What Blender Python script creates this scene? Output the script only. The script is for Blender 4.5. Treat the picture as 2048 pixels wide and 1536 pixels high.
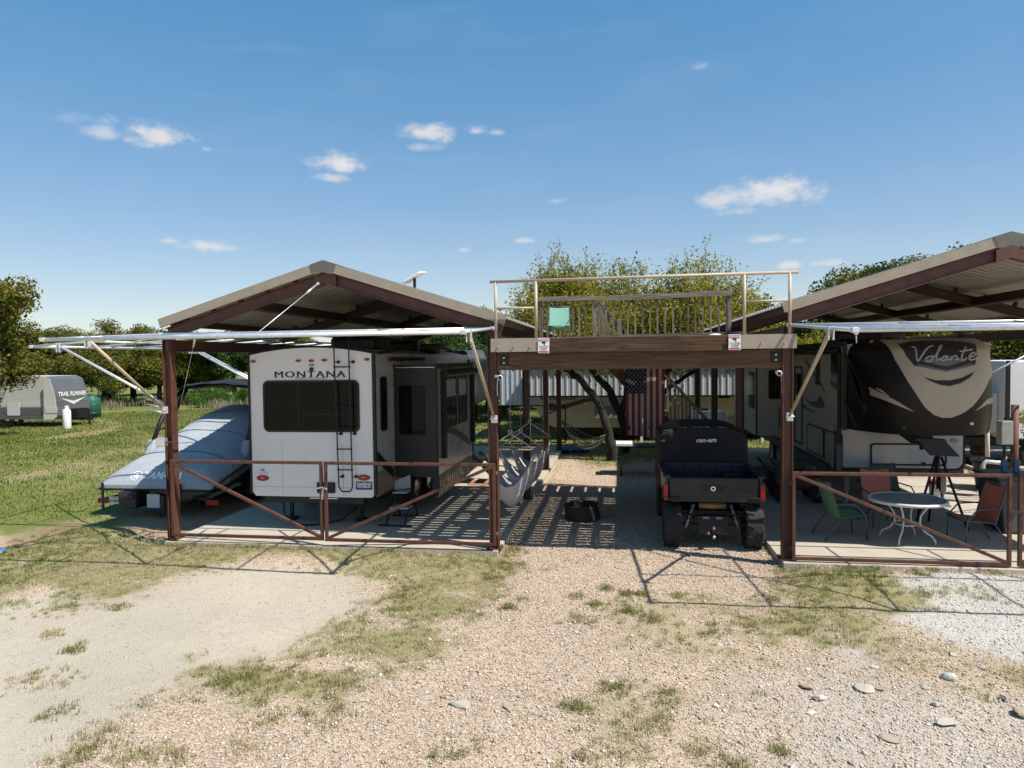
import bpy, math, random
import numpy as np
from mathutils import Vector, Matrix
for o in list(bpy.data.objects): bpy.data.objects.remove(o)
scene = bpy.context.scene
COL = scene.collection
rnd = random.Random(7)
# ---------------------------------------------------------------- camera
F, IW, IH = 1420.0, 2048, 1536
YAW, PITCH, ROLL, CAMH = math.radians(8.65), math.radians(2.0), math.atan(.0118), 3.1
_fw = np.array([-math.sin(YAW)*math.cos(PITCH), math.cos(YAW)*math.cos(PITCH), -math.sin(PITCH)])
_r0 = np.array([math.cos(YAW), math.sin(YAW), 0.0]); _u0 = np.cross(_r0, _fw)
_R = math.cos(ROLL)*_r0 - math.sin(ROLL)*_u0; _U = math.cos(ROLL)*_u0 + math.sin(ROLL)*_r0
_C = np.array([0, 0, CAMH])
cam = bpy.data.objects.new('camera', bpy.data.cameras.new('camera')); COL.objects.link(cam)
cam.data.sensor_width = 36; cam.data.lens = 36*F/IW; cam.data.clip_start = .05; cam.data.clip_end = 3000
cam.matrix_world = Matrix(((_R[0], _U[0], -_fw[0], 0), (_R[1], _U[1], -_fw[1], 0), (_R[2], _U[2], -_fw[2], CAMH), (0, 0, 0, 1)))
scene.camera = cam
def ray(x, y): return _fw + _R*(x-IW/2)/F - _U*(y-IH/2)/F
def G(x, y, z=-.1): r = ray(x, y); return tuple(_C + r*((z-CAMH)/r[2]))
def PY(x, y, Y): r = ray(x, y); return tuple(_C + r*(Y/r[1]))
def PX(x, y, X): r = ray(x, y); return tuple(_C + r*(X/r[0]))
# ---------------------------------------------------------------- world, sun, exposure
SUN = Vector((.64, -.26, 1.0)).normalized()
w = bpy.data.worlds.new('World'); scene.world = w; w.use_nodes = True
def build_world():
    nt = w.node_tree; nt.nodes.clear(); N = nt.nodes.new; L = nt.links.new
    out = N('ShaderNodeOutputWorld'); bg = N('ShaderNodeBackground'); bg.inputs['Strength'].default_value = .1
    sky = N('ShaderNodeTexSky'); sky.sky_type = 'NISHITA'; sky.sun_disc = False
    sky.sun_elevation = math.asin(SUN.z); sky.sun_rotation = math.atan2(SUN.x, SUN.y)
    sky.altitude = 300; sky.air_density = 1.0; sky.dust_density = .35; sky.ozone_density = 2.0
    tc = N('ShaderNodeTexCoord')
    # scattered fair-weather clouds: direction -> (azimuth, elevation) about +Y, ellipses broken up by noise
    sep = N('ShaderNodeSeparateXYZ'); L(tc.outputs['Generated'], sep.inputs[0])
    def m(op, a, b=None, c=None):
        n = N('ShaderNodeMath'); n.operation = op
        for i, v in enumerate((a, b, c)):
            if v is None: continue
            if isinstance(v, (int, float)): n.inputs[i].default_value = v
            else: L(v, n.inputs[i])
        return n.outputs[0]
    az = m('ARCTAN2', sep.outputs[0], sep.outputs[1]); el = m('ARCSINE', sep.outputs[2])
    comb = N('ShaderNodeCombineXYZ'); L(az, comb.inputs[0]); L(m('MULTIPLY', el, 1.6), comb.inputs[1])
    nz = N('ShaderNodeTexNoise'); nz.inputs['Scale'].default_value = 55; nz.inputs['Detail'].default_value = 8; nz.inputs['Roughness'].default_value = .62
    L(comb.outputs[0], nz.inputs['Vector'])
    nz2 = N('ShaderNodeTexNoise'); nz2.inputs['Scale'].default_value = 22; nz2.inputs['Detail'].default_value = 3
    L(comb.outputs[0], nz2.inputs['Vector'])
    n0 = m('SUBTRACT', nz.outputs[0], .5); n1 = m('SUBTRACT', nz2.outputs[0], .5)
    # px centre, half width, half height, density
    clouds = [(318,277,72,24,1), (205,268,42,15,.6), (135,240,32,14,.3), (412,299,15,7,.45), (678,328,62,22,1), (665,357,38,12,.7), (858,268,55,20,.9),
              (845,294,40,10,.5), (950,262,30,12,.8), (992,265,22,8,.45), (422,494,58,13,1), (342,482,20,7,.6), (1045,482,22,8,.75), (928,500,17,7,.6),
              (1552,388,78,34,1), (1445,400,48,26,.75), (1475,424,44,10,.45), (1528,480,32,9,.6), (1403,134,28,12,.32), (1582,531,24,11,.85), (1660,527,38,8,.6), (1594,482,18,6,.4), (1112,403,20,6,.3)]
    acc = None
    for (x, y, a, b, d) in clouds:
        r = ray(x, y); r = r/np.linalg.norm(r)
        ca, ce = math.atan2(r[0], r[1]), math.asin(r[2]); a, b = a/F*1.25, b/F*1.35
        dx = m('DIVIDE', m('SUBTRACT', az, ca), a); dy = m('DIVIDE', m('SUBTRACT', el, ce), b)
        # flatter base
        dy = m('MULTIPLY', dy, m('ADD', 1.25, m('MULTIPLY', m('SIGN', dy), -.25)))
        q = m('SUBTRACT', 1.0, m('SQRT', m('ADD', m('MULTIPLY', dx, dx), m('MULTIPLY', dy, dy))))
        q = m('ADD', q, m('ADD', m('MULTIPLY', n0, 1.15), m('MULTIPLY', n1, 1.5)))
        s = N('ShaderNodeMapRange'); s.interpolation_type = 'SMOOTHSTEP'; L(q, s.inputs[0])
        s.inputs[1].default_value = .05; s.inputs[2].default_value = 1.0; s.inputs[3].default_value = 0; s.inputs[4].default_value = d*.92
        acc = s.outputs[0] if acc is None else m('MAXIMUM', acc, s.outputs[0])
    # faint high haze wisps
    cw = N('ShaderNodeCombineXYZ'); L(m('MULTIPLY', az, 1.0), cw.inputs[0]); L(m('MULTIPLY', el, 4.5), cw.inputs[1])
    nw = N('ShaderNodeTexNoise'); nw.inputs['Scale'].default_value = 5; nw.inputs['Detail'].default_value = 7; nw.inputs['Distortion'].default_value = .6; L(cw.outputs[0], nw.inputs['Vector'])
    sw_ = N('ShaderNodeMapRange'); sw_.interpolation_type = 'SMOOTHSTEP'; L(nw.outputs[0], sw_.inputs[0]); sw_.inputs[1].default_value = .45; sw_.inputs[2].default_value = .8; sw_.inputs[4].default_value = .05
    acc = m('MAXIMUM', acc, sw_.outputs[0])
    mix = N('ShaderNodeMix'); mix.data_type = 'RGBA'; L(acc, mix.inputs['Factor'])
    hs = N('ShaderNodeHueSaturation'); hs.inputs['Saturation'].default_value = 1.45; hs.inputs['Hue'].default_value = .512; hs.inputs['Value'].default_value = 1.0
    gm = N('ShaderNodeGamma'); gm.inputs['Gamma'].default_value = .52; h2 = N('ShaderNodeHueSaturation'); h2.inputs['Value'].default_value = 2.1; L(hs.outputs[0], gm.inputs['Color']); L(gm.outputs[0], h2.inputs['Color'])
    L(sky.outputs[0], hs.inputs['Color'])
    L(h2.outputs[0], mix.inputs['A']); mix.inputs['B'].default_value = (5.7, 5.6, 5.6, 1)
    L(mix.outputs['Result'], bg.inputs['Color']); L(bg.outputs[0], out.inputs['Surface'])
build_world()
sun = bpy.data.objects.new('sun', bpy.data.lights.new('sun', 'SUN')); COL.objects.link(sun)
sun.data.energy = 5.0; sun.data.angle = math.radians(.53); sun.data.color = (1, .955, .88)
sun.rotation_euler = SUN.to_track_quat('Z', 'Y').to_euler(); sun.location = (20, -10, 40)
scene.view_settings.view_transform = 'Standard'; scene.view_settings.look = 'None'
scene.view_settings.exposure = 0.52; scene.view_settings.gamma = 1; scene.view_settings.use_curve_mapping = False

# ---------------------------------------------------------------- materials
def S(r, g, b):
    f = lambda c: (c/255/12.92) if c <= 10.3 else ((c/255+.055)/1.055)**2.4
    return (f(r), f(g), f(b))
MATS = {}
def mat(name, col, rough=.6, metal=0., var=.12, scale=6., bump=0., bscale=40., spec=.5, col2=None, stretch=None, coat=0.):
    if name in MATS: return MATS[name]
    m = bpy.data.materials.new(name); m.use_nodes = True; MATS[name] = m
    nt = m.node_tree; N = nt.nodes.new; L = nt.links.new; b = nt.nodes['Principled BSDF']
    b.inputs['Roughness'].default_value = rough; b.inputs['Metallic'].default_value = metal
    b.inputs['Specular IOR Level'].default_value = spec; b.inputs['Coat Weight'].default_value = coat
    tc = N('ShaderNodeTexCoord'); mp = N('ShaderNodeMapping'); L(tc.outputs['Object'], mp.inputs[0])
    if stretch: mp.inputs['Scale'].default_value = stretch
    nz = N('ShaderNodeTexNoise'); nz.inputs['Scale'].default_value = scale; nz.inputs['Detail'].default_value = 6; nz.inputs['Roughness'].default_value = .65
    L(mp.outputs[0], nz.inputs['Vector'])
    ramp = N('ShaderNodeMapRange'); L(nz.outputs[0], ramp.inputs[0]); ramp.inputs[1].default_value = .3; ramp.inputs[2].default_value = .7
    mix = N('ShaderNodeMix'); mix.data_type = 'RGBA'; L(ramp.outputs[0], mix.inputs['Factor'])
    c2 = col2 if col2 else tuple(c*(1+var) for c in col); c1 = col if col2 else tuple(c*(1-var) for c in col)
    mix.inputs['A'].default_value = (*c1, 1); mix.inputs['B'].default_value = (*c2, 1)
    L(mix.outputs['Result'], b.inputs['Base Color'])
    rr = N('ShaderNodeMapRange'); L(nz.outputs[0], rr.inputs[0]); rr.inputs[3].default_value = max(0, rough-.08); rr.inputs[4].default_value = min(1, rough+.08); L(rr.outputs[0], b.inputs['Roughness'])
    if bump:
        n2 = N('ShaderNodeTexNoise'); n2.inputs['Scale'].default_value = bscale; n2.inputs['Detail'].default_value = 4; L(mp.outputs[0], n2.inputs['Vector'])
        bp = N('ShaderNodeBump'); bp.inputs['Strength'].default_value = bump; bp.inputs['Distance'].default_value = .02; L(n2.outputs[0], bp.inputs['Height']); L(bp.outputs[0], b.inputs['Normal'])
    return m
def wood(name, ca, cb, along):
    """weathered timber: long grain, knots and streaks along one axis"""
    if name in MATS: return MATS[name]
    m = bpy.data.materials.new(name); m.use_nodes = True; MATS[name] = m
    nt = m.node_tree; N = nt.nodes.new; L = nt.links.new; b = nt.nodes['Principled BSDF']; b.inputs['Roughness'].default_value = .85
    b.inputs['Specular IOR Level'].default_value = .2
    tc = N('ShaderNodeTexCoord'); mp = N('ShaderNodeMapping'); L(tc.outputs['Object'], mp.inputs[0])
    sc = [14, 14, 14]; sc[along] = .9; mp.inputs['Scale'].default_value = sc
    nz = N('ShaderNodeTexNoise'); nz.inputs['Scale'].default_value = 1.6; nz.inputs['Detail'].default_value = 9; nz.inputs['Distortion'].default_value = 1.2; L(mp.outputs[0], nz.inputs['Vector'])
    n3 = N('ShaderNodeTexNoise'); n3.inputs['Scale'].default_value = 1.5; n3.inputs['Detail'].default_value = 3; L(tc.outputs['Object'], n3.inputs['Vector'])
    oi = N('ShaderNodeObjectInfo')
    ad = N('ShaderNodeMath'); ad.operation = 'ADD'; L(nz.outputs[0], ad.inputs[0])
    a2 = N('ShaderNodeMath'); a2.operation = 'MULTIPLY_ADD'; L(oi.outputs['Random'], a2.inputs[0]); a2.inputs[1].default_value = .22; a2.inputs[2].default_value = -.11
    a3 = N('ShaderNodeMath'); a3.operation = 'MULTIPLY_ADD'; L(n3.outputs[0], a3.inputs[0]); a3.inputs[1].default_value = .4; a3.inputs[2].default_value = -.2
    a4 = N('ShaderNodeMath'); L(a2.outputs[0], a4.inputs[0]); L(a3.outputs[0], a4.inputs[1]); L(a4.outputs[0], ad.inputs[1])
    r = N('ShaderNodeValToRGB'); L(ad.outputs[0], r.inputs[0]); r.color_ramp.elements[0].position = .3; r.color_ramp.elements[1].position = .72
    r.color_ramp.elements[0].color = (*ca, 1); r.color_ramp.elements[1].color = (*cb, 1); L(r.outputs[0], b.inputs['Base Color'])
    bp = N('ShaderNodeBump'); bp.inputs['Strength'].default_value = .35; bp.inputs['Distance'].default_value = .01; L(nz.outputs[0], bp.inputs['Height']); L(bp.outputs[0], b.inputs['Normal'])
    return m
RUST = mat('rust_red_steel', (.060, .022, .015), .5, .0, .35, 7, .25, 60, col2=(.125, .048, .030))
DSTEEL = mat('dark_brown_steel', (.05, .022, .017), .55, 0, .3, 8, .1, 60)
TAN = mat('tan_painted_steel', (.31, .265, .205), .5, 0, .10, 7)
TANP = mat('tan_pipe_paint', (.42, .33, .24), .5, 0, .15, 12)
ALU = mat('galvanised_tube', (.70, .71, .73), .38, .55, .14, 14)
ROOFM = mat('galvalume_sheet', (.40, .37, .33), .4, .35, .14, 2.2, .05, 8, col2=None)
CONC = mat('concrete_slab', (.36, .315, .25), .85, 0, .13, 1.3, .25, 90, col2=(.45, .395, .315))
WHITE = mat('white_fibreglass', (.735, .725, .71), .35, 0, .04, 2.2, spec=.35, col2=(.775, .77, .76), stretch=(1, 1, .45))
OFFW = mat('cream_fibreglass', (.36, .335, .28), .3, 0, .06, 2, spec=.35)
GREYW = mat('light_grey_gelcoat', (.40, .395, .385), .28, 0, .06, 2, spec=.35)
BLACK = mat('black_trim', (.006, .006, .0065), .55, 0, .2, 10)
BLACKG = mat('black_gloss_panel', (.014, .014, .015), .35, 0, .15, 3, spec=.3)
GLASS = mat('dark_tinted_glass', (.004, .0045, .005), .08, 0, .2, 3, spec=.16)
RUBBER = mat('tyre_rubber', (.018, .018, .018), .85, 0, .25, 20, .3, 60)
RIM = mat('alloy_rim', (.62, .62, .64), .3, .8, .1, 10)
REDL = mat('red_lens', (.32, .012, .015), .25, 0, .15, 20)
CHROME = mat('bright_bolt_metal', (.75, .75, .76), .3, .8, .1, 30)
WOODB = wood('brown_treated_timber_x', (.055, .032, .019), (.15, .092, .058), 0)
WOODY = wood('brown_treated_timber_y', (.045, .026, .016), (.17, .105, .066), 1)
WOODG = wood('grey_weathered_timber_x', (.09, .068, .052), (.30, .245, .195), 0)
WOODZ = wood('grey_weathered_timber_z', (.085, .068, .055), (.27, .23, .19), 2)
COVER = mat('grey_blue_boat_cover', (.30, .325, .35), .75, 0, .12, 2.5, .55, 7)
DKFAB = mat('black_canvas', (.008, .0085, .010), .8, 0, .2, 6, .15, 30)
NAVY = mat('navy_bed_plastic', (.012, .018, .036), .4, 0, .2, 8)
BEIGE = mat('beige_skirt_metal', (.25, .20, .135), .45, .1, .12, 3)

# ---------------------------------------------------------------- mesh helpers
class MB:
    def __init__(s): s.v = []; s.f = []; s.mi = []
    def add(s, vs, fs, mi=0):
        o = len(s.v); s.v += [tuple(map(float, p)) for p in vs]; s.f += [tuple(i+o for i in f) for f in fs]; s.mi += [mi]*len(fs); return s
    def box(s, x0, x1, y0, y1, z0, z1, mi=0):
        v = [(x, y, z) for z in (z0, z1) for y in (y0, y1) for x in (x0, x1)]
        return s.add(v, [(0, 2, 3, 1), (4, 5, 7, 6), (0, 1, 5, 4), (2, 6, 7, 3), (0, 4, 6, 2), (1, 3, 7, 5)], mi)
    def beam(s, p, q, wd, ht, up=(0, 0, 1), mi=0):
        p, q, up = Vector(p), Vector(q), Vector(up); d = (q-p).normalized(); a = d.cross(up)
        if a.length < 1e-4: a = d.cross(Vector((0, 1, 0)))
        a.normalize(); b = a.cross(d).normalized(); a *= wd/2; b *= ht/2
        v = [e+sa*a+sb*b for e in (p, q) for (sa, sb) in ((-1, -1), (1, -1), (1, 1), (-1, 1))]
        return s.add(v, [(3, 2, 1, 0), (4, 5, 6, 7), (0, 1, 5, 4), (1, 2, 6, 5), (2, 3, 7, 6), (3, 0, 4, 7)], mi)
    def tube(s, pts, r, n=8, closed=False, mi=0):
        pts = [Vector(p) for p in pts]; rs = r if isinstance(r, (list, tuple)) else [r]*len(pts); rings = []; k = len(pts); prev = None
        for i, p in enumerate(pts):
            a = pts[(i-1) % k] if (i or closed) else p; b = pts[(i+1) % k] if (i < k-1 or closed) else p
            d = (b-a); d = d.normalized() if d.length > 1e-9 else Vector((0, 0, 1))
            if prev is None:
                u = d.cross(Vector((0, 0, 1)));
                if u.length < .05: u = d.cross(Vector((0, 1, 0)))
            else: u = prev - d*prev.dot(d)
            u.normalize(); prev = u; v = d.cross(u)
            rings.append([p+(u*math.cos(t)+v*math.sin(t))*rs[i] for t in [2*math.pi*j/n for j in range(n)]])
        vs = [q for rg in rings for q in rg]; fs = []
        for i in range(k if closed else k-1):
            i2 = (i+1) % k
            for j in range(n): fs.append((i*n+j, i2*n+j, i2*n+(j+1) % n, i*n+(j+1) % n))
        if not closed: fs += [tuple(range(n)), tuple((k-1)*n+n-1-j for j in range(n))]
        return s.add(vs, fs, mi)
    def cyl(s, p, q, r, n=16, r2=None, mi=0): return s.tube([p, q], [r, r if r2 is None else r2], n, mi=mi)
    def lathe(s, prof, c, n=24, axis='z', mi=0):
        vs = []; k = len(prof)
        for (r, h) in prof:
            for j in range(n):
                t = 2*math.pi*j/n; a, b = r*math.cos(t), r*math.sin(t)
                vs.append((c[0]+a, c[1]+b, c[2]+h) if axis == 'z' else ((c[0]+h, c[1]+a, c[2]+b) if axis == 'x' else (c[0]+a, c[1]+h, c[2]+b)))
        fs = [(i*n+j, i*n+(j+1) % n, (i+1)*n+(j+1) % n, (i+1)*n+j) for i in range(k-1) for j in range(n)]
        if axis == 'y': fs = [f[::-1] for f in fs]
        return s.add(vs, fs, mi)
    def prism(s, poly, plane, d0, d1, mi=0):
        """poly 2d in plane 'xz' (extruded along y), 'yz' (along x), 'xy' (along z)"""
        P = {'xz': lambda a, b, d: (a, d, b), 'yz': lambda a, b, d: (d, a, b), 'xy': lambda a, b, d: (a, b, d)}[plane]
        n = len(poly); area = sum(poly[i][0]*poly[(i+1) % n][1]-poly[(i+1) % n][0]*poly[i][1] for i in range(n))
        if area < 0: poly = poly[::-1]
        vs = [P(a, b, d0) for a, b in poly]+[P(a, b, d1) for a, b in poly]
        fs = [tuple(range(n)), tuple(range(2*n-1, n-1, -1))]+[(i, n+i, n+(i+1) % n, (i+1) % n) for i in range(n)]
        if plane in ('yz', 'xy'): fs = [f[::-1] for f in fs]
        if d1 < d0: fs = [f[::-1] for f in fs]
        return s.add(vs, fs, mi)
    def grid(s, pts, mi=0, flip=False):
        """pts[i][j] -> quads"""
        a, b = len(pts), len(pts[0]); o = [(i*b+j, i*b+j+1, (i+1)*b+j+1, (i+1)*b+j) for i in range(a-1) for j in range(b-1)]
        if flip: o = [f[::-1] for f in o]
        return s.add([p for row in pts for p in row], o, mi)
    def sphere(s, c, r, n=12, m=8, sz=1, mi=0):
        prof = [(r*math.sin(math.pi*i/m)+1e-5, -r*sz*math.cos(math.pi*i/m)) for i in range(m+1)]
        return s.lathe(prof, c, n, mi=mi)
    def mesh(s, name, mats, off=(0, 0, 0), smooth=False):
        me = bpy.data.meshes.new(name); ox, oy, oz = off
        me.from_pydata([(x-ox, y-oy, z-oz) for x, y, z in s.v], [], s.f)
        for m in (mats if isinstance(mats, (list, tuple)) else [mats]): me.materials.append(m)
        if isinstance(mats, (list, tuple)) and len(mats) > 1: me.polygons.foreach_set('material_index', s.mi)
        if smooth: me.polygons.foreach_set('use_smooth', [True]*len(me.polygons))
        me.update(); return me
def rootloc(o):
    while o.parent: o = o.parent
    return tuple(o.location)
def part(name, mb, m, parent, smooth=False, bevel=0, label=None, auto=False):
    me = mb.mesh(name, m, rootloc(parent), smooth); o = bpy.data.objects.new(name, me); COL.objects.link(o); o.parent = parent
    if bevel: md = o.modifiers.new('edge', 'BEVEL'); md.width = bevel; md.segments = 2; md.limit_method = 'ANGLE'
    if label: o['label'] = label
    return o
def tag(o, label, cat, group=None):
    o['label'] = label; o['category'] = cat
    if group: o['group'] = group
    return o
def thing(name, label, cat, loc, group=None):
    o = bpy.data.objects.new(name, None); COL.objects.link(o); o.location = loc; o.empty_display_size = .1
    return tag(o, label, cat, group)
def single(name, mb, m, label, cat, loc, group=None, smooth=False, bevel=0):
    me = mb.mesh(name, m, loc, smooth); o = bpy.data.objects.new(name, me); COL.objects.link(o); o.location = loc
    if bevel: md = o.modifiers.new('edge', 'BEVEL'); md.width = bevel; md.segments = 2; md.limit_method = 'ANGLE'
    return tag(o, label, cat, group)
def struct(name, mb, m, kind='structure', smooth=False):
    me = mb.mesh(name, m, (0, 0, 0), smooth) if isinstance(mb, MB) else mb
    o = bpy.data.objects.new(name, me); COL.objects.link(o); o['kind'] = kind; return o
def copy_tree(o, dloc, parent=None, label=None, group=None):
    c = o.copy(); COL.objects.link(c)
    if parent is None: c.location = Vector(o.location)+Vector(dloc)
    else: c.parent = parent
    if label: c['label'] = label
    if group: c['group'] = group
    for ch in o.children: copy_tree(ch, (0, 0, 0), c)
    return c
def rrect(u0, u1, v0, v1, r, n=5):
    out = []
    for (cx, cy, a) in ((u1-r, v1-r, 0), (u0+r, v1-r, 90), (u0+r, v0+r, 180), (u1-r, v0+r, 270)):
        for i in range(n+1):
            t = math.radians(a+90*i/n); out.append((cx+r*math.cos(t), cy+r*math.sin(t)))
    return out
def ring(outer, inner, plane, d0, d1, mb):
    """frame between two equal-length loops"""
    P = {'xz': lambda p, d: (p[0], d, p[1]), 'yz': lambda p, d: (d, p[0], p[1]), 'xy': lambda p, d: (p[0], p[1], d)}[plane]
    n = len(outer); vs = [P(p, d) for d in (d0, d1) for lp in (outer, inner) for p in lp]
    fs = []
    for i in range(n):
        j = (i+1) % n
        fs += [(i, j, n+j, n+i), (2*n+j, 2*n+i, 3*n+i, 3*n+j), (j, i, 2*n+i, 2*n+j), (n+i, n+j, 3*n+j, 3*n+i)]
    return mb.add(vs, fs)
def text_mb(body, size, plane='xz', at=(0, 0, 0), depth=.004, sx=1.0, shear=0., spacing=1.0, align='CENTER', bold=0., rot=0.):
    """built-in font -> flat mesh, placed facing -y ('xz'), or +x / -x"""
    cu = bpy.data.curves.new('t', 'FONT'); cu.body = body; cu.size = size; cu.shear = shear; cu.space_character = spacing; cu.align_x = align; cu.offset = bold; cu.resolution_u = 3
    ob = bpy.data.objects.new('t', cu); COL.objects.link(ob); dg = bpy.context.evaluated_depsgraph_get(); dg.update()
    me = bpy.data.meshes.new_from_object(ob.evaluated_get(dg)); mb = MB(); c, s_ = math.cos(rot), math.sin(rot)
    vs = []
    for v in me.vertices:
        a, b = v.co.x*sx, v.co.y; a, b = a*c-b*s_, a*s_+b*c
        vs.append({'xz': (at[0]+a, at[1], at[2]+b), '+x': (at[0], at[1]+a, at[2]+b), '-x': (at[0], at[1]-a, at[2]+b)}[plane])
    mb.add(vs, [tuple(p.vertices) for p in me.polygons])
    bpy.data.objects.remove(ob); bpy.data.curves.remove(cu); bpy.data.meshes.remove(me); return mb
def oval(cx, cz, a, b, n=20): return [(cx+a*math.cos(2*math.pi*i/n), cz+b*math.sin(2*math.pi*i/n)) for i in range(n)]
GZ = -.1   # ground level round the slabs (slab tops are z = 0)
# ---------------------------------------------------------------- ground: one graded sheet with land-cover masks
def vnoise(x, y, seed=0):
    xi, yi = np.floor(x).astype(np.int64), np.floor(y).astype(np.int64); xf, yf = x-xi, y-yi
    def h(a, b):
        n = (a*374761393 + b*668265263 + seed*1442695041) & 0x7fffffff; n = ((n ^ (n >> 13))*1274126177) & 0x7fffffff
        return ((n ^ (n >> 16)) & 0xffff)/65535.0
    u, v = xf*xf*(3-2*xf), yf*yf*(3-2*yf)
    return (h(xi, yi)*(1-u)+h(xi+1, yi)*u)*(1-v)+(h(xi, yi+1)*(1-u)+h(xi+1, yi+1)*u)*v
def fbm(x, y, o=4, seed=0):
    s, a, t = 0, .5, 0
    for i in range(o): s = s+a*vnoise(x*2**i+17*i, y*2**i-9*i, seed+i); t += a; a *= .5
    return s/t
def sdist(x, y, poly):
    """signed distance, positive inside"""
    x, y = np.asarray(x, float), np.asarray(y, float); d = np.full(x.shape, 1e9); ins = np.zeros(x.shape, bool); n = len(poly)
    for i in range(n):
        (ax, ay), (bx, by) = poly[i], poly[(i+1) % n]; ex, ey = bx-ax, by-ay; l2 = ex*ex+ey*ey+1e-12
        t = np.clip(((x-ax)*ex+(y-ay)*ey)/l2, 0, 1); d = np.minimum(d, np.hypot(x-ax-t*ex, y-ay-t*ey))
        c = ((ay > y) != (by > y)) & (x < (bx-ax)*(y-ay)/(by-ay+1e-12)+ax); ins ^= c
    return np.where(ins, d, -d)
def gp(pts): return [G(px, py)[:2] for px, py in pts]
sst = lambda a, b, v: (lambda t: t*t*(3-2*t))(np.clip((v-a)/(b-a), 0, 1))
R_SAND = [gp([(-300,1215),(0,1203),(120,1172),(190,1195),(330,1165),(430,1140),(560,1136),(700,1147),(752,1178),(735,1212),(680,1235),(620,1268),(600,1300),(430,1345),(260,1410),(60,1540),(-300,1600)])]
R_GRASS = [gp([(-60,1120),(0,1112),(170,1062),(340,1086),(700,1091),(995,1100),(1035,1125),(1005,1160),(985,1200),(930,1245),(850,1305),(740,1330),(620,1312),(640,1275),(760,1222),(772,1180),(735,1148),(600,1124),(450,1133),(330,1160),(230,1195),(110,1172),(0,1200),(-200,1215),(-300,1160)]),
           gp([(1585,1136),(1765,1141),(1805,1170),(1815,1205),(1770,1240),(1650,1285),(1570,1275),(1500,1285),(1440,1272),(1520,1215),(1548,1160)]),
           gp([(400,1345),(520,1335),(650,1350),(770,1345),(730,1385),(600,1395),(470,1382)])]
R_DRY = [gp([(1640,1296),(1780,1258),(1880,1290),(2100,1345),(2100,1395),(1900,1368),(1720,1345)]), gp([(1180,1190),(1340,1180),(1540,1200),(1600,1270),(1560,1320),(1400,1300),(1210,1270)]),
         gp([(1230,1440),(1330,1390),(1420,1400),(1400,1480),(1300,1500)])]
R_WHITE = [gp([(1765,1172),(1850,1152),(2150,1165),(2150,1345),(1960,1312),(1860,1272),(1762,1232)]), gp([(1665,1305),(1738,1262),(1775,1318),(1700,1342)])]
R_CHALK = [gp([(1560,1378),(1660,1335),(1830,1372),(2150,1405),(2150,1620),(1480,1620)])]
R_DIRT = [gp([(160,840),(215,838),(250,850),(238,862),(200,870),(120,878),(60,882),(140,866),(205,858),(225,850)]), gp([(10,955),(80,940),(130,938),(90,952),(40,962)]), gp([(140,928),(185,924),(180,932),(150,934)]),
          gp([(-40,1120),(0,1105),(120,1055),(182,1040),(200,1056),(110,1092),(30,1120)])]
R_FIELD = [[(-9.3, 11.6), (-12.5, 11.2), (-20, 10.2), (-90, 2), (-400, 0), (-400, 500), (400, 500), (400, 14), (9.6, 14.5), (9.6, 23), (3, 24.2), (-.6, 21.0), (-2.0, 23.2), (-2.0, 25.5), (-8.3, 25.0), (-8.6, 17)]]
R_DRIP = [[(-9.2, 12.0), (-7.9, 11.9), (-7.9, 25), (-8.6, 25), (-11.2, 16.5), (-10.6, 13.6)]]
def masks(x, y):
    n1 = fbm(x*1.7, y*1.7, 4, 3)-.5; n2 = fbm(x*6, y*6, 3, 9)-.5; n3 = fbm(x*.25, y*.25, 3, 21)-.5
    e = n1*1.0+n2*.45
    def reg(R, wdt=.35, k=1.0): return np.max([sst(-wdt, wdt, sdist(x, y, p)+e*k) for p in R], 0)
    field = np.max([sst(-.5, .5, sdist(x, y, p)+e*1.2) for p in R_FIELD], 0)
    far = sst(30, 60, np.hypot(x, y))
    sand = reg(R_SAND, .4, .8); grass = reg(R_GRASS, .35, 1.1)*sst(-.42, .02, n1+n2*.6+.14)
    dry = reg(R_DRY, .4, 1.3)*sst(-.25, .1, n2+n1*.5+.05); white = reg(R_WHITE, .18, .45); chalk = reg(R_CHALK, .6, 1.2); dirt = reg(R_DIRT, .5, .7)*.85
    drip = reg(R_DRIP, .5, .8)
    field = field*(1-dirt)*(1-drip*.8)
    dryf = field*sst(-.12, .22, n3+n1*.5-.02)*(1-far)*.75
    return dict(field=field, sand=sand, grass=grass, dry=dry, white=white, chalk=chalk, dirt=np.maximum(dirt, drip*.5), dryf=dryf)
def axis(lo, fine0, fine1, hi, step, grow=1.13):
    a = list(np.arange(fine0, fine1+1e-6, step)); s = step; v = fine1
    while v < hi: s = min(s*grow, 25); v += s; a.append(v)
    s = step; v = fine0; pre = []
    while v > lo: s = min(s*grow, 25); v -= s; pre.append(v)
    return np.array(pre[::-1]+a)
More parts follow.
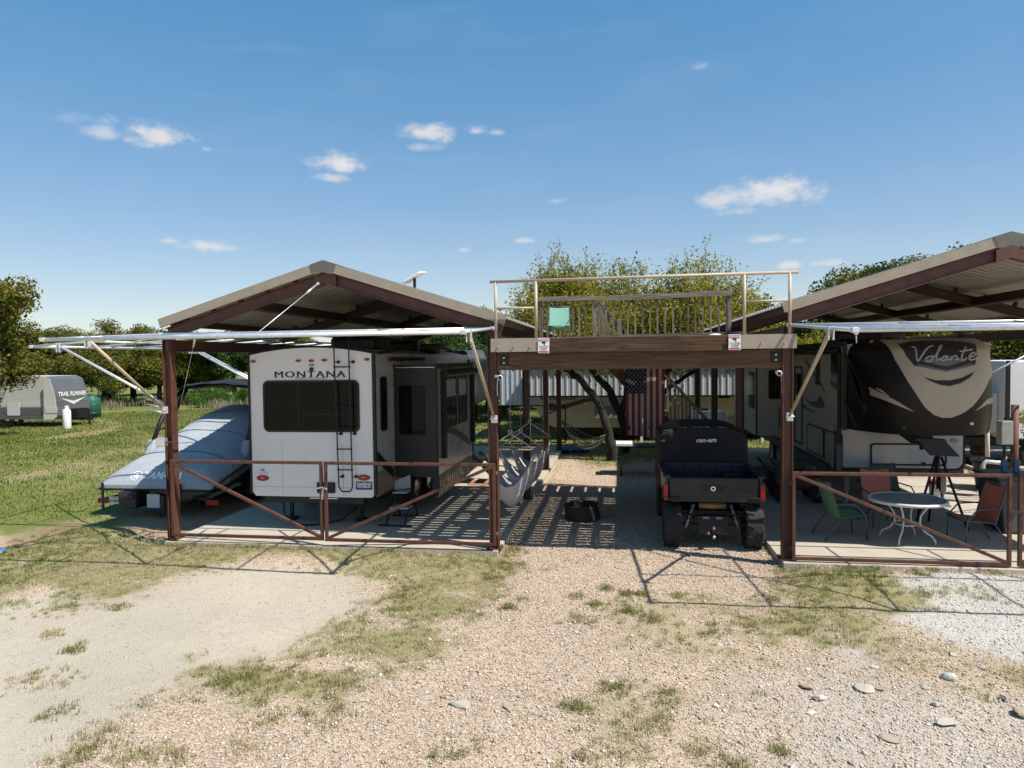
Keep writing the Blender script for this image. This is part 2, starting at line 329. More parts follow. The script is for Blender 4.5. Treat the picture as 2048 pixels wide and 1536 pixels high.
def make_ground():
    xs = axis(-420, -13, 10, 420, .055); ys = axis(-60, 3.2, 13.5, 520, .05)
    X, Y = np.meshgrid(xs, ys); x, y = X.ravel(), Y.ravel(); M = masks(x, y)
    near = np.exp(-((np.hypot(x, y-8)/14)**2))
    z = GZ + (fbm(x*.9, y*.9, 3, 5)-.5)*.06*near + (fbm(x*9, y*9, 2, 8)-.5)*.02*near
    up = np.maximum(sst(-1.6, -2.6, x) if False else 1-sst(-2.4, -1.7, x), sst(2.2, 2.9, x)); z += .088*up*sst(8.6, 11.0, y)*(1-sst(11.6, 13.5, y))*sst(-14, -11, x)
    hill = sst(45, 220, np.hypot(x, y)); z += hill*(fbm(x*.012, y*.012, 3, 2)-.5)*3.0*sst(60, 200, np.hypot(x, y))
    z -= .035*M['sand']*near
    flat = np.max([sst(-.3, .3, sdist(x, y, [(-9, 11.2), (-1.9, 11.2), (-1.9, 25), (-9, 25)])), sst(-.3, .3, sdist(x, y, [(2.3, 11.0), (9, 11.0), (9, 25), (2.3, 25)]))], 0)
    z = z*(1-flat)+(GZ-.015)*flat+0*flat
    me = bpy.data.meshes.new('ground'); nx, ny = len(xs), len(ys)
    me.vertices.add(len(x)); me.vertices.foreach_set('co', np.stack([x, y, z], 1).ravel())
    i = np.arange(nx-1); j = np.arange(ny-1); I, J = np.meshgrid(i, j); q = (J*nx+I).ravel()
    loops = np.stack([q, q+1, q+nx+1, q+nx], 1).ravel(); nf = len(q)
    me.loops.add(nf*4); me.loops.foreach_set('vertex_index', loops); me.polygons.add(nf)
    me.polygons.foreach_set('loop_start', np.arange(nf)*4); me.polygons.foreach_set('use_smooth', np.ones(nf, bool)); me.update(calc_edges=True)
    for nm, chans in (('cover_a', ('field', 'grass', 'sand')), ('cover_b', ('white', 'chalk', 'dirt')), ('cover_c', ('dry', 'dryf', 'field'))):
        at = me.color_attributes.new(nm, 'FLOAT_COLOR', 'POINT'); at.data.foreach_set('color', np.stack([M[c] for c in chans]+[np.ones_like(x)], 1).astype(np.float32).ravel())
    return me
def ground_mat():
    m = bpy.data.materials.new('ground_cover'); m.use_nodes = True; nt = m.node_tree; N = nt.nodes.new; L = nt.links.new; b = nt.nodes['Principled BSDF']
    b.inputs['Roughness'].default_value = .95; b.inputs['Specular IOR Level'].default_value = .15
    geo = N('ShaderNodeNewGeometry'); pos = geo.outputs['Position']
    def noise(s, d=5, r=.6, st=None):
        n = N('ShaderNodeTexNoise'); n.inputs['Scale'].default_value = s; n.inputs['Detail'].default_value = d; n.inputs['Roughness'].default_value = r
        L(pos, n.inputs['Vector']); return n.outputs[0]
    def ramp(f, stops):
        r = N('ShaderNodeValToRGB'); L(f, r.inputs[0]); e = r.color_ramp.elements
        while len(e) < len(stops): e.new(.5)
        for k, (p, c) in enumerate(stops): e[k].position = p; e[k].color = (*c, 1)
        return r.outputs[0]
    def mix(f, a, c, mode='MIX'):
        n = N('ShaderNodeMix'); n.data_type = 'RGBA'; n.blend_type = mode
        L(f, n.inputs['Factor']) if not isinstance(f, float) else setattr(n.inputs['Factor'], 'default_value', f)
        for k, v in (('A', a), ('B', c)):
            if isinstance(v, tuple): n.inputs[k].default_value = (*v, 1)
            else: L(v, n.inputs[k])
        return n.outputs['Result']
    def voro(s, feat='F1'):
        v = N('ShaderNodeTexVoronoi'); v.inputs['Scale'].default_value = s; v.feature = feat; L(pos, v.inputs['Vector']); return v
    v1 = voro(58); v2 = voro(95); sp = N('ShaderNodeSeparateColor'); L(v1.outputs['Color'], sp.inputs[0])
    peb = ramp(sp.outputs[0], [(0, (.25, .175, .12)), (.3, (.46, .36, .26)), (.6, (.58, .48, .37)), (.85, (.48, .34, .235)), (1, (.64, .57, .475))])
    gap = ramp(v1.outputs['Distance'], [(.0, (1, 1, 1)), (.5, (.95, .95, .95)), (.95, (.62, .58, .54))])
    gravel = mix(.75, peb, gap, 'MULTIPLY')
    gravel = mix(noise(1.3, 4), gravel, (.36, .30, .225)) if False else gravel
    sp2 = N('ShaderNodeSeparateColor'); L(v2.outputs['Color'], sp2.inputs[0])
    sand = mix(noise(3, 6), ramp(sp2.outputs[1], [(0, (.38, .325, .255)), (.5, (.46, .405, .325)), (1, (.52, .47, .385))]), (.44, .385, .305))
    white = ramp(sp2.outputs[0], [(0, (.35, .325, .285)), (.6, (.47, .445, .40)), (1, (.55, .525, .48))])
    chalk = mix(.45, gravel, white)
    ng = noise(14, 6, .7); nb = noise(.55, 4); ns = noise(90, 3, .7)
    grass = ramp(ng, [(.28, (.08, .10, .025)), (.5, (.17, .175, .055)), (.72, (.30, .255, .12))])
    fld = ramp(ng, [(.25, (.10, .125, .025)), (.5, (.165, .19, .045)), (.75, (.25, .245, .085))])
    fld = mix(nb, fld, ramp(ng, [(.25, (.09, .12, .022)), (.7, (.20, .205, .06))]))
    straw = ramp(noise(35, 6, .75), [(.25, (.24, .18, .10)), (.5, (.36, .29, .18)), (.75, (.47, .39, .27))])
    dirt = ramp(noise(9, 6), [(.3, (.20, .10, .05)), (.7, (.33, .185, .10))])
    def att(nm): a = N('ShaderNodeAttribute'); a.attribute_name = nm; s = N('ShaderNodeSeparateColor'); L(a.outputs['Color'], s.inputs[0]); return s.outputs
    A, B, Cc = att('cover_a'), att('cover_b'), att('cover_c')
    c = mix(A[2], gravel, sand); c = mix(B[1], c, chalk); c = mix(B[0], c, white); c = mix(B[2], c, dirt)
    c = mix(Cc[0], c, straw); gs = mix(.45, grass, straw); c = mix(A[1], c, gs); c = mix(A[0], c, fld); c = mix(Cc[1], c, mix(.35, straw, fld))
    big = ramp(noise(.35, 3), [(.3, (.86, .86, .86)), (.7, (1.08, 1.07, 1.05))]); c = mix(1.0, c, big, 'MULTIPLY')
    L(c, b.inputs['Base Color'])
    bp = N('ShaderNodeBump'); bp.inputs['Strength'].default_value = .55; bp.inputs['Distance'].default_value = .018; bp.invert = True; L(v1.outputs['Distance'], bp.inputs['Height'])
    b2 = N('ShaderNodeBump'); b2.inputs['Strength'].default_value = .5; b2.inputs['Distance'].default_value = .02; L(ns, b2.inputs['Height']); L(bp.outputs[0], b2.inputs['Normal'])
    L(b2.outputs[0], b.inputs['Normal']); return m
gme = make_ground(); gme.materials.append(ground_mat()); ground = struct('ground', gme, None)

def slab(name, x0, x1, y0, y1, joints):
    """concrete slab poured in bays with tooled control joints"""
    mb = MB(); ys = [y0]+joints+[y1]
    root = None
    for k in range(len(ys)-1):
        b = MB(); b.box(x0, x1, ys[k]+(.006 if k else 0), ys[k+1]-(.006 if k < len(ys)-2 else 0), GZ-.12, 0)
        if root is None: root = struct(name, b, CONC)
        else: part('slab_bay', b, CONC, root, bevel=.012)
    md = root.modifiers.new('edge', 'BEVEL'); md.width = .012; md.segments = 2
    return root
slab('concrete_pad_left', -7.87, -1.97, 11.22, 25.0, [15.5, 20.0])
slab('concrete_pad_right', 2.41, 8.75, 11.05, 25.0, [15.4, 20.0])
slab('concrete_pad_neighbour', 10.6, 17, 16, 34, [25.])
# ---------------------------------------------------------------- carports
PYS = [11.4, 15.56, 19.72, 23.98]
def roof_panel_mesh(run, width):
    """one ribbed sheet: ribs run down the slope (local x = down-slope), y = along the eave"""
    prof = []; n = 4; p = width/n
    for k in range(n):
        o = k*p; prof += [(o, 0), (o+p*.30, 0), (o+p*.34, .006), (o+p*.42, .006), (o+p*.46, 0), (o+p*.74, 0), (o+p*.80, .042), (o+p*.92, .042)]
    prof.append((width, 0)); t = .004
    mb = MB(); k = len(prof)
    up = [[(x, y, z+t) for y, z in prof] for x in (0, run)]; dn = [[(x, y, z) for y, z in prof] for x in (0, run)]
    mb.grid(up, flip=True); mb.grid(dn)
    for ed in (0, 1):
        mb.grid([up[ed], dn[ed]], flip=(ed == 1))
    return mb.mesh('roof_panel', ROOFM)
def carport(nm, label, xl, xr, xm, ze, zr, y0, y1, posts, foot, zef=None):
    root = thing(nm, label, 'carport', (xl, posts[0], foot)); zel, zer = ze; X0, X1 = xl-.08, xr+.25 if nm == 'steel_carport' else xr+.2
    if nm != 'steel_carport': X0 = xl-.22
    W = (y1-y0)/round((y1-y0)/.92)
    for side, (xe, zz) in enumerate(((X0, zel), (X1, zer))):
        run = math.hypot(xe-xm, zr-zz); me = roof_panel_mesh(run, W); ang = math.atan2(zr-zz, abs(xm-xe))
        for k in range(round((y1-y0)/W)):
            o = bpy.data.objects.new('roof_panel', me); COL.objects.link(o); o.parent = root
            if side: o.matrix_local = Matrix.Translation((xm-xl, y0+k*W-posts[0], zr-foot)) @ Matrix.Rotation(ang, 4, 'Y')
            else: o.matrix_local = Matrix.Translation((xm-xl, y0+(k+1)*W-posts[0], zr-foot)) @ Matrix.Rotation(math.pi, 4, 'Z') @ Matrix.Rotation(ang, 4, 'Y')
        # rake trim at front and back, rafters, purlins
        s = 1 if side else -1; d = Vector((xe-xm, 0, zz-zr)).normalized(); nrm = Vector((-d.z, 0, d.x)) if d.x > 0 else Vector((d.z, 0, -d.x))
        P = lambda t, off, y: tuple(Vector((xm, y, zr))+d*t+nrm*off)
        for yy, yb in ((y0-.035, y0-.012), (y1+.012, y1+.035)):
            b = MB(); a0, a1, a2, a3 = P(.16, .045, yy), P(run, .045, yy), P(run, -.10, yy), P(.16, -.10, yy)
            sh = lambda p: (p[0], yb, p[2])
            b.add([a0, a1, a2, a3, sh(a0), sh(a1), sh(a2), sh(a3)], [(0, 1, 2, 3), (7, 6, 5, 4), (0, 4, 5, 1), (1, 5, 6, 2), (2, 6, 7, 3), (3, 7, 4, 0)])
            a = P(.16, -.10, yy); c = P(run, -.10, yy); b.beam((a[0], (yy+yb)/2-.012, a[2]), (c[0], (yy+yb)/2-.012, c[2]), .05, .008, up=tuple(nrm))
            part('rake_trim', b, TAN, root)
            # top flange of trim lying on sheet
            b = MB(); b.beam(P(.16, .052, (yy+yb)/2+.06*(1 if yy < y0 else -1)), P(run, .052, (yy+yb)/2+.06*(1 if yy < y0 else -1)), .13, .006, up=tuple(nrm)); part('trim_flange', b, TAN, root)
        for k, py in enumerate(posts):
            b = MB(); yr = py-.03 if k == 0 else py; L0, L1 = .02, run-(.05 if side == 0 else .02)
            o0 = -.125
            b.beam(P(L0, o0-.085, yr), P(L1, o0-.085, yr), .012, .155, up=tuple(nrm))
            for oo in (o0, o0-.17): b.beam(P(L0, oo, yr), P(L1, oo, yr), .11, .014, up=tuple(nrm))
            part('rafter', b, RUST if k == 0 else DSTEEL, root)
            for q in range(1, 6): b = MB(); b.beam(P(run*q/6+.07, -.07, yr+.05), P(run*q/6+.12, -.07, yr+.05), .10, .10, up=tuple(nrm)); part('purlin_clip', b, DSTEEL, root)
        for q in (0, 5):
            t = .12+(run-.3)*q/5; b = MB(); b.beam(P(t, -.065, y0+.04), P(t, -.065, y1-.04), .05, .11, up=tuple(nrm)) if q not in (0, 5) else b.beam(P(t, -.065, y0+.04), P(t, -.065, y1-.04), .06, .11, up=tuple(nrm))
            part('purlin', b, DSTEEL, root)
        b = MB(); t = run*.47; b.beam(P(t, -.22, y0+.2), P(t, -.22, y1-.05), .09, .17, up=tuple(nrm)); part('mid_beam', b, DSTEEL, root)
        xb = xl if side == 0 else xr
        zb = zr+(zz-zr)*abs(xb-xm)/abs(xe-xm)-.43
        b = MB(); b.beam((xb, posts[0]-.05, zb), (xb, posts[-1]+.05, zb), .06, .18); b.beam((xb, posts[0]-.05, zb+.093), (xb, posts[-1]+.05, zb+.093), .12, .012); b.beam((xb, posts[0]-.05, zb-.093), (xb, posts[-1]+.05, zb-.093), .12, .012)
        part('eave_beam', b, RUST, root)
        for k, py in enumerate(posts):
            b = MB(); xx = xb; zt = zb+.10
            b.box(xx-.075, xx-.063, py-.08, py+.08, 0 if foot == 0 else foot, zt); b.box(xx+.063, xx+.075, py-.08, py+.08, foot, zt); b.box(xx-.063, xx+.063, py-.02, py-.006, foot, zt)
            c = part('column', b, RUST if k == 0 else DSTEEL, root)
            b = MB(); b.box(xx-.12, xx+.12, py-.13, py+.13, foot-.02, foot+.012)
            for (ax, ay) in ((-.1, -.11), (.1, -.11), (-.1, .11), (.1, .11)): b.cyl((xx+ax, py+ay, foot), (xx+ax, py+ay, foot+.04), .012, 6)
            part('base_plate', b, RUST, c)
            b = MB(); b.box(xx-.085, xx+.085, py-.1, py+.1, zt, zt+.013); part('cap_plate', b, RUST, c)
    for k, py in enumerate(posts):
        yr = (py-.03 if k == 0 else py)-.068; b = MB(); b.prism([(xm-.2, zr-.195), (xm, zr-.135), (xm+.2, zr-.195), (xm+.2, zr-.375), (xm, zr-.315), (xm-.2, zr-.375)], 'xz', yr, yr+.012); part('gusset_plate', b, RUST if k == 0 else DSTEEL, root)
    # ridge cap: folded plate with a front gable piece
    b = MB()
    for s, (xe, zz) in ((-1, (X0, zel)), (1, (X1, zer))):
        d = Vector((xe-xm, 0, zz-zr)).normalized(); e = Vector((xm, 0, zr+.062))+d*.24
        b.add([(xm, y0-.045, zr+.062), (e.x, y0-.045, e.z), (e.x, y1+.045, e.z), (xm, y1+.045, zr+.062)], [(0, 1, 2, 3) if s > 0 else (3, 2, 1, 0)])
        e2 = Vector((xm, 0, zr-.14))+d*.17
        b.add([(xm, y0-.045, zr+.062), (e.x, y0-.045, e.z), (e2.x, y0-.045, e2.z), (xm, y0-.045, zr-.14)], [(0, 3, 2, 1) if s > 0 else (1, 2, 3, 0)])
        b.add([(xm, y0-.037, zr+.062), (e.x, y0-.037, e.z), (e2.x, y0-.037, e2.z), (xm, y0-.037, zr-.14)], [(0, 1, 2, 3) if s > 0 else (3, 2, 1, 0)])
    part('ridge_cap', b, mat('ridge_cap_paint', (.13, .12, .10), .5, 0, .1, 6), root)
    return root
carport('steel_carport', 'gabled steel carport with tan trim sheltering the white camper, boat beside it', -7.8, -2.05, -4.86, (3.81, 3.75), 4.72, 11.28, 24.3, PYS, 0)
carport('steel_carport', 'gabled steel carport with tan trim sheltering the cream and brown camper', 2.50, 8.57, 5.54, (3.85, 3.85), 4.78, 11.2, 24.3, [11.25, 15.5, 19.6, 23.8], 0)

# ---------------------------------------------------------------- fold-out awning frames (bare galvanised tube)
def awning_frame(label, a, b, c, d, braces, n_mid=2, diag=True, clamp=True):
    """corners a,b on the building side, c (next to b), d (next to a) outside; braces: (foot, t) t along outer span"""
    a, b, c, d = map(Vector, (a, b, c, d)); root = thing('awning_frame', label, 'awning frame', tuple(a), 'fold-out awning frames')
    R_ = .023
    def bar(nm, p, q, r=R_, m=ALU, n=8): mb = MB(); mb.cyl(p, q, r, n); return part(nm, mb, m, root, smooth=True)
    bar('inner_bar', a, b); bar('outer_bar', d, c, .027); bar('side_bar', a, d); bar('side_bar', b, c)
    for k in range(n_mid):
        t = (k+1)/(n_mid+1); bar('cross_bar', a.lerp(b, t), d.lerp(c, t), .017)
    bar('long_bar', a.lerp(d, .55), b.lerp(c, .55), .019)
    if diag:
        bar('diagonal_bar', a, d.lerp(c, .5), .02); bar('diagonal_bar', b.lerp(a, .33), c, .02)
    for p in (a, b, c, d): mb = MB(); mb.box(p.x-.036, p.x+.036, p.y-.036, p.y+.036, p.z-.03, p.z+.03); part('corner_fitting', mb, ALU, root, bevel=.008)
    for (ft, top, m) in braces:
        ft, top = Vector(ft), Vector(top); bar('brace', ft, top, .026, m)
        mb = MB(); mb.box(ft.x-.045, ft.x+.045, ft.y-.045, ft.y+.045, ft.z-.07, ft.z+.05); mb.cyl((ft.x-.06, ft.y-.05, ft.z), (ft.x+.06, ft.y-.05, ft.z), .014, 8); part('brace_bracket', mb, ALU, root, bevel=.006)
        mb = MB(); mb.box(top.x-.035, top.x-.022, top.y-.035, top.y+.035, top.z-.12, top.z+.05); mb.box(top.x+.022, top.x+.035, top.y-.035, top.y+.035, top.z-.12, top.z+.05); part('brace_clevis', mb, ALU, root)
    return root
A0, B0 = (-7.84, 11.26, 3.60), (-2.02, 11.26, 3.60)
awning_frame('long awning frame jutting from the front of the white camper carport', A0, B0, (-2.02, 9.1, 3.46), (-8.2, 9.1, 3.46),
             [((-7.8, 11.22, 2.30), (-8.02, 9.75, 3.48), TANP), ((-2.0, 11.22, 2.15), (-2.02, 9.45, 3.46), TANP)], 3)
sl = ['awning frame over the covered boat, fixed to the corner post by the gate', 'awning frame over the boat bow, between the middle posts', 'awning frame along the grass side, fixed to the rearmost post']
for k in range(3):
    ya, yb = PYS[k]+.05, PYS[k+1]-.12
    awning_frame(sl[k], (-7.9, ya, 3.60), (-7.9, yb, 3.60), (-10.5, yb, 3.44), (-10.55, ya, 3.43),
                 [((-7.88, ya, 2.35), (-10.0, ya, 3.44), ALU), ((-7.88, yb, 2.35), (-10.0, yb, 3.44), ALU)], 2)
awning_frame('awning frame jutting from the front of the cream and brown camper carport', (2.5, 11.12, 3.56), (8.6, 11.12, 3.56), (8.7, 8.45, 3.38), (2.60, 8.45, 3.38),
             [((2.5, 11.08, 2.2), (2.57, 9.25, 3.41), TANP), ((8.6, 11.08, 2.2), (8.6, 9.25, 3.41), TANP)], 3)
sl = ['awning frame off the far side of the cream camper carport, near the utility post', 'awning frame off the far side of the cream camper carport, behind the nose']
for k, (ya, yb) in enumerate(((11.3, 15.4), (15.6, 19.5))):
    awning_frame(sl[k], (8.68, ya, 3.56), (8.68, yb, 3.56), (11.3, yb, 3.44), (11.3, ya, 3.44), [((8.67, yb, 2.3), (10.8, yb, 3.45), ALU)], 2)
# support cables with turnbuckles
def cable(label, p, q, rw=.006):
    p, q = Vector(p), Vector(q); root = thing('support_cable', label, 'cable', tuple(p)); mb = MB(); mb.cyl(p, q, rw, 6); part('wire', mb, ALU, root, smooth=True)
    mb = MB(); a, b = p.lerp(q, .05), p.lerp(q, .20); mb.cyl(a, b, .02, 8); part('turnbuckle', mb, CHROME, root, smooth=True)
    mb = MB(); mb.sphere(p, .03, 8, 6); part('eye_bolt', mb, CHROME, root)
cable('wire cable from the ridge of the white camper carport down to its front awning frame', (-4.84, 10.98, 4.36), PY(514, 667, 9.2))
cable('thin wire hanging from the rafter past the boat cover', PY(395, 656, 11.5), PY(352, 850, 11.5), .0035)
cable('short hook wire below the corner of the awning frame beside the deck', PY(1712, 665, 8.55), PY(1713, 686, 8.55))

# ---------------------------------------------------------------- gates
def gate(label, x0, x1, y, z0, z1, slope, lock=None, m=RUST):
    root = thing('pipe_gate', label, 'gate', (x0, y, z0), 'rust red pipe gates'); r = .027
    def bar(nm, p, q): mb = MB(); mb.beam(p, q, .05, .05); part(nm, mb, m, root, bevel=.006)
    bar('stile', (x0, y, z0-.025), (x0, y, z1+.025)); bar('stile', (x1, y, z0-.025), (x1, y, z1+.025))
    bar('top_rail', (x0+.026, y, z1), (x1-.026, y, z1)); bar('bottom_rail', (x0+.026, y, z0), (x1-.026, y, z0))
    p, q = ((x0+.03, y, z1-.03), (x1-.03, y, z0+.03)) if slope < 0 else ((x0+.03, y, z0+.03), (x1-.03, y, z1-.03)); bar('diagonal_brace', p, q)
    for zz in (z0+.15, z1-.15):
        xx = lock
        mb = MB(); mb.cyl((xx, y+.02, zz-.04), (xx, y+.02, zz+.04), .022, 8); part('hinge', mb, m, root, smooth=True)
    return root
gate('rust red pipe gate hung on the post beside the boat', -7.70, -4.97, 11.24, .12, 1.40, -1, -7.745)
gate('rust red pipe gate hung on the post beside the hammock chairs', -4.88, -2.02, 11.22, .11, 1.40, 1, -1.985)
gate('rust red pipe gate in front of the patio table', 2.57, 5.54, 11.12, .05, 1.34, -1, 2.535)
gate('rust red pipe gate next to the utility box', 5.68, 8.5, 11.12, .05, 1.34, 1, 8.54)
r = thing('gate_latch', 'steel latch bar with brass padlock joining the gates before the patio', 'latch', (5.6, 11.08, .78)); b = MB(); b.box(5.50, 5.72, 11.06, 11.09, .80, .84); part('latch_bar', b, DSTEEL, r)
b = MB(); b.box(5.73, 5.775, 11.05, 11.08, .68, .75); part('padlock_body', b, mat('brass', (.55, .36, .10), .35, .8), r, bevel=.006)
b = MB(); b.tube([(5.738, 11.065, .75), (5.738, 11.065, .80), (5.752, 11.065, .82), (5.768, 11.065, .80), (5.768, 11.065, .75)], .006, 6); part('shackle', b, CHROME, r)
r = thing('gate_chain', 'short chain tying the two gates behind the white camper', 'chain', (-4.925, 11.2, .75)); b = MB()
b.tube([(-5.02, 11.17, .98), (-4.92, 11.17, 1.0), (-4.84, 11.17, .97)], .014, 6); part('chain_loop', b, CHROME, r); b = MB(); b.tube([(-4.90, 11.16, .98), (-4.93, 11.16, .85), (-4.925, 11.16, .8)], .012, 6); part('chain_end', b, CHROME, r)

# ---------------------------------------------------------------- deck between the carports
DX0, DX1, DY0, DY1, DZ = -2.0, 2.58, 11.06, 16.05, 3.43
deck = thing('raised_deck', 'raised timber deck between the two carports with weathered railing and tan pipe rail', 'deck', (0, DY0, 2.9))
b = MB(); b.box(-1.94, 2.43, 11.22, 11.27, 2.925, 3.205); part('front_beam', b, WOODB, deck, bevel=.008)
b = MB(); b.box(-1.94, 2.43, 15.6, 15.66, 2.925, 3.205); part('rear_beam', b, WOODB, deck, bevel=.008)
b = MB(); b.box(-1.24, 1.62, 11.05, 11.09, 3.195, 3.425); part('front_fascia', b, WOODB, deck, bevel=.006)
b = MB(); b.box(DX0, DX1, 16.0, 16.045, 3.195, 3.41); part('rear_fascia', b, WOODB, deck)
for x0, x1 in ((-2.01, -1.243), (1.623, 2.59)):
    b = MB(); b.box(x0, x1, 11.03, 11.042, 3.215, 3.425); b.box(x0, x1, 11.042, 11.09, 3.215, 3.226); b.box(x0, x1, 11.042, 11.09, 3.414, 3.425); ch = part('steel_channel', b, TAN, deck)
    for t in (.15, .48, .82): xx = x0+(x1-x0)*t; b = MB(); b.cyl((xx, 11.03, 3.30), (xx, 11.0, 3.30), .013, 8); part('bolt', b, TANP, ch)
for xx in (-1.83, 2.33):
    b = MB(); b.box(xx-.075, xx+.075, 11.208, 11.218, 3.0, 3.17); pl = part('bracket_plate', b, BLACK, deck)
    for zz in (3.045, 3.125): b = MB(); b.cyl((xx, 11.208, zz), (xx, 11.19, zz), .018, 8); part('bolt', b, CHROME, pl, smooth=True)
nj = 12
for k in range(nj):
    x = DX0+.03+(DX1-DX0-.06)*k/(nj-1); b = MB(); b.box(x-.019, x+.019, 11.10, 15.99, 3.215, 3.395); part('joist', b, WOODY, deck)
bp_ = .195; n = int((DY1-DY0)/bp_); bw = .157
bm = MB(); bm.box(DX0, DX1, 0, bw, 0, .035); bme = bm.mesh('deck_board', WOODG)
for k in range(n+1):
    o = bpy.data.objects.new('deck_board', bme); COL.objects.link(o); o.parent = deck; o.location = (rnd.uniform(-.01, .01), .01+k*bp_+rnd.uniform(-.006, .006), 3.396-2.9)
# timber railing at the back
def balusters(x0, x1, step, y, z0, z1, dz=0.):
    k = 0; x = x0
    while x <= x1:
        t = (x-x0)/(x1-x0+1e-6); b = MB(); b.box(x-.018, x+.018, y-.018, y+.018, z0, z1+dz*t); part('baluster', b, WOODZ, deck); x += step*rnd.uniform(.93, 1.07)
yb = 15.85
for x in (-1.72, -.56, -.50+.0):
    pass
for x, zt in ((-1.74, 4.42), (-.55, 4.42), (2.33, 4.46), (.0, 3.95)):
    b = MB(); b.box(x-.045, x+.045, yb-.045, yb+.045, 3.05, zt); part('rail_post', b, WOODZ, deck, bevel=.004)
b = MB(); b.beam((-1.83, yb-.06, 4.43), (-1.15, yb-.06, 4.425), .04, .10); part('top_rail', b, WOODG, deck, bevel=.004)
b = MB(); b.beam((-1.145, yb-.06, 4.42), (-.52, yb-.06, 4.42), .04, .09); part('top_rail', b, WOODG, deck, bevel=.004)
b = MB(); b.beam((-.46, yb-.07, 4.40), (2.38, yb-.07, 4.46), .04, .11); part('top_rail', b, WOODG, deck, bevel=.004)
b = MB(); b.beam((-.46, yb-.07, 3.56), (2.38, yb-.07, 3.58), .04, .09); part('bottom_rail', b, WOODG, deck, bevel=.004)
b = MB(); b.beam((-1.83, yb-.07, 3.53), (-.52, yb-.07, 3.53), .04, .09); part('bottom_rail', b, WOODG, deck, bevel=.004)
balusters(-1.6, -.65, .145, yb-.02, 3.47, 4.40); balusters(-.3, 2.28, .158, yb-.02, 3.5, 4.36, .05)
# side rails along the carport roofs are pipe; front pipe rail
def pipe(nm, p, q, r=.022, m=TANP, par=deck): b = MB(); b.cyl(p, q, r, 10); part(nm, b, m, par, smooth=True)
pipe('pipe_top_rail', (-2.02, 11.07, 4.32), (2.62, 11.07, 4.34), .024)
for x in (-1.93, -1.29, 1.85, 2.50): pipe('pipe_post', (x, 11.07, 3.425), (x, 11.07, 4.315+.0045*(x+2)), .024)
pipe('pipe_mid_rail', (-1.91, 11.07, 3.90), (-1.31, 11.07, 3.90), .018); pipe('pipe_mid_rail', (1.87, 11.07, 3.92), (2.48, 11.07, 3.925), .018)
# warning signs
def warn(label, x, z, y, tilt=0.):
    r = thing('warning_sign', label, 'sign', (x, y, z), 'video warning signs'); W, H = .175, .235
    def plate(nm, poly, d, m):
        b = MB(); b.prism([(x+u*math.cos(tilt)-v*math.sin(tilt), z+u*math.sin(tilt)+v*math.cos(tilt)) for u, v in poly], 'xz', y+d, y+d-.002); part(nm, b, m, r)
    wm = mat('sign_white', (.74, .74, .73), .4, 0, .06, 20); rm = mat('sign_red_faded', (.45, .10, .13), .45, 0, .2, 20); km = mat('sign_black', (.02, .02, .02), .5)
    plate('sign_plate', rrect(-W/2, W/2, -H/2, H/2, .012), 0, wm)
    plate('red_band', rrect(-W/2+.012, W/2-.012, H/2-.052, H/2-.012, .006), -.003, rm); plate('red_band', rrect(-W/2+.012, W/2-.012, -H/2+.010, -H/2+.035, .004), -.003, rm)
    plate('camera_symbol', [(-.035, .045), (-.03, .06), (.0, .062), (.028, .058), (.03, .04), (.015, .025), (.028, .008), (.02, .004), (.004, .028), (-.01, .034)], -.003, km)
    for body, dz, sz, mm in (('WARNING', H/2-.042, .030, wm), ('24 HOUR', -.025, .034, km), ('VIDEO', -.058, .034, km), ('SURVEILLANCE', -.078, .014, rm)):
        part('lettering', text_mb(body, sz, 'xz', (x-math.sin(tilt)*dz, y-.007, z+dz), bold=.0006, rot=tilt), mm, r)
warn('faded 24 hour video warning sign beside the green deck chair', -1.17, 3.305, 11.015, -.03)
warn('24 hour video warning sign below the end of the timber railing', 1.70, 3.315, 11.015, .0)
# ---------------------------------------------------------------- stairs behind the deck
st = thing('timber_stairs', 'timber staircase coming down behind the deck with slatted handrail', 'stairs', (2.6, 16.6, GZ)); sx0, sl_ = -.45, 1.12
zn = lambda x: 3.42-sl_*(x-sx0); xe_ = sx0+(3.42-GZ)/sl_
for y in (16.12, 17.05):
    b = MB(); b.prism([(sx0, zn(sx0)), (xe_, GZ), (xe_-.32, GZ), (sx0, zn(sx0)-.36)], 'xz', y, y+.045); part('stringer', b, WOODB, st)
ns = 16
for k in range(1, ns):
    x = sx0+(xe_-sx0)*k/ns; b = MB(); b.box(x-.14, x+.12, 16.17, 17.045, zn(x)-.04, zn(x)); part('tread', b, WOODG, st)
for y in (16.1, 17.1):
    b = MB(); b.beam((sx0, y, zn(sx0)+.95), (xe_-.1, y, GZ+1.05), .10, .04); part('handrail', b, WOODG, st)
    x = sx0+.2; 
    while x < xe_-.15:
        b = MB(); b.box(x-.018, x+.018, y-.018, y+.018, zn(x)-.18, zn(x)+.94); part('baluster', b, WOODZ, st); x += .17
    for x in (sx0+.02, xe_-.2):
        b = MB(); b.box(x-.045, x+.045, y-.045, y+.045, max(GZ, zn(x)-.3), zn(x)+1.0); part('newel_post', b, WOODZ, st)
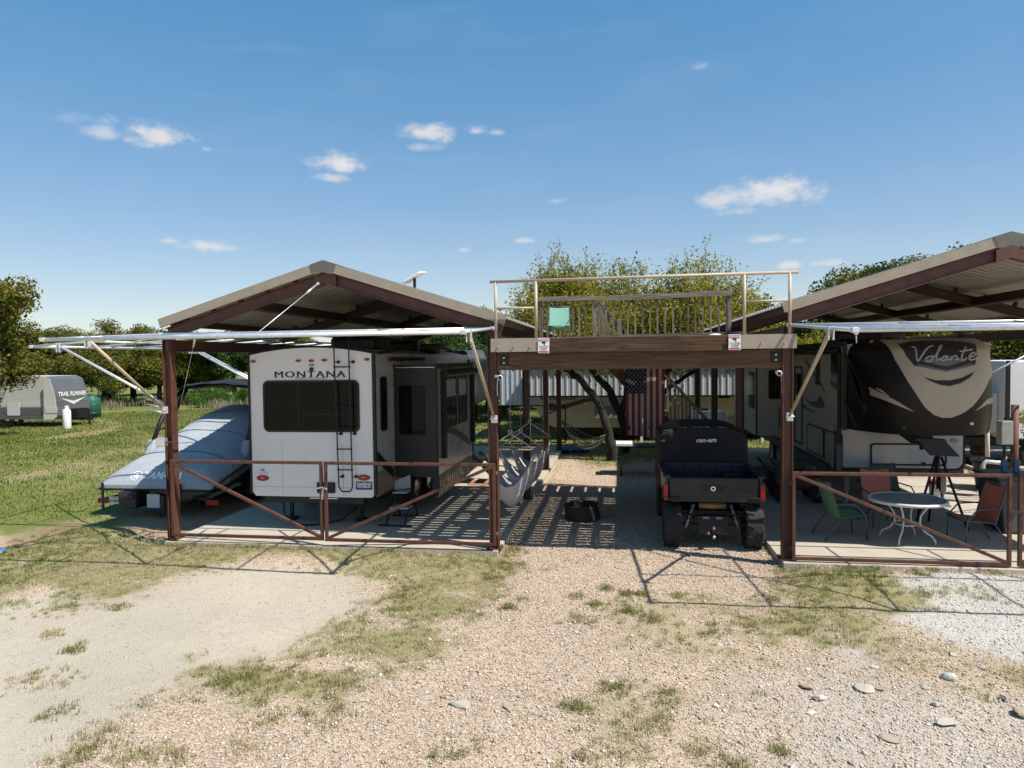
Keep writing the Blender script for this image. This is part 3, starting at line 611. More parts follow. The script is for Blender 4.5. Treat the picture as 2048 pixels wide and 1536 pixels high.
# ---------------------------------------------------------------- white fifth-wheel camper under the first carport
def q(x, y, Y): p = PY(x, y, Y); return (p[0], p[2])
RY = 12.5; RX0, RX1 = -6.91, -4.47; RXm = (RX0+RX1)/2
rv = thing('camper_trailer', 'white fifth-wheel camper with black rear window and ladder, parked behind the gates', 'camper', (RXm, RY, 0))
def roofz(x, a=3.24, h=.13): return a+h*(1-((x-RXm)/1.22)**2)
prof = [(RX0, .66), (RX0+.08, .57), (RX1-.08, .57), (RX1, .66)]+[(RX1-(RX1-RX0)*i/16, roofz(RX1-(RX1-RX0)*i/16)) for i in range(17)]
b = MB(); b.prism(prof, 'xz', RY, RY+.05); part('rear_wall', b, WHITE, rv)
inn = [(x+(.02 if x < RXm else -.02), z+(.02 if z < 2 else -.02)) for x, z in prof]
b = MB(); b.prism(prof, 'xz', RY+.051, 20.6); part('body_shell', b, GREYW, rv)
b = MB()  # nose over the hitch
b.prism([(20.6, 1.62), (23.6, 1.70), (24.0, 2.1), (24.05, 2.7), (23.8, 3.25), (23.3, 3.42), (20.6, 3.37)], 'yz', RX0+.01, RX1-.01); part('nose_cap', b, mat('dark_grey_cap', (.10, .10, .105), .3, 0, .1, 3, coat=.3), rv, bevel=.1)
b = MB()
for x in (RX0, RX1): b.box(x-.028, x+.012 if x == RX0 else x+.028, RY-.018, RY+.04, .62, roofz(x)+.01)
b.tube([(RX1-(RX1-RX0)*i/16, RY, roofz(RX1-(RX1-RX0)*i/16)+.008) for i in range(17)], .022, 6); part('edge_trim', b, BLACK, rv)
b = MB(); b.box(RX0+.25, RX1-.25, RY+.02, RY+.14, .45, .565); part('rear_bumper', b, BLACK, rv)
b = MB(); b.box(RX0+1.15, RX0+1.7, RY-.01, RY+.02, .535, .555); part('bumper_strip', b, CHROME, rv)
for xs_ in (RX0+.62, RX1-.62): b = MB(); b.box(xs_-.003, xs_+.003, RY-.003, RY, .60, 1.55); part('panel_seam', b, mat('seam_grey', (.42, .42, .41), .5), rv)
b = MB(); b.box(RX0+.03, RX1-.03, RY-.0035, RY, .745, .752); part('panel_seam', b, MATS['seam_grey'], rv)
# big window with inner sliding frame
x0, z1 = q(528, 763, RY); x1, z0 = q(718.5, 862.5, RY)
b = MB(); b.prism(rrect(x0, x1, z0, z1, .10), 'xz', RY, RY-.012); wn = part('rear_window', b, GLASS, rv)
b = MB(); ring(rrect(x0-.018, x1+.018, z0-.018, z1+.018, .11), rrect(x0+.022, x1-.022, z0+.022, z1-.022, .08), 'xz', RY-.004, RY-.022, b); part('window_frame', b, BLACK, wn)
xa, zb = q(598, 828, RY); b = MB(); b.box(xa-.008, xa+.008, RY-.017, RY-.011, z0+.05, z1-.03); b.box(xa, x1-.03, RY-.0165, RY-.0115, zb-.006, zb+.006); part('sliding_sash', b, BLACK, wn)
# clearance and tail lights
for (cx, cy, a, h) in ((507, 723, .052, .026), (597, 721.5, .052, .026), (623, 721.5, .052, .026), (649, 720.5, .052, .026), (734, 719, .052, .026)):
    x, z = q(cx, cy, RY); b = MB(); b.prism(oval(x, z, a, h), 'xz', RY, RY-.03); part('clearance_light', b, REDL, rv, bevel=.008)
for (cx, cy) in ((526, 956), (728, 955)):
    x, z = q(cx, cy, RY); b = MB(); b.prism(oval(x, z, .125, .056), 'xz', RY, RY-.02); tl = part('tail_light', b, REDL, rv, bevel=.008)
    b = MB(); b.prism(oval(x, z, .035, .012), 'xz', RY-.02, RY-.024); part('reflector', b, mat('pink_reflector', (.6, .25, .22), .3), tl)
x, z = q(623.5, 738.5, RY); b = MB(); b.prism(oval(x, z, .036, .036), 'xz', RY, RY-.03); part('camera_eye', b, BLACK, rv)
b = MB(); b.prism(rrect(x-.05, x+.05, z+.055, z+.12, .01), 'xz', RY, RY-.003); part('sticker', b, mat('sticker_pale', (.62, .62, .62), .4), rv)
part('sticker_print', text_mb('NO', .05, 'xz', (x, RY-.005, z+.062), sx=1.3, bold=.002), BLACK, rv)
# lettering with slab serifs
xa, _ = q(550, 754, RY); xb, _ = q(691, 754, RY); _, zl = q(620, 754.5, RY); _, zu = q(620, 741.5, RY); H = zu-zl; cap = H/.73
tm = text_mb('MONTANA', cap, 'xz', (0, 0, 0), spacing=1.2); wv = [v[0] for v in tm.v]; s = (xb-xa)/(max(wv)-min(wv)); cxm = (max(wv)+min(wv))/2
b = MB()
for dx_, dy_ in ((-.007, .004), (0, .0045), (.007, .005)): b.add([((v[0]-cxm)*s+(xa+xb)/2+dx_, RY-dy_, zl+v[2]) for v in tm.v], tm.f)
lt = part('lettering', b, BLACK, rv)
b = MB(); lw = (xb-xa)/7
for k in range(7):
    cx = xa+lw*(k+.5)
    if k == 1: continue
    for sx in ((-.33, .33) if k != 3 else (0,)): b.box(cx+sx*lw-.022, cx+sx*lw+.022, RY-.0065, RY-.0045, zl-.003, zl+.007)
part('serif', b, BLACK, lt)
xm_, zh = q(623, 759.5, RY); part('lettering', text_mb('HIGH COUNTRY', .062, 'xz', (xm_, RY-.004, zh), sx=1.25, spacing=1.1), mat('grey_print', (.13, .13, .14), .4), rv)
xk, zk = q(526, 946, RY); part('lettering', text_mb('KEYSTONE', .03, 'xz', (xk, RY-.004, zk), sx=1.3, spacing=1.2), mat('blue_print', (.06, .14, .32), .4), rv)
b = MB(); b.prism([(xk-.06, zk+.055), (xk-.01, zk+.08), (xk+.05, zk+.07), (xk+.01, zk+.06), (xk+.05, zk+.04), (xk-.02, zk+.045)], 'xz', RY-.003, RY-.005); part('maker_emblem', b, MATS['blue_print'], rv)
x0, z1 = q(635, 964, RY); x1, z0 = q(671, 986, RY); b = MB(); b.prism(rrect(x0, x1, z0, z1, .02), 'xz', RY, RY-.03); part('plate_holder', b, BLACK, rv)
x0, z1 = q(712, 963, RY); x1, z0 = q(744.5, 979.5, RY); b = MB(); b.prism(rrect(x0, x1, z0, z1, .008), 'xz', RY, RY-.008); dp = part('dealer_plate', b, BLACK, rv)
b = MB(); b.prism(rrect(x0+.012, x1-.012, z0+.022, z1-.022, .004), 'xz', RY-.008, RY-.011); part('blue_panel', b, mat('dealer_blue', (.015, .11, .38), .35), dp)
wp = mat('white_print', (.75, .75, .75), .4)
for body, dz, sz in (('CAMPING', .088, .062), ('WORLD', .038, .066)): part('lettering', text_mb(body, sz, 'xz', ((x0+x1)/2, RY-.0135, z0+dz), sx=1.05, bold=.0025), wp, dp)
# ladder
lad = MB(); xl0, zt = q(667, 690, RY-.09); xl1, _ = q(697, 690, RY-.09); xb0, zb0 = q(678, 983, RY-.09); xb1, _ = q(705, 983, RY-.09)
y = RY-.09
pts = [(xl0, RY+.15, zt+.14), (xl0, y, zt+.13), (xl0+.003, y, zt), (xb0, y, zb0+.10)]+[(xb0+.02+.02*i, y, zb0+.03*(2-i)) for i in range(3)]+[(xb1-.06, y, zb0), (xb1-.02, y, zb0+.03), (xb1, y, zb0+.10), (xl1, y, zt), (xl1, y, zt+.13), (xl1, RY+.15, zt+.14)]
lad.tube(pts, .0135, 8); la = part('ladder', lad, BLACK, rv, smooth=True)
for ry in (734, 763, 898, 939.5, 812, 856):
    p0, p1 = q(665, ry, y), q(700, ry, y); t = (p0[1]-zb0)/(zt-zb0); a = xb0+(xl0-xb0)*t; c = xb1+(xl1-xb1)*t
    b = MB(); b.cyl((a-.02, y, p0[1]), (c+.02, y, p0[1]), .012, 8); part('rung', b, BLACK, la, smooth=True)
for ry in (724, 868, 954):
    z_ = q(680, ry, y)[1]; t = (z_-zb0)/(zt-zb0)
    for a in (xb0+(xl0-xb0)*t, xb1+(xl1-xb1)*t):
        b = MB(); b.cyl((a+.05, RY, z_), (a+.05, RY-.03, z_), .03, 12); b.cyl((a, y, z_), (a+.05, RY-.02, z_), .01, 6); part('standoff', b, BLACK, la)
# right-hand side: side window, slide-out, upper wall, skirt, wheels
b = MB(); b.box(RX1-.002, RX1+.012, RY+.06, 20.5, .57, 1.02); part('side_skirt', b, BEIGE, rv)
b = MB(); b.prism(rrect(12.85, 13.18, 1.78, 2.78, .08), 'yz', RX1, RX1+.012); wn = part('side_window', b, GLASS, rv)
b = MB(); ring(rrect(12.83, 13.20, 1.76, 2.80, .09), rrect(12.87, 13.16, 1.80, 2.76, .07), 'yz', RX1+.005, RX1+.02, b); part('window_frame', b, BLACK, wn)
b = MB(); b.prism([(12.62, 1.22), (13.5, .78), (13.55, .92), (12.62, 1.42)], 'yz', RX1+.014, RX1+.018); part('side_graphic', b, BLACK, rv)
SX1, SY0, SY1 = -3.6, 13.66, 17.1
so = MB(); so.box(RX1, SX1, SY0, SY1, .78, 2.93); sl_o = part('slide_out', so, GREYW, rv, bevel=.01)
b = MB(); b.box(RX1+.01, SX1+.012, SY0-.016, SY0-.002, .77, 2.935); part('rear_panel', b, mat('charcoal_panel', (.010, .010, .011), .45, 0, .1, 2), sl_o)
b = MB(); b.prism(rrect(-4.36, -3.82, 1.62, 2.60, .05), 'xz', SY0-.016, SY0-.022); part('slide_window', b, GLASS, sl_o)
b = MB(); b.box(RX1+.01, SX1+.03, SY0-.05, SY0+.03, 2.945, 3.01); b.box(SX1-.02, SX1+.04, SY0, SY1, 2.94, 3.03); part('slide_topper', b, BLACKG, sl_o)
b = MB(); b.box(RX1+.06, SX1-.02, SY0-.056, SY0-.05, 2.955, 2.965); part('topper_strip', b, CHROME, sl_o)
b = MB(); b.box(SX1-.01, SX1+.025, SY0-.02, SY0+.03, .4, 2.95); b.box(SX1-.01, SX1+.025, SY1-.03, SY1+.02, .6, 2.95); part('corner_trim', b, BLACK, sl_o)
for (a, c) in ((14.35, 15.35), (15.55, 16.45)):
    b = MB(); b.prism(rrect(a, c, 1.68, 2.72, .05), 'yz', SX1+.001, SX1+.012); wn = part('side_window', b, GLASS, sl_o); b = MB()
    ring(rrect(a-.02, c+.02, 1.66, 2.74, .06), rrect(a+.02, c-.02, 1.70, 2.70, .04), 'yz', SX1+.006, SX1+.02, b); b.box(SX1+.012, SX1+.018, a+.02, c-.02, 2.26, 2.29); b.box(SX1+.012, SX1+.018, (a+c)/2-.012, (a+c)/2+.012, 1.7, 2.26)
    part('window_frame', b, BLACK, sl_o)
for (a, c) in ((14.40, 15.30), (15.6, 16.40)):   # curtains seen through the panes
    b = MB(); b.grid([[(SX1-.0+.0125, a+(c-a)*i/24, zz) for i in range(25)] for zz in (2.32, 2.66)], flip=True); part('curtain', b, mat('sheer_curtain', (.30, .30, .31), .3, 0, .6, 5, stretch=(1, 9, 1)), sl_o)
b = MB(); b.box(SX1+.01, SX1+.10, 14.0, 14.12, 1.1, 2.85); b.box(SX1+.01, SX1+.10, 16.85, 16.97, 1.1, 2.85); b.cyl((SX1+.11, 13.95, 2.83), (SX1+.11, 17.0, 2.83), .075, 12); part('roll_awning', b, BLACK, sl_o)
b = MB(); b.prism([(14.3, 1.62), (15.5, 1.38), (16.4, 1.12), (16.9, 1.02), (16.4, 1.30), (15.4, 1.56), (14.3, 1.74)], 'yz', SX1+.002, SX1+.006); part('swoosh_graphic', b, mat('swoosh_grey', (.06, .06, .065), .35), sl_o)
for k in range(13):
    a = SY0+.05+k*.235; b = MB(); b.box(SX1-.03, SX1+.004, a, a+.225, .36, .775); b.box(SX1+.004, SX1+.012, a+.10, a+.125, .36, .775); part('skirt_panel', b, BEIGE, rv)
for k, yy in enumerate((14.75, 15.75)):
    b = MB(); b.lathe([(.2, -.11), (.33, -.11), (.37, -.07), (.37, .07), (.33, .11), (.2, .11)], (RX1+.02, yy, .37), 24, 'x'); wl = part('wheel', b, RUBBER, rv, smooth=True)
    b = MB(); b.lathe([(.02, .085), (.10, .10), (.17, .06), (.21, .112)], (RX1+.02, yy, .37), 16, 'x'); part('rim', b, RIM, wl, smooth=True)
for k, yy in enumerate((14.75, 15.75)):
    b = MB(); b.lathe([(.2, -.11), (.33, -.11), (.37, -.07), (.37, .07), (.33, .11), (.2, .11)], (RX0+.1, yy, .37), 20, 'x'); part('wheel', b, RUBBER, rv, smooth=True)
b = MB(); b.beam((RX0+.6, 12.7, .5), (RX0+.6, 20, .5), .06, .12); b.beam((RX1-.6, 12.7, .5), (RX1-.6, 20, .5), .06, .12); b.box(RX0+.3, RX1-.3, 14.6, 14.8, .34, .42); b.box(RX0+.3, RX1-.3, 15.6, 15.85, .34, .42); part('chassis', b, BLACK, rv)
for x in (RX0+.5, RX1-.5):
    for yy in (13.1, 19.4): b = MB(); b.box(x-.03, x+.03, yy-.03, yy+.03, .05, .5); b.box(x-.1, x+.1, yy-.1, yy+.1, 0, .05); part('stabiliser_jack', b, BLACK, rv)
for yy in (22.0,):
    for x in (RX0+.4, RX1-.4): b = MB(); b.box(x-.05, x+.05, yy-.05, yy+.05, .03, 1.66); b.box(x-.14, x+.14, yy-.14, yy+.14, 0, .03); part('landing_leg', b, BLACK, rv)
b = MB(); b.box(-6.2, -5.2, 14.6, 15.7, 3.30, 3.62); part('air_conditioner', b, BLACKG, rv, bevel=.08); b = MB(); b.box(-6.1, -5.3, 18.2, 19.2, 3.30, 3.62); part('air_conditioner', b, BLACKG, rv, bevel=.08)
b = MB(); b.box(-4.9, -4.5, 17.0, 17.5, 3.28, 3.5); part('roof_vent', b, BLACK, rv, bevel=.04)
b = MB(); b.tube([(RX1+.02, 12.7, 3.24), (RX1+.05, 14.5, 3.36), (RX1+.03, 16.2, 3.42), (RX1+.03, 18.5, 3.36)], .03, 6); b.cyl((RX1+.09, 13.2, 3.13), (RX1+.09, 15.6, 3.13), .035, 8); part('roof_gutter', b, BLACK, rv)
b = MB(); b.box(RX1, RX1+.02, 20.65, 20.95, 2.0, 3.1); part('front_window', b, GLASS, rv)
b = MB(); b.tube([(-6.35, 12.6, .56), (-6.3, 12.55, .22), (-6.05, 12.5, .03), (-5.7, 12.6, .02), (-5.3, 12.9, .06), (-5.0, 13.0, .3)], .02, 6); part('power_cord', b, BLACK, rv, smooth=True)
# entry steps
s = thing('entry_steps', 'black folding camper steps beside the camper wheels', 'steps', (-3.6, 17.4, 0)); 
for k in range(3):
    z = .62-.2*k; x = -3.62+.24*k; b = MB(); b.box(x, x+.25, 17.2, 17.95, z-.02, z+.012); part('tread', b, BLACK, s)
for y in (17.2, 17.95): b = MB(); b.beam((-3.6, y, .72), (-2.95, y, 0.02), .03, .09); part('side_rail', b, BLACK, s)
# ---------------------------------------------------------------- cream and brown fifth-wheel under the second carport
VX, VW = 5.56, 1.28
v = thing('camper_trailer', 'cream and dark brown fifth-wheel camper facing out, behind the patio table', 'camper', (VX, 15.3, 0))
VX0, VX1 = VX-VW, VX+VW; VYC = 14.45
capy = lambda x, z: 13.20+1.25*abs((x-VX)/VW)**3.2+.16*((z-2.35)/.8)**2+(.25*max(0, (z-3.15)/.2)**2 if z > 3.15 else 0)
DBR = mat('dark_brown_gelcoat', (.013, .0105, .0095), .4, 0, .15, 2, spec=.25); CRM = mat('warm_cream_gelcoat', (.44, .385, .30), .4, 0, .05, 2, spec=.3); DGY = mat('badge_charcoal', (.032, .030, .030), .35, 0, .1, 4); MGY = mat('badge_grey', (.17, .16, .155), .4)
def capxy(px, py):
    r_ = ray(px, py); a, c = 12.8/r_[1], 15.2/r_[1]; f = lambda t: (lambda p: p[1]-capy(min(max(p[0], VX0), VX1), p[2]))(_C+r_*t)
    for _ in range(40):
        m_ = (a+c)/2
        if f(m_) > 0: c = m_
        else: a = m_
    p = _C+r_*a; return (p[0], p[2])
poly = lambda pts: [capxy(*p) for p in pts]
creamP = poly([(1752,676),(1985,676),(1988,700),(1986,730),(1978,760),(1965,787),(1947,811),(1927,826),(1905,835),(1887,836),(1868,830),(1850,815),(1838,797),(1815,762),(1790,720)])
badgeP = poly([(1794,688),(1825,682),(1870,680),(1920,682),(1950,688),(1953,705),(1951,729),(1893,744),(1828,731),(1812,712)])
smileP = poly([(1831,744),(1848,754),(1870,760),(1897,761),(1925,755),(1951,741),(1940,755),(1920,767),(1900,772),(1880,770),(1858,761)])
streakL = poly([(1738,774),(1760,785),(1800,806),(1828,824),(1800,813),(1765,799),(1740,790)]); streakL2 = poly([(1748,774),(1764,780),(1782,796),(1766,786)])
streakR = poly([(1950,822),(1975,798),(1996,786),(1996,800),(1975,808)]); diam = poly([(1842,722),(1862,716),(1895,714),(1926,718),(1930,722),(1893,733)]); diam2 = poly([(1835,728),(1893,741),(1945,726),(1945,729),(1893,744),(1838,731)])
def inside(p, P):
    x, y = p; c = False; n = len(P); j = n-1
    for i in range(n):
        if ((P[i][1] > y) != (P[j][1] > y)) and (x < (P[j][0]-P[i][0])*(y-P[i][1])/(P[j][1]-P[i][1]+1e-12)+P[i][0]): c = not c
        j = i
    return c
NX, NZ = 250, 170; zlo, zhi = 1.68, 3.38; cb = MB(); xs = [VX0+(VX1-VX0)*i/NX for i in range(NX+1)]; zs = [zlo+(zhi-zlo)*j/NZ for j in range(NZ+1)]
cb.v = [(x, capy(x, z), z) for z in zs for x in xs]
for j in range(NZ):
    for i in range(NX):
        p = ((xs[i]+xs[i+1])/2, (zs[j]+zs[j+1])/2); k = 0
        if inside(p, smileP): k = 4
        elif inside(p, diam): k = 3
        elif inside(p, diam2): k = 3
        elif inside(p, badgeP): k = 2
        elif inside(p, creamP): k = 1
        elif inside(p, streakL) or inside(p, streakR) or inside(p, streakL2): k = 1
        cb.f.append((j*(NX+1)+i, j*(NX+1)+i+1, (j+1)*(NX+1)+i+1, (j+1)*(NX+1)+i)); cb.mi.append(k)
cap_o = part('front_cap', cb, [DBR, CRM, DGY, MGY, BLACK], v, smooth=True)
b = MB(); rowb = [(x, capy(x, zlo), zlo) for x in xs[::5]]; rowt = [(x, capy(x, zhi), zhi) for x in xs[::5]]
b.grid([rowb, [(x, VYC+1.1, zlo) for x in xs[::5]]], flip=False); b.grid([rowt, [(x, VYC+.2, zhi+.03) for x in xs[::5]]], flip=True); part('cap_underside', b, DBR, v)
# script lettering: strokes laid on the curved cap
glyph = [[(1820,687),(1826,688),(1828,697),(1829,707),(1831,711)], [(1831,711),(1838,701),(1845,691),(1852,686),(1857,685)],
         [(1850,703),(1845,706),(1845,710),(1850,711),(1856,706),(1855,702),(1850,703)], [(1855,705),(1862,700),(1870,688),(1872,684),(1868,687),(1863,703),(1865,709),(1871,705)],
         [(1882,702),(1875,703),(1872,708),(1876,709),(1882,702),(1881,708),(1886,707)], [(1888,702),(1887,709),(1890,704),(1896,701),(1898,704),(1897,708),(1902,706)],
         [(1914,686),(1908,698),(1906,706),(1909,709),(1915,705)], [(1903,694),(1912,693),(1924,691)], [(1919,704),(1928,701),(1929,697),(1924,697),(1919,703),(1921,708),(1928,707),(1936,702)]]
b = MB()
for g in glyph:
    c3 = [];
    for i in range(len(g)-1):
        p0, p1, p2, p3 = g[max(i-1, 0)], g[i], g[i+1], g[min(i+2, len(g)-1)]
        for s_ in range(5):
            t = s_/5; f = lambda a0, a1, a2, a3: .5*(2*a1+(a2-a0)*t+(2*a0-5*a1+4*a2-a3)*t*t+(3*a1-a0-3*a2+a3)*t**3)
            c3.append((f(p0[0], p1[0], p2[0], p3[0]), f(p0[1], p1[1], p2[1], p3[1])))
    c3.append(g[-1]); pp = [capxy(1881+(u-1870)*1.16, 706+(w_-697)*1.2) for u, w_ in c3]; dx = 0
    b.tube([(x+dx, capy(x+dx, z)-.002, z) for x, z in pp], .015, 6)
part('script_lettering', b, mat('lettering_silver', (.42, .41, .40), .35), cap_o, smooth=True)
x, z = capxy(1743, 684); b = MB(); b.prism(oval(x, z, .04, .035), 'xz', capy(x, z)-.02, capy(x, z)+.02); part('clearance_light', b, REDL, cap_o)
x, z = capxy(1942, 847); b = MB(); b.sphere((x, capy(x, z), z), .04, 10, 8); part('cap_lamp', b, RIM, cap_o, smooth=True)
b = MB()
P0 = [capxy(*p) for p in ((1793,843),(1805,848),(1830,858),(1808,857))]; b.add([(x, capy(x, z)-.004, z) for x, z in P0], [(0, 3, 2, 1)]); part('headlight_graphic', b, MGY, cap_o)
# body behind the cap
b = MB(); b.prism([(VX0, .85), (VX1, .85), (VX1, 3.30), (VX+.5, 3.40), (VX-.5, 3.40), (VX0, 3.30)], 'xz', 15.42, 24.2); b.prism([(VX0, 1.69), (VX1, 1.69), (VX1, 3.30), (VX+.5, 3.40), (VX-.5, 3.40), (VX0, 3.30)], 'xz', VYC+.004, 15.418); part('body_shell', b, OFFW, v)
b = MB(); b.box(VX0-.022, VX0+.03, VYC-.03, VYC+.05, 1.66, 3.32); b.beam((VX0-.01, VYC, 3.33), (VX0-.01, 24, 3.33), .06, .08); b.beam((VX0-.01, 15.4, .84), (VX0-.01, 24, .84), .04, .06); part('edge_trim', b, BLACK, v)
# lower front wall with baggage door
y0 = 15.2; xa, zt = q(1690, 862, y0); xb, zb = q(1926, 938, y0); xa, xb = VX0+.08, VX1-.10
b = MB(); b.prism(rrect(xa, xb, .80, 1.66, .16), 'xz', y0, 15.42); lw = part('lower_front_wall', b, mat('lower_wall_grey', (.52, .52, .52), .25, 0, .05, 3, coat=.3), v, bevel=.05)
b = MB(); ring(rrect(xa-.015, xb+.015, .785, 1.675, .17), rrect(xa+.018, xb-.018, .818, 1.642, .15), 'xz', y0+.07, y0+.0, b); part('wall_trim', b, BLACK, lw)
dx0, dz1 = q(1740, 886, y0); dx1, dz0 = q(1893, 932, y0); b = MB(); ring(rrect(dx0, dx1, dz0, dz1, .07), rrect(dx0+.035, dx1-.035, dz0+.035, dz1-.035, .05), 'xz', y0-.002, y0-.018, b); part('baggage_door_seal', b, BLACK, lw)
b = MB(); b.prism(rrect(dx0+.036, dx1-.036, dz0+.036, dz1-.036, .05), 'xz', y0-.001, y0-.008); bd = part('baggage_door', b, MATS['lower_wall_grey'], lw)
b = MB(); b.box(5.95, 6.02, y0-.03, y0-.009, dz0+.01, dz0+.07); b.box(dx0+.15, dx0+.19, y0-.02, y0-.009, dz0+.01, dz0+.03); part('latch', b, BLACK, bd)
x, z = q(1908, 881, y0); b = MB(); b.prism(oval(x, z, .075, .038), 'xz', y0-.001, y0-.015); mk = part('maker_badge', b, MGY, lw); b = MB(); b.prism(oval(x, z, .055, .022), 'xz', y0-.015, y0-.018); part('badge_face', b, mat('badge_pale', (.35, .35, .33), .4), mk)
# hitch pin box and landing legs
b = MB(); b.prism([(14.0, 1.67), (15.1, 1.67), (15.0, 1.52), (14.4, 1.42), (14.05, 1.46)], 'yz', VX-.13, VX+.13); b.cyl((VX, 14.2, 1.32), (VX, 14.2, 1.45), .04, 12); part('pin_box', b, BLACK, v, bevel=.02)
for x in (VX0+.35, VX1-.35): b = MB(); b.box(x-.05, x+.05, 15.5, 15.6, .3, .85); b.cyl((x, 15.55, .04), (x, 15.55, .3), .035, 10); b.box(x-.12, x+.12, 15.43, 15.67, 0, .04); part('landing_leg', b, mat('leg_grey', (.3, .3, .3), .4, .5), v)
# left side wall: graphics, windows, doors, lamp, compartments, slide
def yz(px, py): p = PX(px, py, VX0); return (p[1], p[2])
def sidepoly(nm, pts, m, t=.006, par=None): b = MB(); b.prism([yz(*p) for p in pts], 'yz', VX0-.001, VX0-t); return part(nm, b, m, par or v)
def siderect(nm, x0, x1, ytop0, ybot0, m, t=.012, r=.05, par=None):
    (a, z1), (c, z0) = yz(x0, ytop0), yz(x1, ybot0); b = MB(); b.prism(rrect(min(a, c), max(a, c), z0, z1, r), 'yz', VX0-.001, VX0-t); return part(nm, b, m, par or v)
sidepoly('swoosh_graphic', [(1690, 706), (1702, 722), (1728, 800), (1725, 806), (1706, 760)], DBR); sidepoly('swoosh_graphic', [(1697, 722), (1712, 752), (1732, 815), (1730, 830), (1712, 775)], DBR); sidepoly('swoosh_graphic', [(1688, 792), (1698, 816), (1716, 852), (1710, 856), (1699, 830)], DBR)
sidepoly('swoosh_graphic', [(1609, 797), (1622, 804), (1635, 802), (1641, 790), (1650, 812), (1643, 818), (1625, 812)], DGY); sidepoly('swoosh_graphic', [(1604, 805), (1620, 820), (1637, 826), (1622, 824), (1604, 812)], DGY); sidepoly('swoosh_graphic', [(1610, 716), (1640, 762), (1654, 792), (1637, 764), (1610, 722)], DGY)
wn = siderect('side_window', 1663, 1678, 700, 783, GLASS, .014, .06); siderect('side_window', 1632, 1640, 700, 770, GLASS, .014, .04); siderect('entry_door_window', 1593, 1602, 747, 790, GLASS, .02, .05)
b = MB(); (a, z1), (c, z0) = yz(1590, 735), yz(1605, 860); ring(rrect(c, a, .98, 2.85, .06), rrect(c+.04, a-.04, 1.02, 2.81, .05), 'yz', VX0-.002, VX0-.02, b); dr = part('door_frame', b, BLACK, v)
for (x0, x1, y0_, y1_) in ((1615, 1648, 833, 884), (1650, 1671, 842, 905), (1673, 1686, 849, 913)):
    (a, z1), (c, z0) = yz(x0, y0_), yz(x1, y1_); c, a = min(a, c), max(a, c); z0_, z1_ = (.92 if x0 < 1640 else .78), 1.55
    b = MB(); ring(rrect(c, a, z0_, z1_, .06), rrect(c+.03, a-.03, z0_+.03, z1_-.03, .05), 'yz', VX0-.002, VX0-.018, b); part('compartment_seal', b, BLACK, v)
    b = MB(); b.prism(rrect(c+.031, a-.031, z0_+.031, z1_-.031, .05), 'yz', VX0-.001, VX0-.01); part('compartment_door', b, OFFW, v)
for px in (1680,):
    (a, z1) = yz(1683, 700); b = MB(); b.box(VX0-.06, VX0-.004, a-.05, a+.05, 1.35, 3.15); part('awning_arm', b, BLACK, v)
b = MB(); b.cyl((VX0-.08, 14.7, 3.2), (VX0-.08, 18.2, 3.2), .07, 12); part('awning_roll', b, BLACK, v, smooth=True)
(a, z1) = yz(1640, 708); b = MB(); b.box(VX0-.08, VX0-.004, a-.10, a+.10, z1-.08, z1+.06); part('porch_lamp', b, BLACK, v, bevel=.02)
b = MB(); b.box(3.42, VX0, 18.7, 22.2, 1.08, 3.05); sv = part('slide_out', b, OFFW, v, bevel=.01)
b = MB(); b.box(3.40, 3.44, 18.68, 18.72, 1.06, 3.07); b.box(3.40, VX0, 18.685, 18.72, 3.05, 3.08); part('corner_trim', b, BLACK, sv)
x0, z1 = q(1537, 700, 18.7); x1, z0 = q(1570, 798, 18.7); b = MB(); b.prism(rrect(x0, x1, z0, 2.75, .05), 'xz', 18.699, 18.69); part('slide_window', b, GLASS, sv)
b = MB(); b.prism(rrect(18.95, 19.75, 1.75, 2.7, .05), 'yz', 3.419, 3.41); part('side_window', b, GLASS, sv)
b = MB(); b.tube([(4.05, 18.69, 1.85), (3.98, 18.66, 1.8), (3.97, 18.66, 1.35), (4.05, 18.69, 1.25)], .014, 6); part('grab_handle', b, BLACK, sv)
b = MB(); b.box(VX0-.0, VX1, 15.45, 24.2, .62, .84); part('chassis_skirt', b, mat('dark_skirt', (.05, .052, .055), .5), v)
for yy in (20.3, 21.2):
    for x in (VX0+.12, VX1-.12):
        b = MB(); b.lathe([(.2, -.11), (.33, -.11), (.37, -.07), (.37, .07), (.33, .11), (.2, .11)], (x, yy, .37), 20, 'x'); wl = part('wheel', b, RUBBER, v, smooth=True)
        b = MB(); b.lathe([(.02, -.08), (.12, -.1), (.21, -.112)], (x, yy, .37), 14, 'x'); part('rim', b, RIM, wl, smooth=True)
b = MB(); b.box(VX-.5, VX+.5, 17.5, 18.6, 3.38, 3.68); part('air_conditioner', b, BLACKG, v, bevel=.08)
b = MB(); b.box(VX0+.02, VX0+.6, 15.0, 15.6, 3.3, 3.55); part('roof_vent', b, BLACK, v, bevel=.04)
b = MB(); b.box(VX1-.002, VX1+.5, 15.9, 19.5, 1.8, 3.05); b2 = part('slide_out', b, OFFW, v, bevel=.01); b = MB(); b.box(VX1, VX1+.52, 15.88, 15.92, 1.78, 3.07); part('slide_end_trim', b, BLACK, b2)
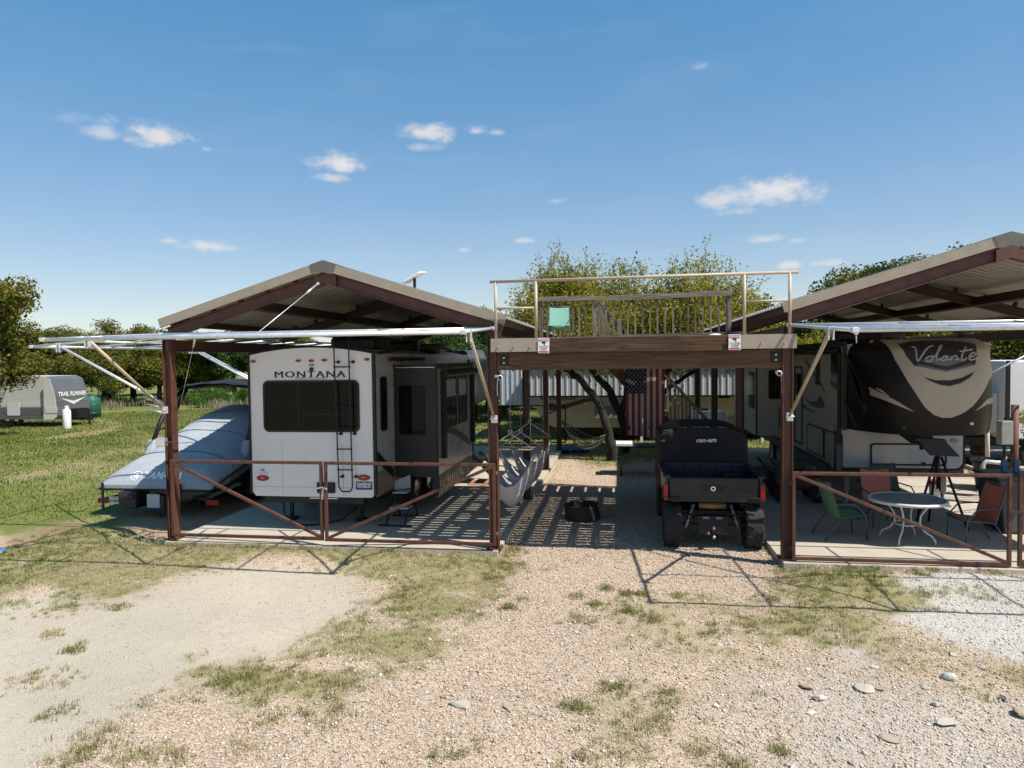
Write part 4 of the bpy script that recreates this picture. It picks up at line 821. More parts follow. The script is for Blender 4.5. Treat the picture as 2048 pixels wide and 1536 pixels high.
# ---------------------------------------------------------------- side-by-side utility vehicle under the deck
UX = 1.52
u = thing('utility_vehicle', 'black side-by-side utility vehicle with canvas cab cover and open cargo bed', 'utility vehicle', (UX, 12.2, GZ))
def tyre(x, y, r, wd, par, m=RUBBER, lug=True):
    b = MB(); h = wd/2; b.lathe([(r*.55, -h*.8), (r*.9, -h), (r, -h*.75), (r, h*.75), (r*.9, h), (r*.55, h*.8)], (x, y, GZ+r), 28, 'x'); w_ = part('wheel', b, m, par, smooth=False)
    if lug:
        b = MB()
        for k in range(22):
            t = 2*math.pi*k/22; c, s_ = math.cos(t), math.sin(t); sd = 1 if k % 2 else -1
            b.beam((x+sd*h*.95, y+c*(r+.004), GZ+r+s_*(r+.004)), (x+sd*h*.12, y+math.cos(t+.12)*(r+.004), GZ+r+math.sin(t+.12)*(r+.004)), .035, .028, up=(0, c, s_))
        tr = part('tread_lug', b, m, w_); tr['kind'] = 'stuff'
    b = MB(); b.lathe([(.03, h*.5), (r*.3, h*.55), (r*.54, h*.85)], (x, y, GZ+r), 16, 'x'); b.lathe([(.03, -h*.5), (r*.3, -h*.55), (r*.54, -h*.85)], (x, y, GZ+r), 16, 'x'); part('rim', b, BLACKG, w_, smooth=True)
    return w_
for x in (UX-.66, UX+.66):
    tyre(x, 12.27, .365, .29, u); tyre(x, 14.55, .365, .26, u)
GRP = mat('satin_grey_plastic', (.011, .0115, .013), .55, 0, .15, 5, col2=(.028, .026, .024))
tz0, tz1 = .70, 1.10
b = MB(); b.prism([(UX-.70, tz0), (UX+.70, tz0), (UX+.72, tz1), (UX-.72, tz1)], 'xz', 12.02, 12.07); tg = part('tailgate', b, GRP, u, bevel=.012)
b = MB(); b.prism([(UX-.22, .97), (UX+.20, .97), (UX+.155, .87), (UX-.175, .87)], 'xz', 12.02, 12.008); part('badge_plate', b, BLACK, tg, bevel=.004)
b = MB(); ring(oval(UX-.01, .925, .042, .04), oval(UX-.01, .925, .022, .02), 'xz', 12.008, 11.998, b); part('emblem', b, CHROME, tg)
part('lettering', text_mb('DEFENDER', .038, 'xz', (UX+.5, 12.016, .81), sx=1.1), mat('dim_print', (.07, .07, .075), .4), tg)
b = MB(); b.box(UX-.68, UX+.68, 12.015, 12.03, .72, .735); b.box(UX-.68, UX+.68, 12.012, 12.03, 1.06, 1.072); part('pressed_rib', b, GRP, tg)
for s_ in (-1, 1):
    b = MB(); b.prism([(12.05, .72), (12.02, 1.12), (13.42, 1.12), (13.42, .72)], 'yz', UX+s_*.73, UX+s_*.78); bs = part('bed_side', b, NAVY, u, bevel=.01)
    b = MB(); b.box(min(UX+s_*.70, UX+s_*.82), max(UX+s_*.70, UX+s_*.82), 12.0, 13.42, 1.10, 1.14); part('bed_rim', b, NAVY, bs, bevel=.01)
    b = MB(); b.prism(rrect(UX+s_*.775-.035, UX+s_*.775+.035, .73, 1.0, .02), 'xz', 12.06, 11.995); part('tail_light', b, REDL, u, bevel=.008)
    b = MB(); b.prism([(11.98, .78), (12.6, .86), (12.72, .66), (12.62, .62), (12.5, .74), (12.05, .70)], 'yz', UX+s_*.55, UX+s_*.80); part('mud_guard', b, GRP, u)
    b = MB(); a = Vector((UX+s_*.30, 12.25, .62)); c = Vector((UX+s_*.44, 12.25, .22)); b.cyl(a, c, .028, 10); sh = part('shock_absorber', b, mat('shock_metal', (.45, .42, .36), .35, .6), u, smooth=True)
    b = MB(); b.tube([a.lerp(c, .1+.6*i/60)+Vector((.045*math.cos(i*.8), .045*math.sin(i*.8), 0)) for i in range(60)], .007, 5); part('coil_spring', b, BLACK, sh)
    b = MB(); b.cyl((UX+s_*.22, 12.3, .26), (UX+s_*.55, 12.27, .28), .022, 8); b.cyl((UX+s_*.2, 12.2, .48), (UX+s_*.54, 12.24, .42), .018, 8); part('suspension_arm', b, BLACK, u)
b = MB(); b.box(UX-.72, UX+.72, 12.08, 13.40, .73, .76); part('bed_floor', b, NAVY, u)
b = MB(); b.box(UX-.72, UX+.72, 13.36, 13.42, .76, 1.16)
for k in range(5): b.box(UX-.62+k*.28, UX-.55+k*.28, 13.33, 13.36, .78, 1.12)
part('bed_bulkhead', b, NAVY, u, bevel=.006)
b = MB(); b.box(UX+.28, UX+.58, 13.0, 13.3, .765, 1.02); part('bed_box', b, BLACK, u, bevel=.02)
b = MB(); b.box(UX-.28, UX+.28, 12.2, 14.9, .30, .42); b.box(UX-.24, UX+.24, 12.14, 12.2, .14, .44); b.box(UX-.55, UX+.55, 12.3, 14.9, .42, .5); part('chassis', b, BLACK, u)
for dx in (-.11, .10): b = MB(); b.box(UX+dx-.05, UX+dx+.05, 12.125, 12.14, .395, .43); part('skid_slot', b, mat('slot_grey', (.2, .2, .2), .4), u)
b = MB(); b.cyl((UX-.22, 12.2, .61), (UX+.22, 12.2, .61), .06, 16); part('muffler', b, mat('heat_tan_muffler', (.22, .14, .07), .4, .4), u, smooth=True)
b = MB(); b.box(UX-.03, UX+.03, 12.0, 12.16, .16, .21); h_ = part('hitch', b, BLACK, u); 
for (dx, dz, m_) in ((0, .09, RIM), (-.09, .0, mat('rusty_ball', (.35, .16, .08), .4, .5)), (0, -.06, RIM)):
    b = MB(); b.sphere((UX+dx, 11.99, .185+dz), .03, 10, 8); part('tow_ball', b, m_, h_, smooth=True)
# cab with canvas cover: arched rear panel, roof, side curtains
cz = lambda x: 1.80-.16*abs((x-UX)/.78)**3.5
rear = [(UX-.80, .98), (UX+.80, .98), (UX+.775, 1.50)]+[(UX+.76-1.52*i/14, cz(UX+.76-1.52*i/14)) for i in range(15)]+[(UX-.775, 1.50)]
b = MB(); b.prism(rear, 'xz', 13.46, 13.50); cc = part('canvas_rear_panel', b, DKFAB, u, bevel=.012)
b = MB(); b.grid([[(UX-.78+1.56*i/16, y, cz(UX-.78+1.56*i/16)+dz) for i in range(17)] for y, dz in ((13.48, .012), (13.9, .055), (14.6, .06), (15.1, .0))], flip=True); part('canvas_roof', b, DKFAB, u, smooth=True)
for s_ in (-1, 1): b = MB(); b.prism([(13.47, .72), (13.47, 1.62), (15.0, 1.66), (15.35, 1.15), (15.35, .6), (14.1, .5)], 'yz', UX+s_*.775, UX+s_*.79); part('side_curtain', b, DKFAB, u)
b = MB(); b.prism([(15.0, .5), (15.0, 1.0), (15.3, 1.05), (16.0, .92), (16.05, .55)], 'yz', UX-.72, UX+.72); part('bonnet', b, GRP, u, bevel=.03)
part('lettering', text_mb('can-am', .11, 'xz', (UX+.045, 13.452, 1.53), sx=1.15, shear=.25, bold=.004, rot=.02), mat('silver_print', (.66, .66, .67), .35), cc)
b = MB()
for k in range(3): b.tube([(UX-.74, 13.44, 1.66+.035*k), (UX-.66, 13.43, 1.67+.037*k), (UX-.56, 13.44, 1.685+.036*k)], .006, 5)
part('webbing_fold', b, mat('webbing_grey', (.12, .12, .125), .5), cc)
b = MB(); b.prism(rrect(UX-.76, UX-.69, 1.53, 1.575, .015), 'xz', 13.459, 13.45); part('fabric_patch', b, MATS['webbing_grey'], cc)
# ---------------------------------------------------------------- covered boat on its trailer
BX = -9.56
bt = thing('boat_on_trailer', 'runabout boat under a grey-blue cover on a trailer, tower folded up', 'boat', (BX, 13.4, GZ))
EX = lambda y: float(np.interp(y, [13.4, 14.4, 16.0, 17.5, 19.5], [6, 3.5, 4.0, 3.2, 2.0]))
sec = [(13.36, 1.26, .56, .57), (13.40, 1.28, .57, .64), (13.62, 1.28, .66, .88), (14.3, 1.27, .82, 1.16), (15.1, 1.25, .97, 1.42), (15.5, 1.24, 1.04, 1.60), (16.2, 1.22, 1.08, 1.86), (16.9, 1.18, 1.12, 2.02), (17.6, 1.10, 1.16, 1.92), (18.5, .92, 1.2, 1.66), (19.3, .6, 1.24, 1.45), (19.9, .12, 1.28, 1.34)]
rows = []; sy = [s_[0] for s_ in sec]; fine = sorted(set([13.36, 13.38, 13.40]+list(np.arange(13.44, 19.9, .07).round(3))+[19.9]))
for y in fine:
    w_, ze, zc = [float(np.interp(y, sy, [s_[k] for s_ in sec])) for k in (1, 2, 3)]
    row = [(BX-w_, y, ze-.10)]
    for i in range(41):
        t = -1+2*i/40; f = (1-abs(t)**EX(y)); hump = .026*math.sin(y*3.1+t*5)*(1-abs(t))*min(1, max(0, (y-13.9)/.5))
        row.append((BX+w_*t, y+(-.0), ze+(zc-ze)*f+hump*.5))
    row.append((BX+w_, y, ze-.10)); rows.append(row)
b = MB(); b.grid(rows, flip=True); n0 = len(b.v); b.add(rows[0], [tuple(range(len(rows[0])))]); co = part('boat_cover', b, COVER, bt, smooth=True)
b = MB()
for yk in (14.3, 15.3, 16.4): b.tube([(x, y-.004, z+.006) for x, y, z in rows[int(np.argmin(np.abs(np.array(fine)-yk)))][1:-1]], .009, 5)
part('cover_seam', b, mat('seam_dark', (.07, .08, .09), .8), co)
b = MB(); b.tube([(r_[0][0]-.005, r_[0][1], r_[0][2]+.02) for r_ in rows[::-1]]+[(x, y-.012, z-.02 if i in (0, 42) else .48) for i, (x, y, z) in enumerate(rows[0])][1:-1]+[(r_[-1][0]+.005, r_[-1][1], r_[-1][2]+.02) for r_ in rows], .022, 6); part('rub_rail', b, BLACK, bt, smooth=True)
# tower base bump in the cover, lettering
zy = lambda y: np.interp(y, [s_[0] for s_ in sec], [s_[3] for s_ in sec])
cvl = mat('cover_print', (.80, .82, .84), .5)
tm = text_mb('YAMAHA', .17, 'xz', (0, 0, 0), shear=.2, bold=.006, sx=1.25)
def drape(mb, x0, y0, up):
    o = MB(); vs = []
    for (a, _, c) in mb.v:
        y = y0+c*.95; x = x0+a; t = (x-BX)/np.interp(y, [s_[0] for s_ in sec], [s_[1] for s_ in sec]); ze = np.interp(y, [s_[0] for s_ in sec], [s_[2] for s_ in sec])
        vs.append((x, y, ze+(zy(y)-ze)*(1-abs(t)**EX(y))+.016))
    o.add(vs, mb.f); return o
part('lettering', drape(tm, -9.46, 13.44, 0), cvl, co)
rg = MB(); ring(oval(0, .055, .125, .085, 24), oval(0, .055, .105, .07, 24), 'xz', 0, .001, rg)
for k in range(3): t = math.pi*k/3; rg.beam((-.08*math.cos(t), 0, .055-.055*math.sin(t)), (.08*math.cos(t), 0, .055+.055*math.sin(t)), .001, .022)
part('tuning_fork_emblem', drape(rg, -10.05, 13.43, 0), cvl, co)
for x in (-10.72, -8.95): b = MB(); b.box(x-.02, x+.02, 13.30, 13.335, .05 if x < -10 else .42, .62); part('strap', b, BLACK, co)
b = MB(); b.sphere((-9.3, 16.95, 2.03), .07, 10, 6, .6); b.box(-10.35, -10.12, 14.62, 14.66, 1.12, 1.15); part('cover_vent', b, BLACK, co)
b = MB(); b.prism(oval(-9.9, 16.6, .05, .03), 'xy', 1.985, 2.0); part('cover_patch', b, WHITE, co)
# tower and bimini
def tb(nm, pts, r, m=BLACK, par=bt): b = MB(); b.tube(pts, r, 8); return part(nm, b, m, par, smooth=True)
TL, TR_ = BX-1.2, BX+1.15
for xx in (TL, TR_): b = MB(); b.prism([(14.8, .95), (15.0, 1.34), (15.7, 1.36), (16.0, 1.1)], 'yz', xx-.11, xx+.11); part('tower_boot', b, COVER, bt, bevel=.06)
for x in (TL, TR_):
    s_ = 1 if x == TL else -1
    tw = tb('tower_leg', [(x, 15.05, 1.30), (x+.03*s_, 15.3, 1.75), (x+.10*s_, 15.65, 2.2), (x+.2*s_, 16.0, 2.5)], .05)
    tb('tower_leg', [(x+.02*s_, 15.55, 1.32), (x+.05*s_, 15.7, 1.75), (x+.12*s_, 15.9, 2.15), (x+.2*s_, 16.1, 2.48)], .045)
    tb('tower_rung', [(x+.02*s_, 15.2, 1.55), (x+.04*s_, 15.63, 1.58)], .03, BLACK, tw)
    for dz in (0, .12, .24): tb('rod_holder', [(x+.05*s_, 15.5+.1*dz, 1.9+dz), (x-.38*s_, 15.35, 2.02+dz)], .018, RIM, tw)
tb('tower_top_bar', [(TL+.2, 16.0, 2.5), (BX, 16.0, 2.56), (TR_-.2, 16.0, 2.5)], .045)
b = MB(); b.grid([[(BX-1.05+2.1*i/14, y, z+.10*(1-((i-7)/7)**2)+.012*math.sin(i*1.7)) for i in range(15)] for y, z in ((15.7, 2.5), (16.3, 2.56), (17.2, 2.58), (17.9, 2.5))], flip=True); b.grid([[(BX-1.05+2.1*i/14, y, z-.02+.10*(1-((i-7)/7)**2)+.012*math.sin(i*1.7)) for i in range(15)] for y, z in ((15.7, 2.5), (16.3, 2.56), (17.2, 2.58), (17.9, 2.5))]); part('bimini_canopy', b, DKFAB, bt, smooth=True)
for x in (BX-1.0, BX+1.0): tb('bimini_strut', [(x, 17.85, 2.5), (x*.02+BX*.98+(x-BX)*.9, 16.2, 2.45)], .014, RIM)
# hull, drive, trailer
hr = []
for (y, w_, ze, zc) in sec[3:]:
    k = max(.15, 1-(max(0, y-17)/3.2)**1.6); hr.append([(BX-w_*.97, y, ze-.09), (BX-w_*.88, y, ze-.34*k), (BX-w_*.45, y, .24+.35*(1-k)), (BX, y, .06+.55*(1-k)), (BX+w_*.45, y, .24+.35*(1-k)), (BX+w_*.88, y, ze-.34*k), (BX+w_*.97, y, ze-.09)])
b = MB(); b.grid(hr); b.add(hr[0], [tuple(range(7))[::-1]]); part('hull', b, mat('hull_white', (.30, .30, .30), .3, 0, .08, 3), bt)
b = MB(); b.box(BX-.75, BX-.35, 13.25, 13.7, .10, .44); b.box(BX-.72, BX-.38, 13.2, 13.5, .30, .40); b.box(BX-.15, BX+.25, 13.3, 13.6, .02, .36); part('jet_drive', b, mat('drive_dark', (.02, .022, .025), .5), bt, bevel=.02)
b = MB(); b.box(BX-.12, BX+.16, 13.28, 13.3, .12, .40); part('drive_decal', b, mat('decal_pale', (.5, .5, .5), .4), bt)
b = MB()
for s_ in (-1, 1): b.beam((BX+s_*.62, 13.9, .12), (BX+s_*.5, 18.2, .14), .08, .12); b.beam((BX+s_*.5, 18.2, .14), (BX, 20.2, .3), .08, .12)
b.beam((BX-1.05, 15.4, .1), (BX+1.05, 15.4, .1), .08, .08); b.beam((BX-1.05, 16.3, .1), (BX+1.05, 16.3, .1), .08, .08); b.beam((BX, 20.2, .3), (BX, 21.2, .3), .09, .1); b.cyl((BX+.12, 20.8, GZ), (BX+.12, 20.8, .5), .035, 8); part('trailer_frame', b, BLACK, bt)
for s_ in (-1, 1):
    b = MB(); b.beam((BX+s_*.95, 13.62, .26), (BX+s_*1.0, 17.4, .5), .10, .06); part('bunk_rail', b, mat('bunk_pale', (.32, .31, .29), .6), bt)
    b = MB(); b.tube([(BX+s_*.55, 13.7, .15), (BX+s_*.8, 13.55, .30), (BX+s_*1.0, 13.5, .28), (BX+s_*1.3, 13.5, .22)], .05, 8); part('light_arm', b, BLACK, bt)
    b = MB(); b.box(BX+s_*1.24-.13, BX+s_*1.24+.13, 13.42, 13.5, .17, .27); part('tail_light', b, REDL, bt)
    for yy in (15.4, 16.3):
        b = MB(); b.lathe([(.18, -.1), (.3, -.1), (.33, -.06), (.33, .06), (.3, .1), (.18, .1)], (BX+s_*1.12, yy, GZ+.33), 20, 'x'); wl = part('wheel', b, RUBBER, bt, smooth=True)
        b = MB(); b.lathe([(.02, s_*.07), (.12, s_*.09), (.19, s_*.1)], (BX+s_*1.12, yy, GZ+.33), 14, 'x'); part('rim', b, RIM, wl, smooth=True)
    b = MB(); b.prism([(14.95, .35), (15.1, .62), (16.6, .62), (16.75, .35), (16.68, .35), (16.55, .56), (15.15, .56), (15.02, .35)], 'yz', BX+s_*1.0, BX+s_*1.24); part('fender', b, BLACK, bt)
lp = q(231, 1000, 13.42); b = MB(); b.prism(rrect(lp[0]-.145, lp[0]+.145, lp[1]-.075, lp[1]+.075, .01), 'xz', 13.42, 13.41); pl = part('licence_plate', b, mat('plate_white', (.66, .66, .66), .4), bt)
part('lettering', text_mb('614-876K', .075, 'xz', (lp[0], 13.407, lp[1]-.04), bold=.002, sx=.92), BLACK, pl); part('lettering', text_mb('TEXAS', .028, 'xz', (lp[0], 13.407, lp[1]+.042), bold=.001), MATS['sign_red_faded'], pl)
# ---------------------------------------------------------------- flag
fl = thing('flag', 'stars and stripes flag hung vertically from the back of the deck', 'flag', (.55, 16.0, 2.9)); fx0, fz1 = q(1251, 738, 15.95); fx1, fz0 = q(1330, 873, 15.95); fz1 = 2.93
FR = mat('flag_red', (.15, .016, .024), .8, 0, .12, 8); FW = mat('flag_white', (.30, .29, .29), .8, 0, .06, 8); FB = mat('flag_blue', (.007, .011, .036), .8, 0, .12, 8)
fy = lambda x, z: 15.95+.035*math.sin((x-fx0)*9+z*2.2)*(1-(z-fz0)/(fz1-fz0)*.7)
b = MB(); nu, nv = 52, 30; xs_ = [fx0+(fx1-fx0)*i/nu for i in range(nu+1)]; zs_ = [fz0+(fz1-fz0)*j/nv-.02*math.sin(j*.2) for j in range(nv+1)]
b.v = [(x, fy(x, z), z+(.025*math.sin(x*7) if j < 3 else 0)) for j, z in enumerate(zs_) for x in xs_]
for j in range(nv):
    for i in range(nu):
        s_ = i//4; k = 0 if s_ % 2 == 0 else 1
        if i < 28 and j >= nv*.6: k = 2
        if (3 <= j <= 4 and i in (4, 5)) or (6 <= j <= 7 and i == 22) or (2 <= j <= 4 and i == 30): continue
        b.f.append((j*(nu+1)+i, j*(nu+1)+i+1, (j+1)*(nu+1)+i+1, (j+1)*(nu+1)+i)); b.mi.append(k)
fc = part('flag_cloth', b, [FR, FW, FB], fl, smooth=True)
b = MB(); cw, chh = (fx1-fx0)*28/52, (fz1-fz0)*.4
for i in range(9):
    for j in range(11):
        if (i+j) % 2: continue
        cx, cz_ = fx0+cw*(i+1)/10, fz1-chh*(j+1)/12; P_ = []
        for k in range(10): r_ = .017 if k % 2 == 0 else .0075; t = math.pi/2+k*math.pi/5; P_.append((cx+r_*math.cos(t), fy(cx, cz_)-.006, cz_+r_*math.sin(t)))
        b.add(P_, [tuple(range(9, -1, -1))])
so_ = part('stars', b, FW, fc); so_['kind'] = 'stuff'
b = MB(); b.cyl((fx0-.05, 15.97, fz1-.005), (fx1+.05, 15.97, fz1-.005), .012, 8); part('hanging_rod', b, ALU, fl)
# ---------------------------------------------------------------- sling chairs, patio table
def chair(label, loc, rz, fab, frm, group='patio sling chairs', s=1.0):
    root = thing('sling_chair', label, 'chair', (0, 0, 0), group); W = .27
    for sx in (-1, 1):
        b = MB(); b.tube([(sx*W, -.28, 0), (sx*W, -.26, .42), (sx*W, -.10, .60), (sx*W, .26, .62)], .013, 6); part('leg', b, frm, root, smooth=True)
        b = MB(); b.tube([(sx*W, -.30, .43), (sx*W, .18, .38), (sx*W, .34, .98)], .013, 6); part('side_frame', b, frm, root, smooth=True)
        b = MB(); b.tube([(sx*W, .42, 0), (sx*W, .16, .38)], .013, 6); part('leg', b, frm, root, smooth=True)
    for yz_ in ((.34, .98), (-.30, .43)): b = MB(); b.cyl((-W, *yz_), (W, *yz_), .013, 6); part('cross_bar', b, frm, root, smooth=True)
    def sling(pts, nm):
        b = MB(); b.grid([[(-W+.01+(2*W-.02)*i/8, y, z-.03*(1-((i-4)/4)**2)) for i in range(9)] for y, z in pts], flip=True); b.grid([[(-W+.01+(2*W-.02)*i/8, y, z-.012-.03*(1-((i-4)/4)**2)) for i in range(9)] for y, z in pts]); part(nm, b, fab, root, smooth=True)
    sling([(-.30, .432), (-.1, .41), (.17, .385)], 'seat'); sling([(.18, .39), (.22, .55), (.28, .78), (.34, .975)], 'backrest')
    root.location = loc; root.rotation_euler = (0, 0, rz); root.scale = (s, s, s); return root
GRN = mat('mint_sling', (.20, .42, .32), .7, 0, .08, 10); GRN2 = mat('green_sling', (.16, .30, .15), .7, 0, .1, 10); ORG = mat('coral_sling', (.42, .13, .075), .7, 0, .1, 10); FRD = mat('chair_frame_grey', (.09, .10, .10), .4, .3); DGR = mat('dark_olive_sling', (.06, .08, .055), .7)
chair('mint green sling chair up on the timber deck', (-1.26, 15.0, 3.433), math.pi*.02, GRN, FRD, s=.8)
chair('green sling chair with its back to the deck side of the patio table', (3.75, 12.75, 0), math.radians(98), GRN2, FRD)
chair('coral sling chair on the camper side of the patio table', (4.72, 13.75, 0), math.radians(4), ORG, FRD)
chair('coral sling chair leaning back beside the tripod, at the patio table', (5.72, 12.55, 0), math.radians(-84), ORG, FRD)
chair('dark olive sling chair standing behind the coral chairs', (5.15, 14.35, 0), math.radians(20), DGR, FRD)
tcx, tcy = 4.70, 12.55
t_ = thing('patio_table', 'round patio table with white metal rim and curved legs', 'table', (tcx, tcy, 0)); PW = mat('white_powder_coat', (.60, .61, .62), .4, 0, .08, 12)
b = MB(); b.lathe([(.01, .70), (.555, .70), (.555, .712), (.01, .712)], (tcx, tcy, 0), 48); part('table_top', b, mat('hammered_glass', (.24, .245, .225), .35, 0, .15, 30, .3, 90), t_)
b = MB(); b.lathe([(.555, .672), (.59, .672), (.595, .695), (.59, .72), (.553, .72), (.553, .672)], (tcx, tcy, 0), 48); part('table_rim', b, PW, t_, smooth=True)
for k in range(4):
    a = math.pi/4+k*math.pi/2+.15; c_, s_ = math.cos(a), math.sin(a); b = MB(); b.tube([(tcx+c_*r_, tcy+s_*r_, z) for r_, z in ((.40, .68), (.30, .6), (.20, .45), (.19, .32), (.26, .2), (.38, .13), (.42, .06), (.42, 0))], .016, 8); part('leg', b, PW, t_, smooth=True)
b = MB(); b.tube([(tcx+.2*math.cos(i*math.pi/12), tcy+.2*math.sin(i*math.pi/12), .3) for i in range(24)], .012, 6, True); part('leg_ring', b, PW, t_, smooth=True)
# tripod with black tray
tp = thing('tripod_stand', 'tall black tripod holding a tilted black tray behind the patio table', 'tripod', (5.62, 13.6, 0)); top = Vector((5.60, 13.6, 1.28))
for (dx, dy) in ((-.42, -.1), (.42, -.2), (.05, .5)):
    b = MB(); b.cyl(top+Vector((dx*.1, dy*.1, 0)), (5.6+dx, 13.6+dy, 0), .022, 8); part('leg', b, BLACK, tp, smooth=True)
b = MB(); b.cyl((5.6, 13.6, .7), (5.6, 13.6, 1.4), .03, 8); part('centre_column', b, BLACK, tp, smooth=True)
b = MB(); b.prism([(5.15, 1.62), (5.62, 1.60), (5.88, 1.30), (5.40, 1.32)], 'xz', 13.40, 13.46); b.prism([(5.13, 1.63), (5.63, 1.61), (5.65, 1.55), (5.14, 1.57)], 'xz', 13.36, 13.5); part('tray', b, BLACK, tp, bevel=.01)
# hammock chairs
def hammock_chair(label, y, xa, zr, wbar, low, col):
    root = thing('hammock_chair', label, 'hammock chair', (xa, y, zr), 'hammock chairs hung from the deck')
    b = MB(); n = int((2.92-zr)/.05)
    for i in range(n):
        z = zr+.03+i*.05; h_ = i % 2; b.tube([(xa+(.012*math.cos(t) if h_ else 0), y+(0 if h_ else .012*math.cos(t)), z+.03*math.sin(t)) for t in [k*math.pi/3 for k in range(6)]], .0045, 4, True)
    ch = part('chain', b, mat('chain_steel', (.30, .30, .31), .4, .7), root); ch['kind'] = 'stuff'
    b = MB(); b.tube([(xa+.03*math.cos(t), y, zr+.03*math.sin(t)) for t in [k*math.pi/6 for k in range(12)]], .006, 5, True); part('ring', b, CHROME, root)
    zb = zr-.33; b = MB(); b.cyl((xa-wbar, y, zb), (xa+wbar, y, zb), .018, 10); part('spreader_bar', b, mat('bar_wood', (.20, .165, .13), .6), root, smooth=True)
    rp = mat('cream_rope', (.50, .47, .44), .9)
    for s_ in (-1, 1):
        b = MB(); b.tube([(xa, y, zr-.03), (xa+s_*wbar*.97, y, zb)], .011, 6); part('rope', b, rp, root, smooth=True)
    # woven seat: a pouch hung from the bar ends, open towards the front
    rows = []
    for j in range(15):
        v_ = j/14; row = []
        for i in range(25):
            t = -1+2*i/24; sag = (1-abs(t)**2.2)
            yy = y+(-.42+.84*v_)*sag*.95; zz = zb-.05-(zb-.05-low)*sag*(1-.42*(abs(2*v_-1))**2.0)-.006*math.sin(i*1.3+j*.7)*sag
            row.append((xa+t*wbar*(.97-.04*sag), yy, zz))
        rows.append(row)
    b = MB(); b.grid(rows); part('woven_seat', b, col, root, smooth=True)
    b = MB()
    for j in (0, 3, 7, 11, 14): b.tube([(p[0], p[1], p[2]-.004) for p in rows[j]], .007, 4)
    cd = part('cord', b, rp, root); cd['kind'] = 'stuff'
HF = mat('grey_woven_cotton', (.50, .48, .50), .95, 0, .12, 10, .3, 60, stretch=(1, 6, 1))
hammock_chair('woven grey hammock chair nearest the gate, hung from the deck', 12.75, -1.98, 1.78, .46, .42, HF)
hammock_chair('woven grey hammock chair, the middle one of the three under the deck', 13.75, -1.93, 1.70, .44, .50, HF)
hammock_chair('woven grey hammock chair farthest from the gate, hung from the deck', 14.75, -1.88, 1.80, .46, .50, HF)
# fire ring
c = (-.76, 14.15, 0); r = thing('fire_ring', 'round black steel fire ring on the gravel under the deck', 'fire ring', (c[0], c[1], GZ))
b = MB(); b.lathe([(.35, GZ), (.36, GZ+.28), (.345, GZ+.30), (.325, GZ+.30), (.325, GZ)], (c[0], c[1], 0), 32); part('ring_wall', b, mat('burnt_steel', (.012, .010, .009), .7, 0, .3, 9, col2=(.04, .028, .022)), r)
b = MB(); b.lathe([(.01, GZ+.06), (.33, GZ+.05)], (c[0], c[1], 0), 24); part('ash_bed', b, mat('ash', (.10, .10, .09), .95, 0, .4, 12), r)
for k in range(7): b = MB(); x = -.24+.08*k; w_ = math.sqrt(.32**2-x*x); b.cyl((c[0]+x, c[1]-w_, GZ+.305), (c[0]+x, c[1]+w_, GZ+.305), .008, 6); part('grate_bar', b, BLACK, r)
b = MB(); b.tube([(c[0]-.3, c[1], GZ+.31), (c[0]-.15, c[1], GZ+.40), (c[0]+.0, c[1], GZ+.33)], .012, 6); part('grate_handle', b, CHROME, r)
# security cameras
for lab, x, z, s_ in (('white security camera on the deck post beside the hammock chairs', -1.90, 2.83, 1), ('white security camera on the deck post beside the cream camper', 2.38, 2.86, -1)):
    r = thing('security_camera', lab, 'camera', (x, 11.2, z), 'security cameras'); b = MB(); b.cyl((x, 11.33, z), (x+s_*.02, 11.1, z-.02), .04, 14); part('camera_body', b, WHITE, r, smooth=True)
    b = MB(); b.cyl((x+s_*.021, 11.1, z-.02), (x+s_*.021, 11.095, z-.02), .032, 14); part('lens', b, BLACK, r); b = MB(); b.box(x-.09 if s_ > 0 else x+.03, x-.03 if s_ > 0 else x+.09, 11.24, 11.28, z-.02, z+.02); part('mount', b, WHITE, r)
    b = MB(); b.tube([(x-s_*.04, 11.25, z-.03), (x-s_*.05, 11.24, z-.18), (x-s_*.045, 11.24, z-.32)], .006, 5); part('camera_cable', b, WHITE, r)
# switch box on the post, by the boat
r = thing('switch_box', 'small grey metal box fixed to the post by the boat', 'box', (-7.86, 11.3, 1.7)); b = MB(); b.box(-7.97, -7.80, 11.2, 11.3, 1.66, 1.80); part('box_body', b, CHROME, r, bevel=.01); b = MB(); b.box(-7.80, -7.70, 11.22, 11.25, 1.72, 1.745); part('hasp', b, RUST, r)
# satellite dish on roof
d0 = Vector((-4.05, 13.4, 0)); dx, dz = PY(829, 556, 13.4)[0], PY(829, 556, 13.4)[2]
r = thing('satellite_dish', 'flat white satellite dish on the roof of the white camper carport', 'satellite dish', (dx, 13.4, 4.42)); b = MB(); b.cyl((dx, 13.4, 4.38), (dx, 13.4, dz), .03, 10); part('mast', b, DSTEEL, r, smooth=True)
b = MB(); ca, sa = math.cos(.5), math.sin(.5); P_ = []
b.prism([(u_, w_) for u_, w_ in rrect(-.21, .21, -.25, .25, .05)], 'xy', -.012, .012); b.v = [(dx+x*ca-z*sa, 13.4+y, dz+.01+x*sa+z*ca+y*.11) for x, y, z in b.v]; part('dish_panel', b, WHITE, r, bevel=.006)
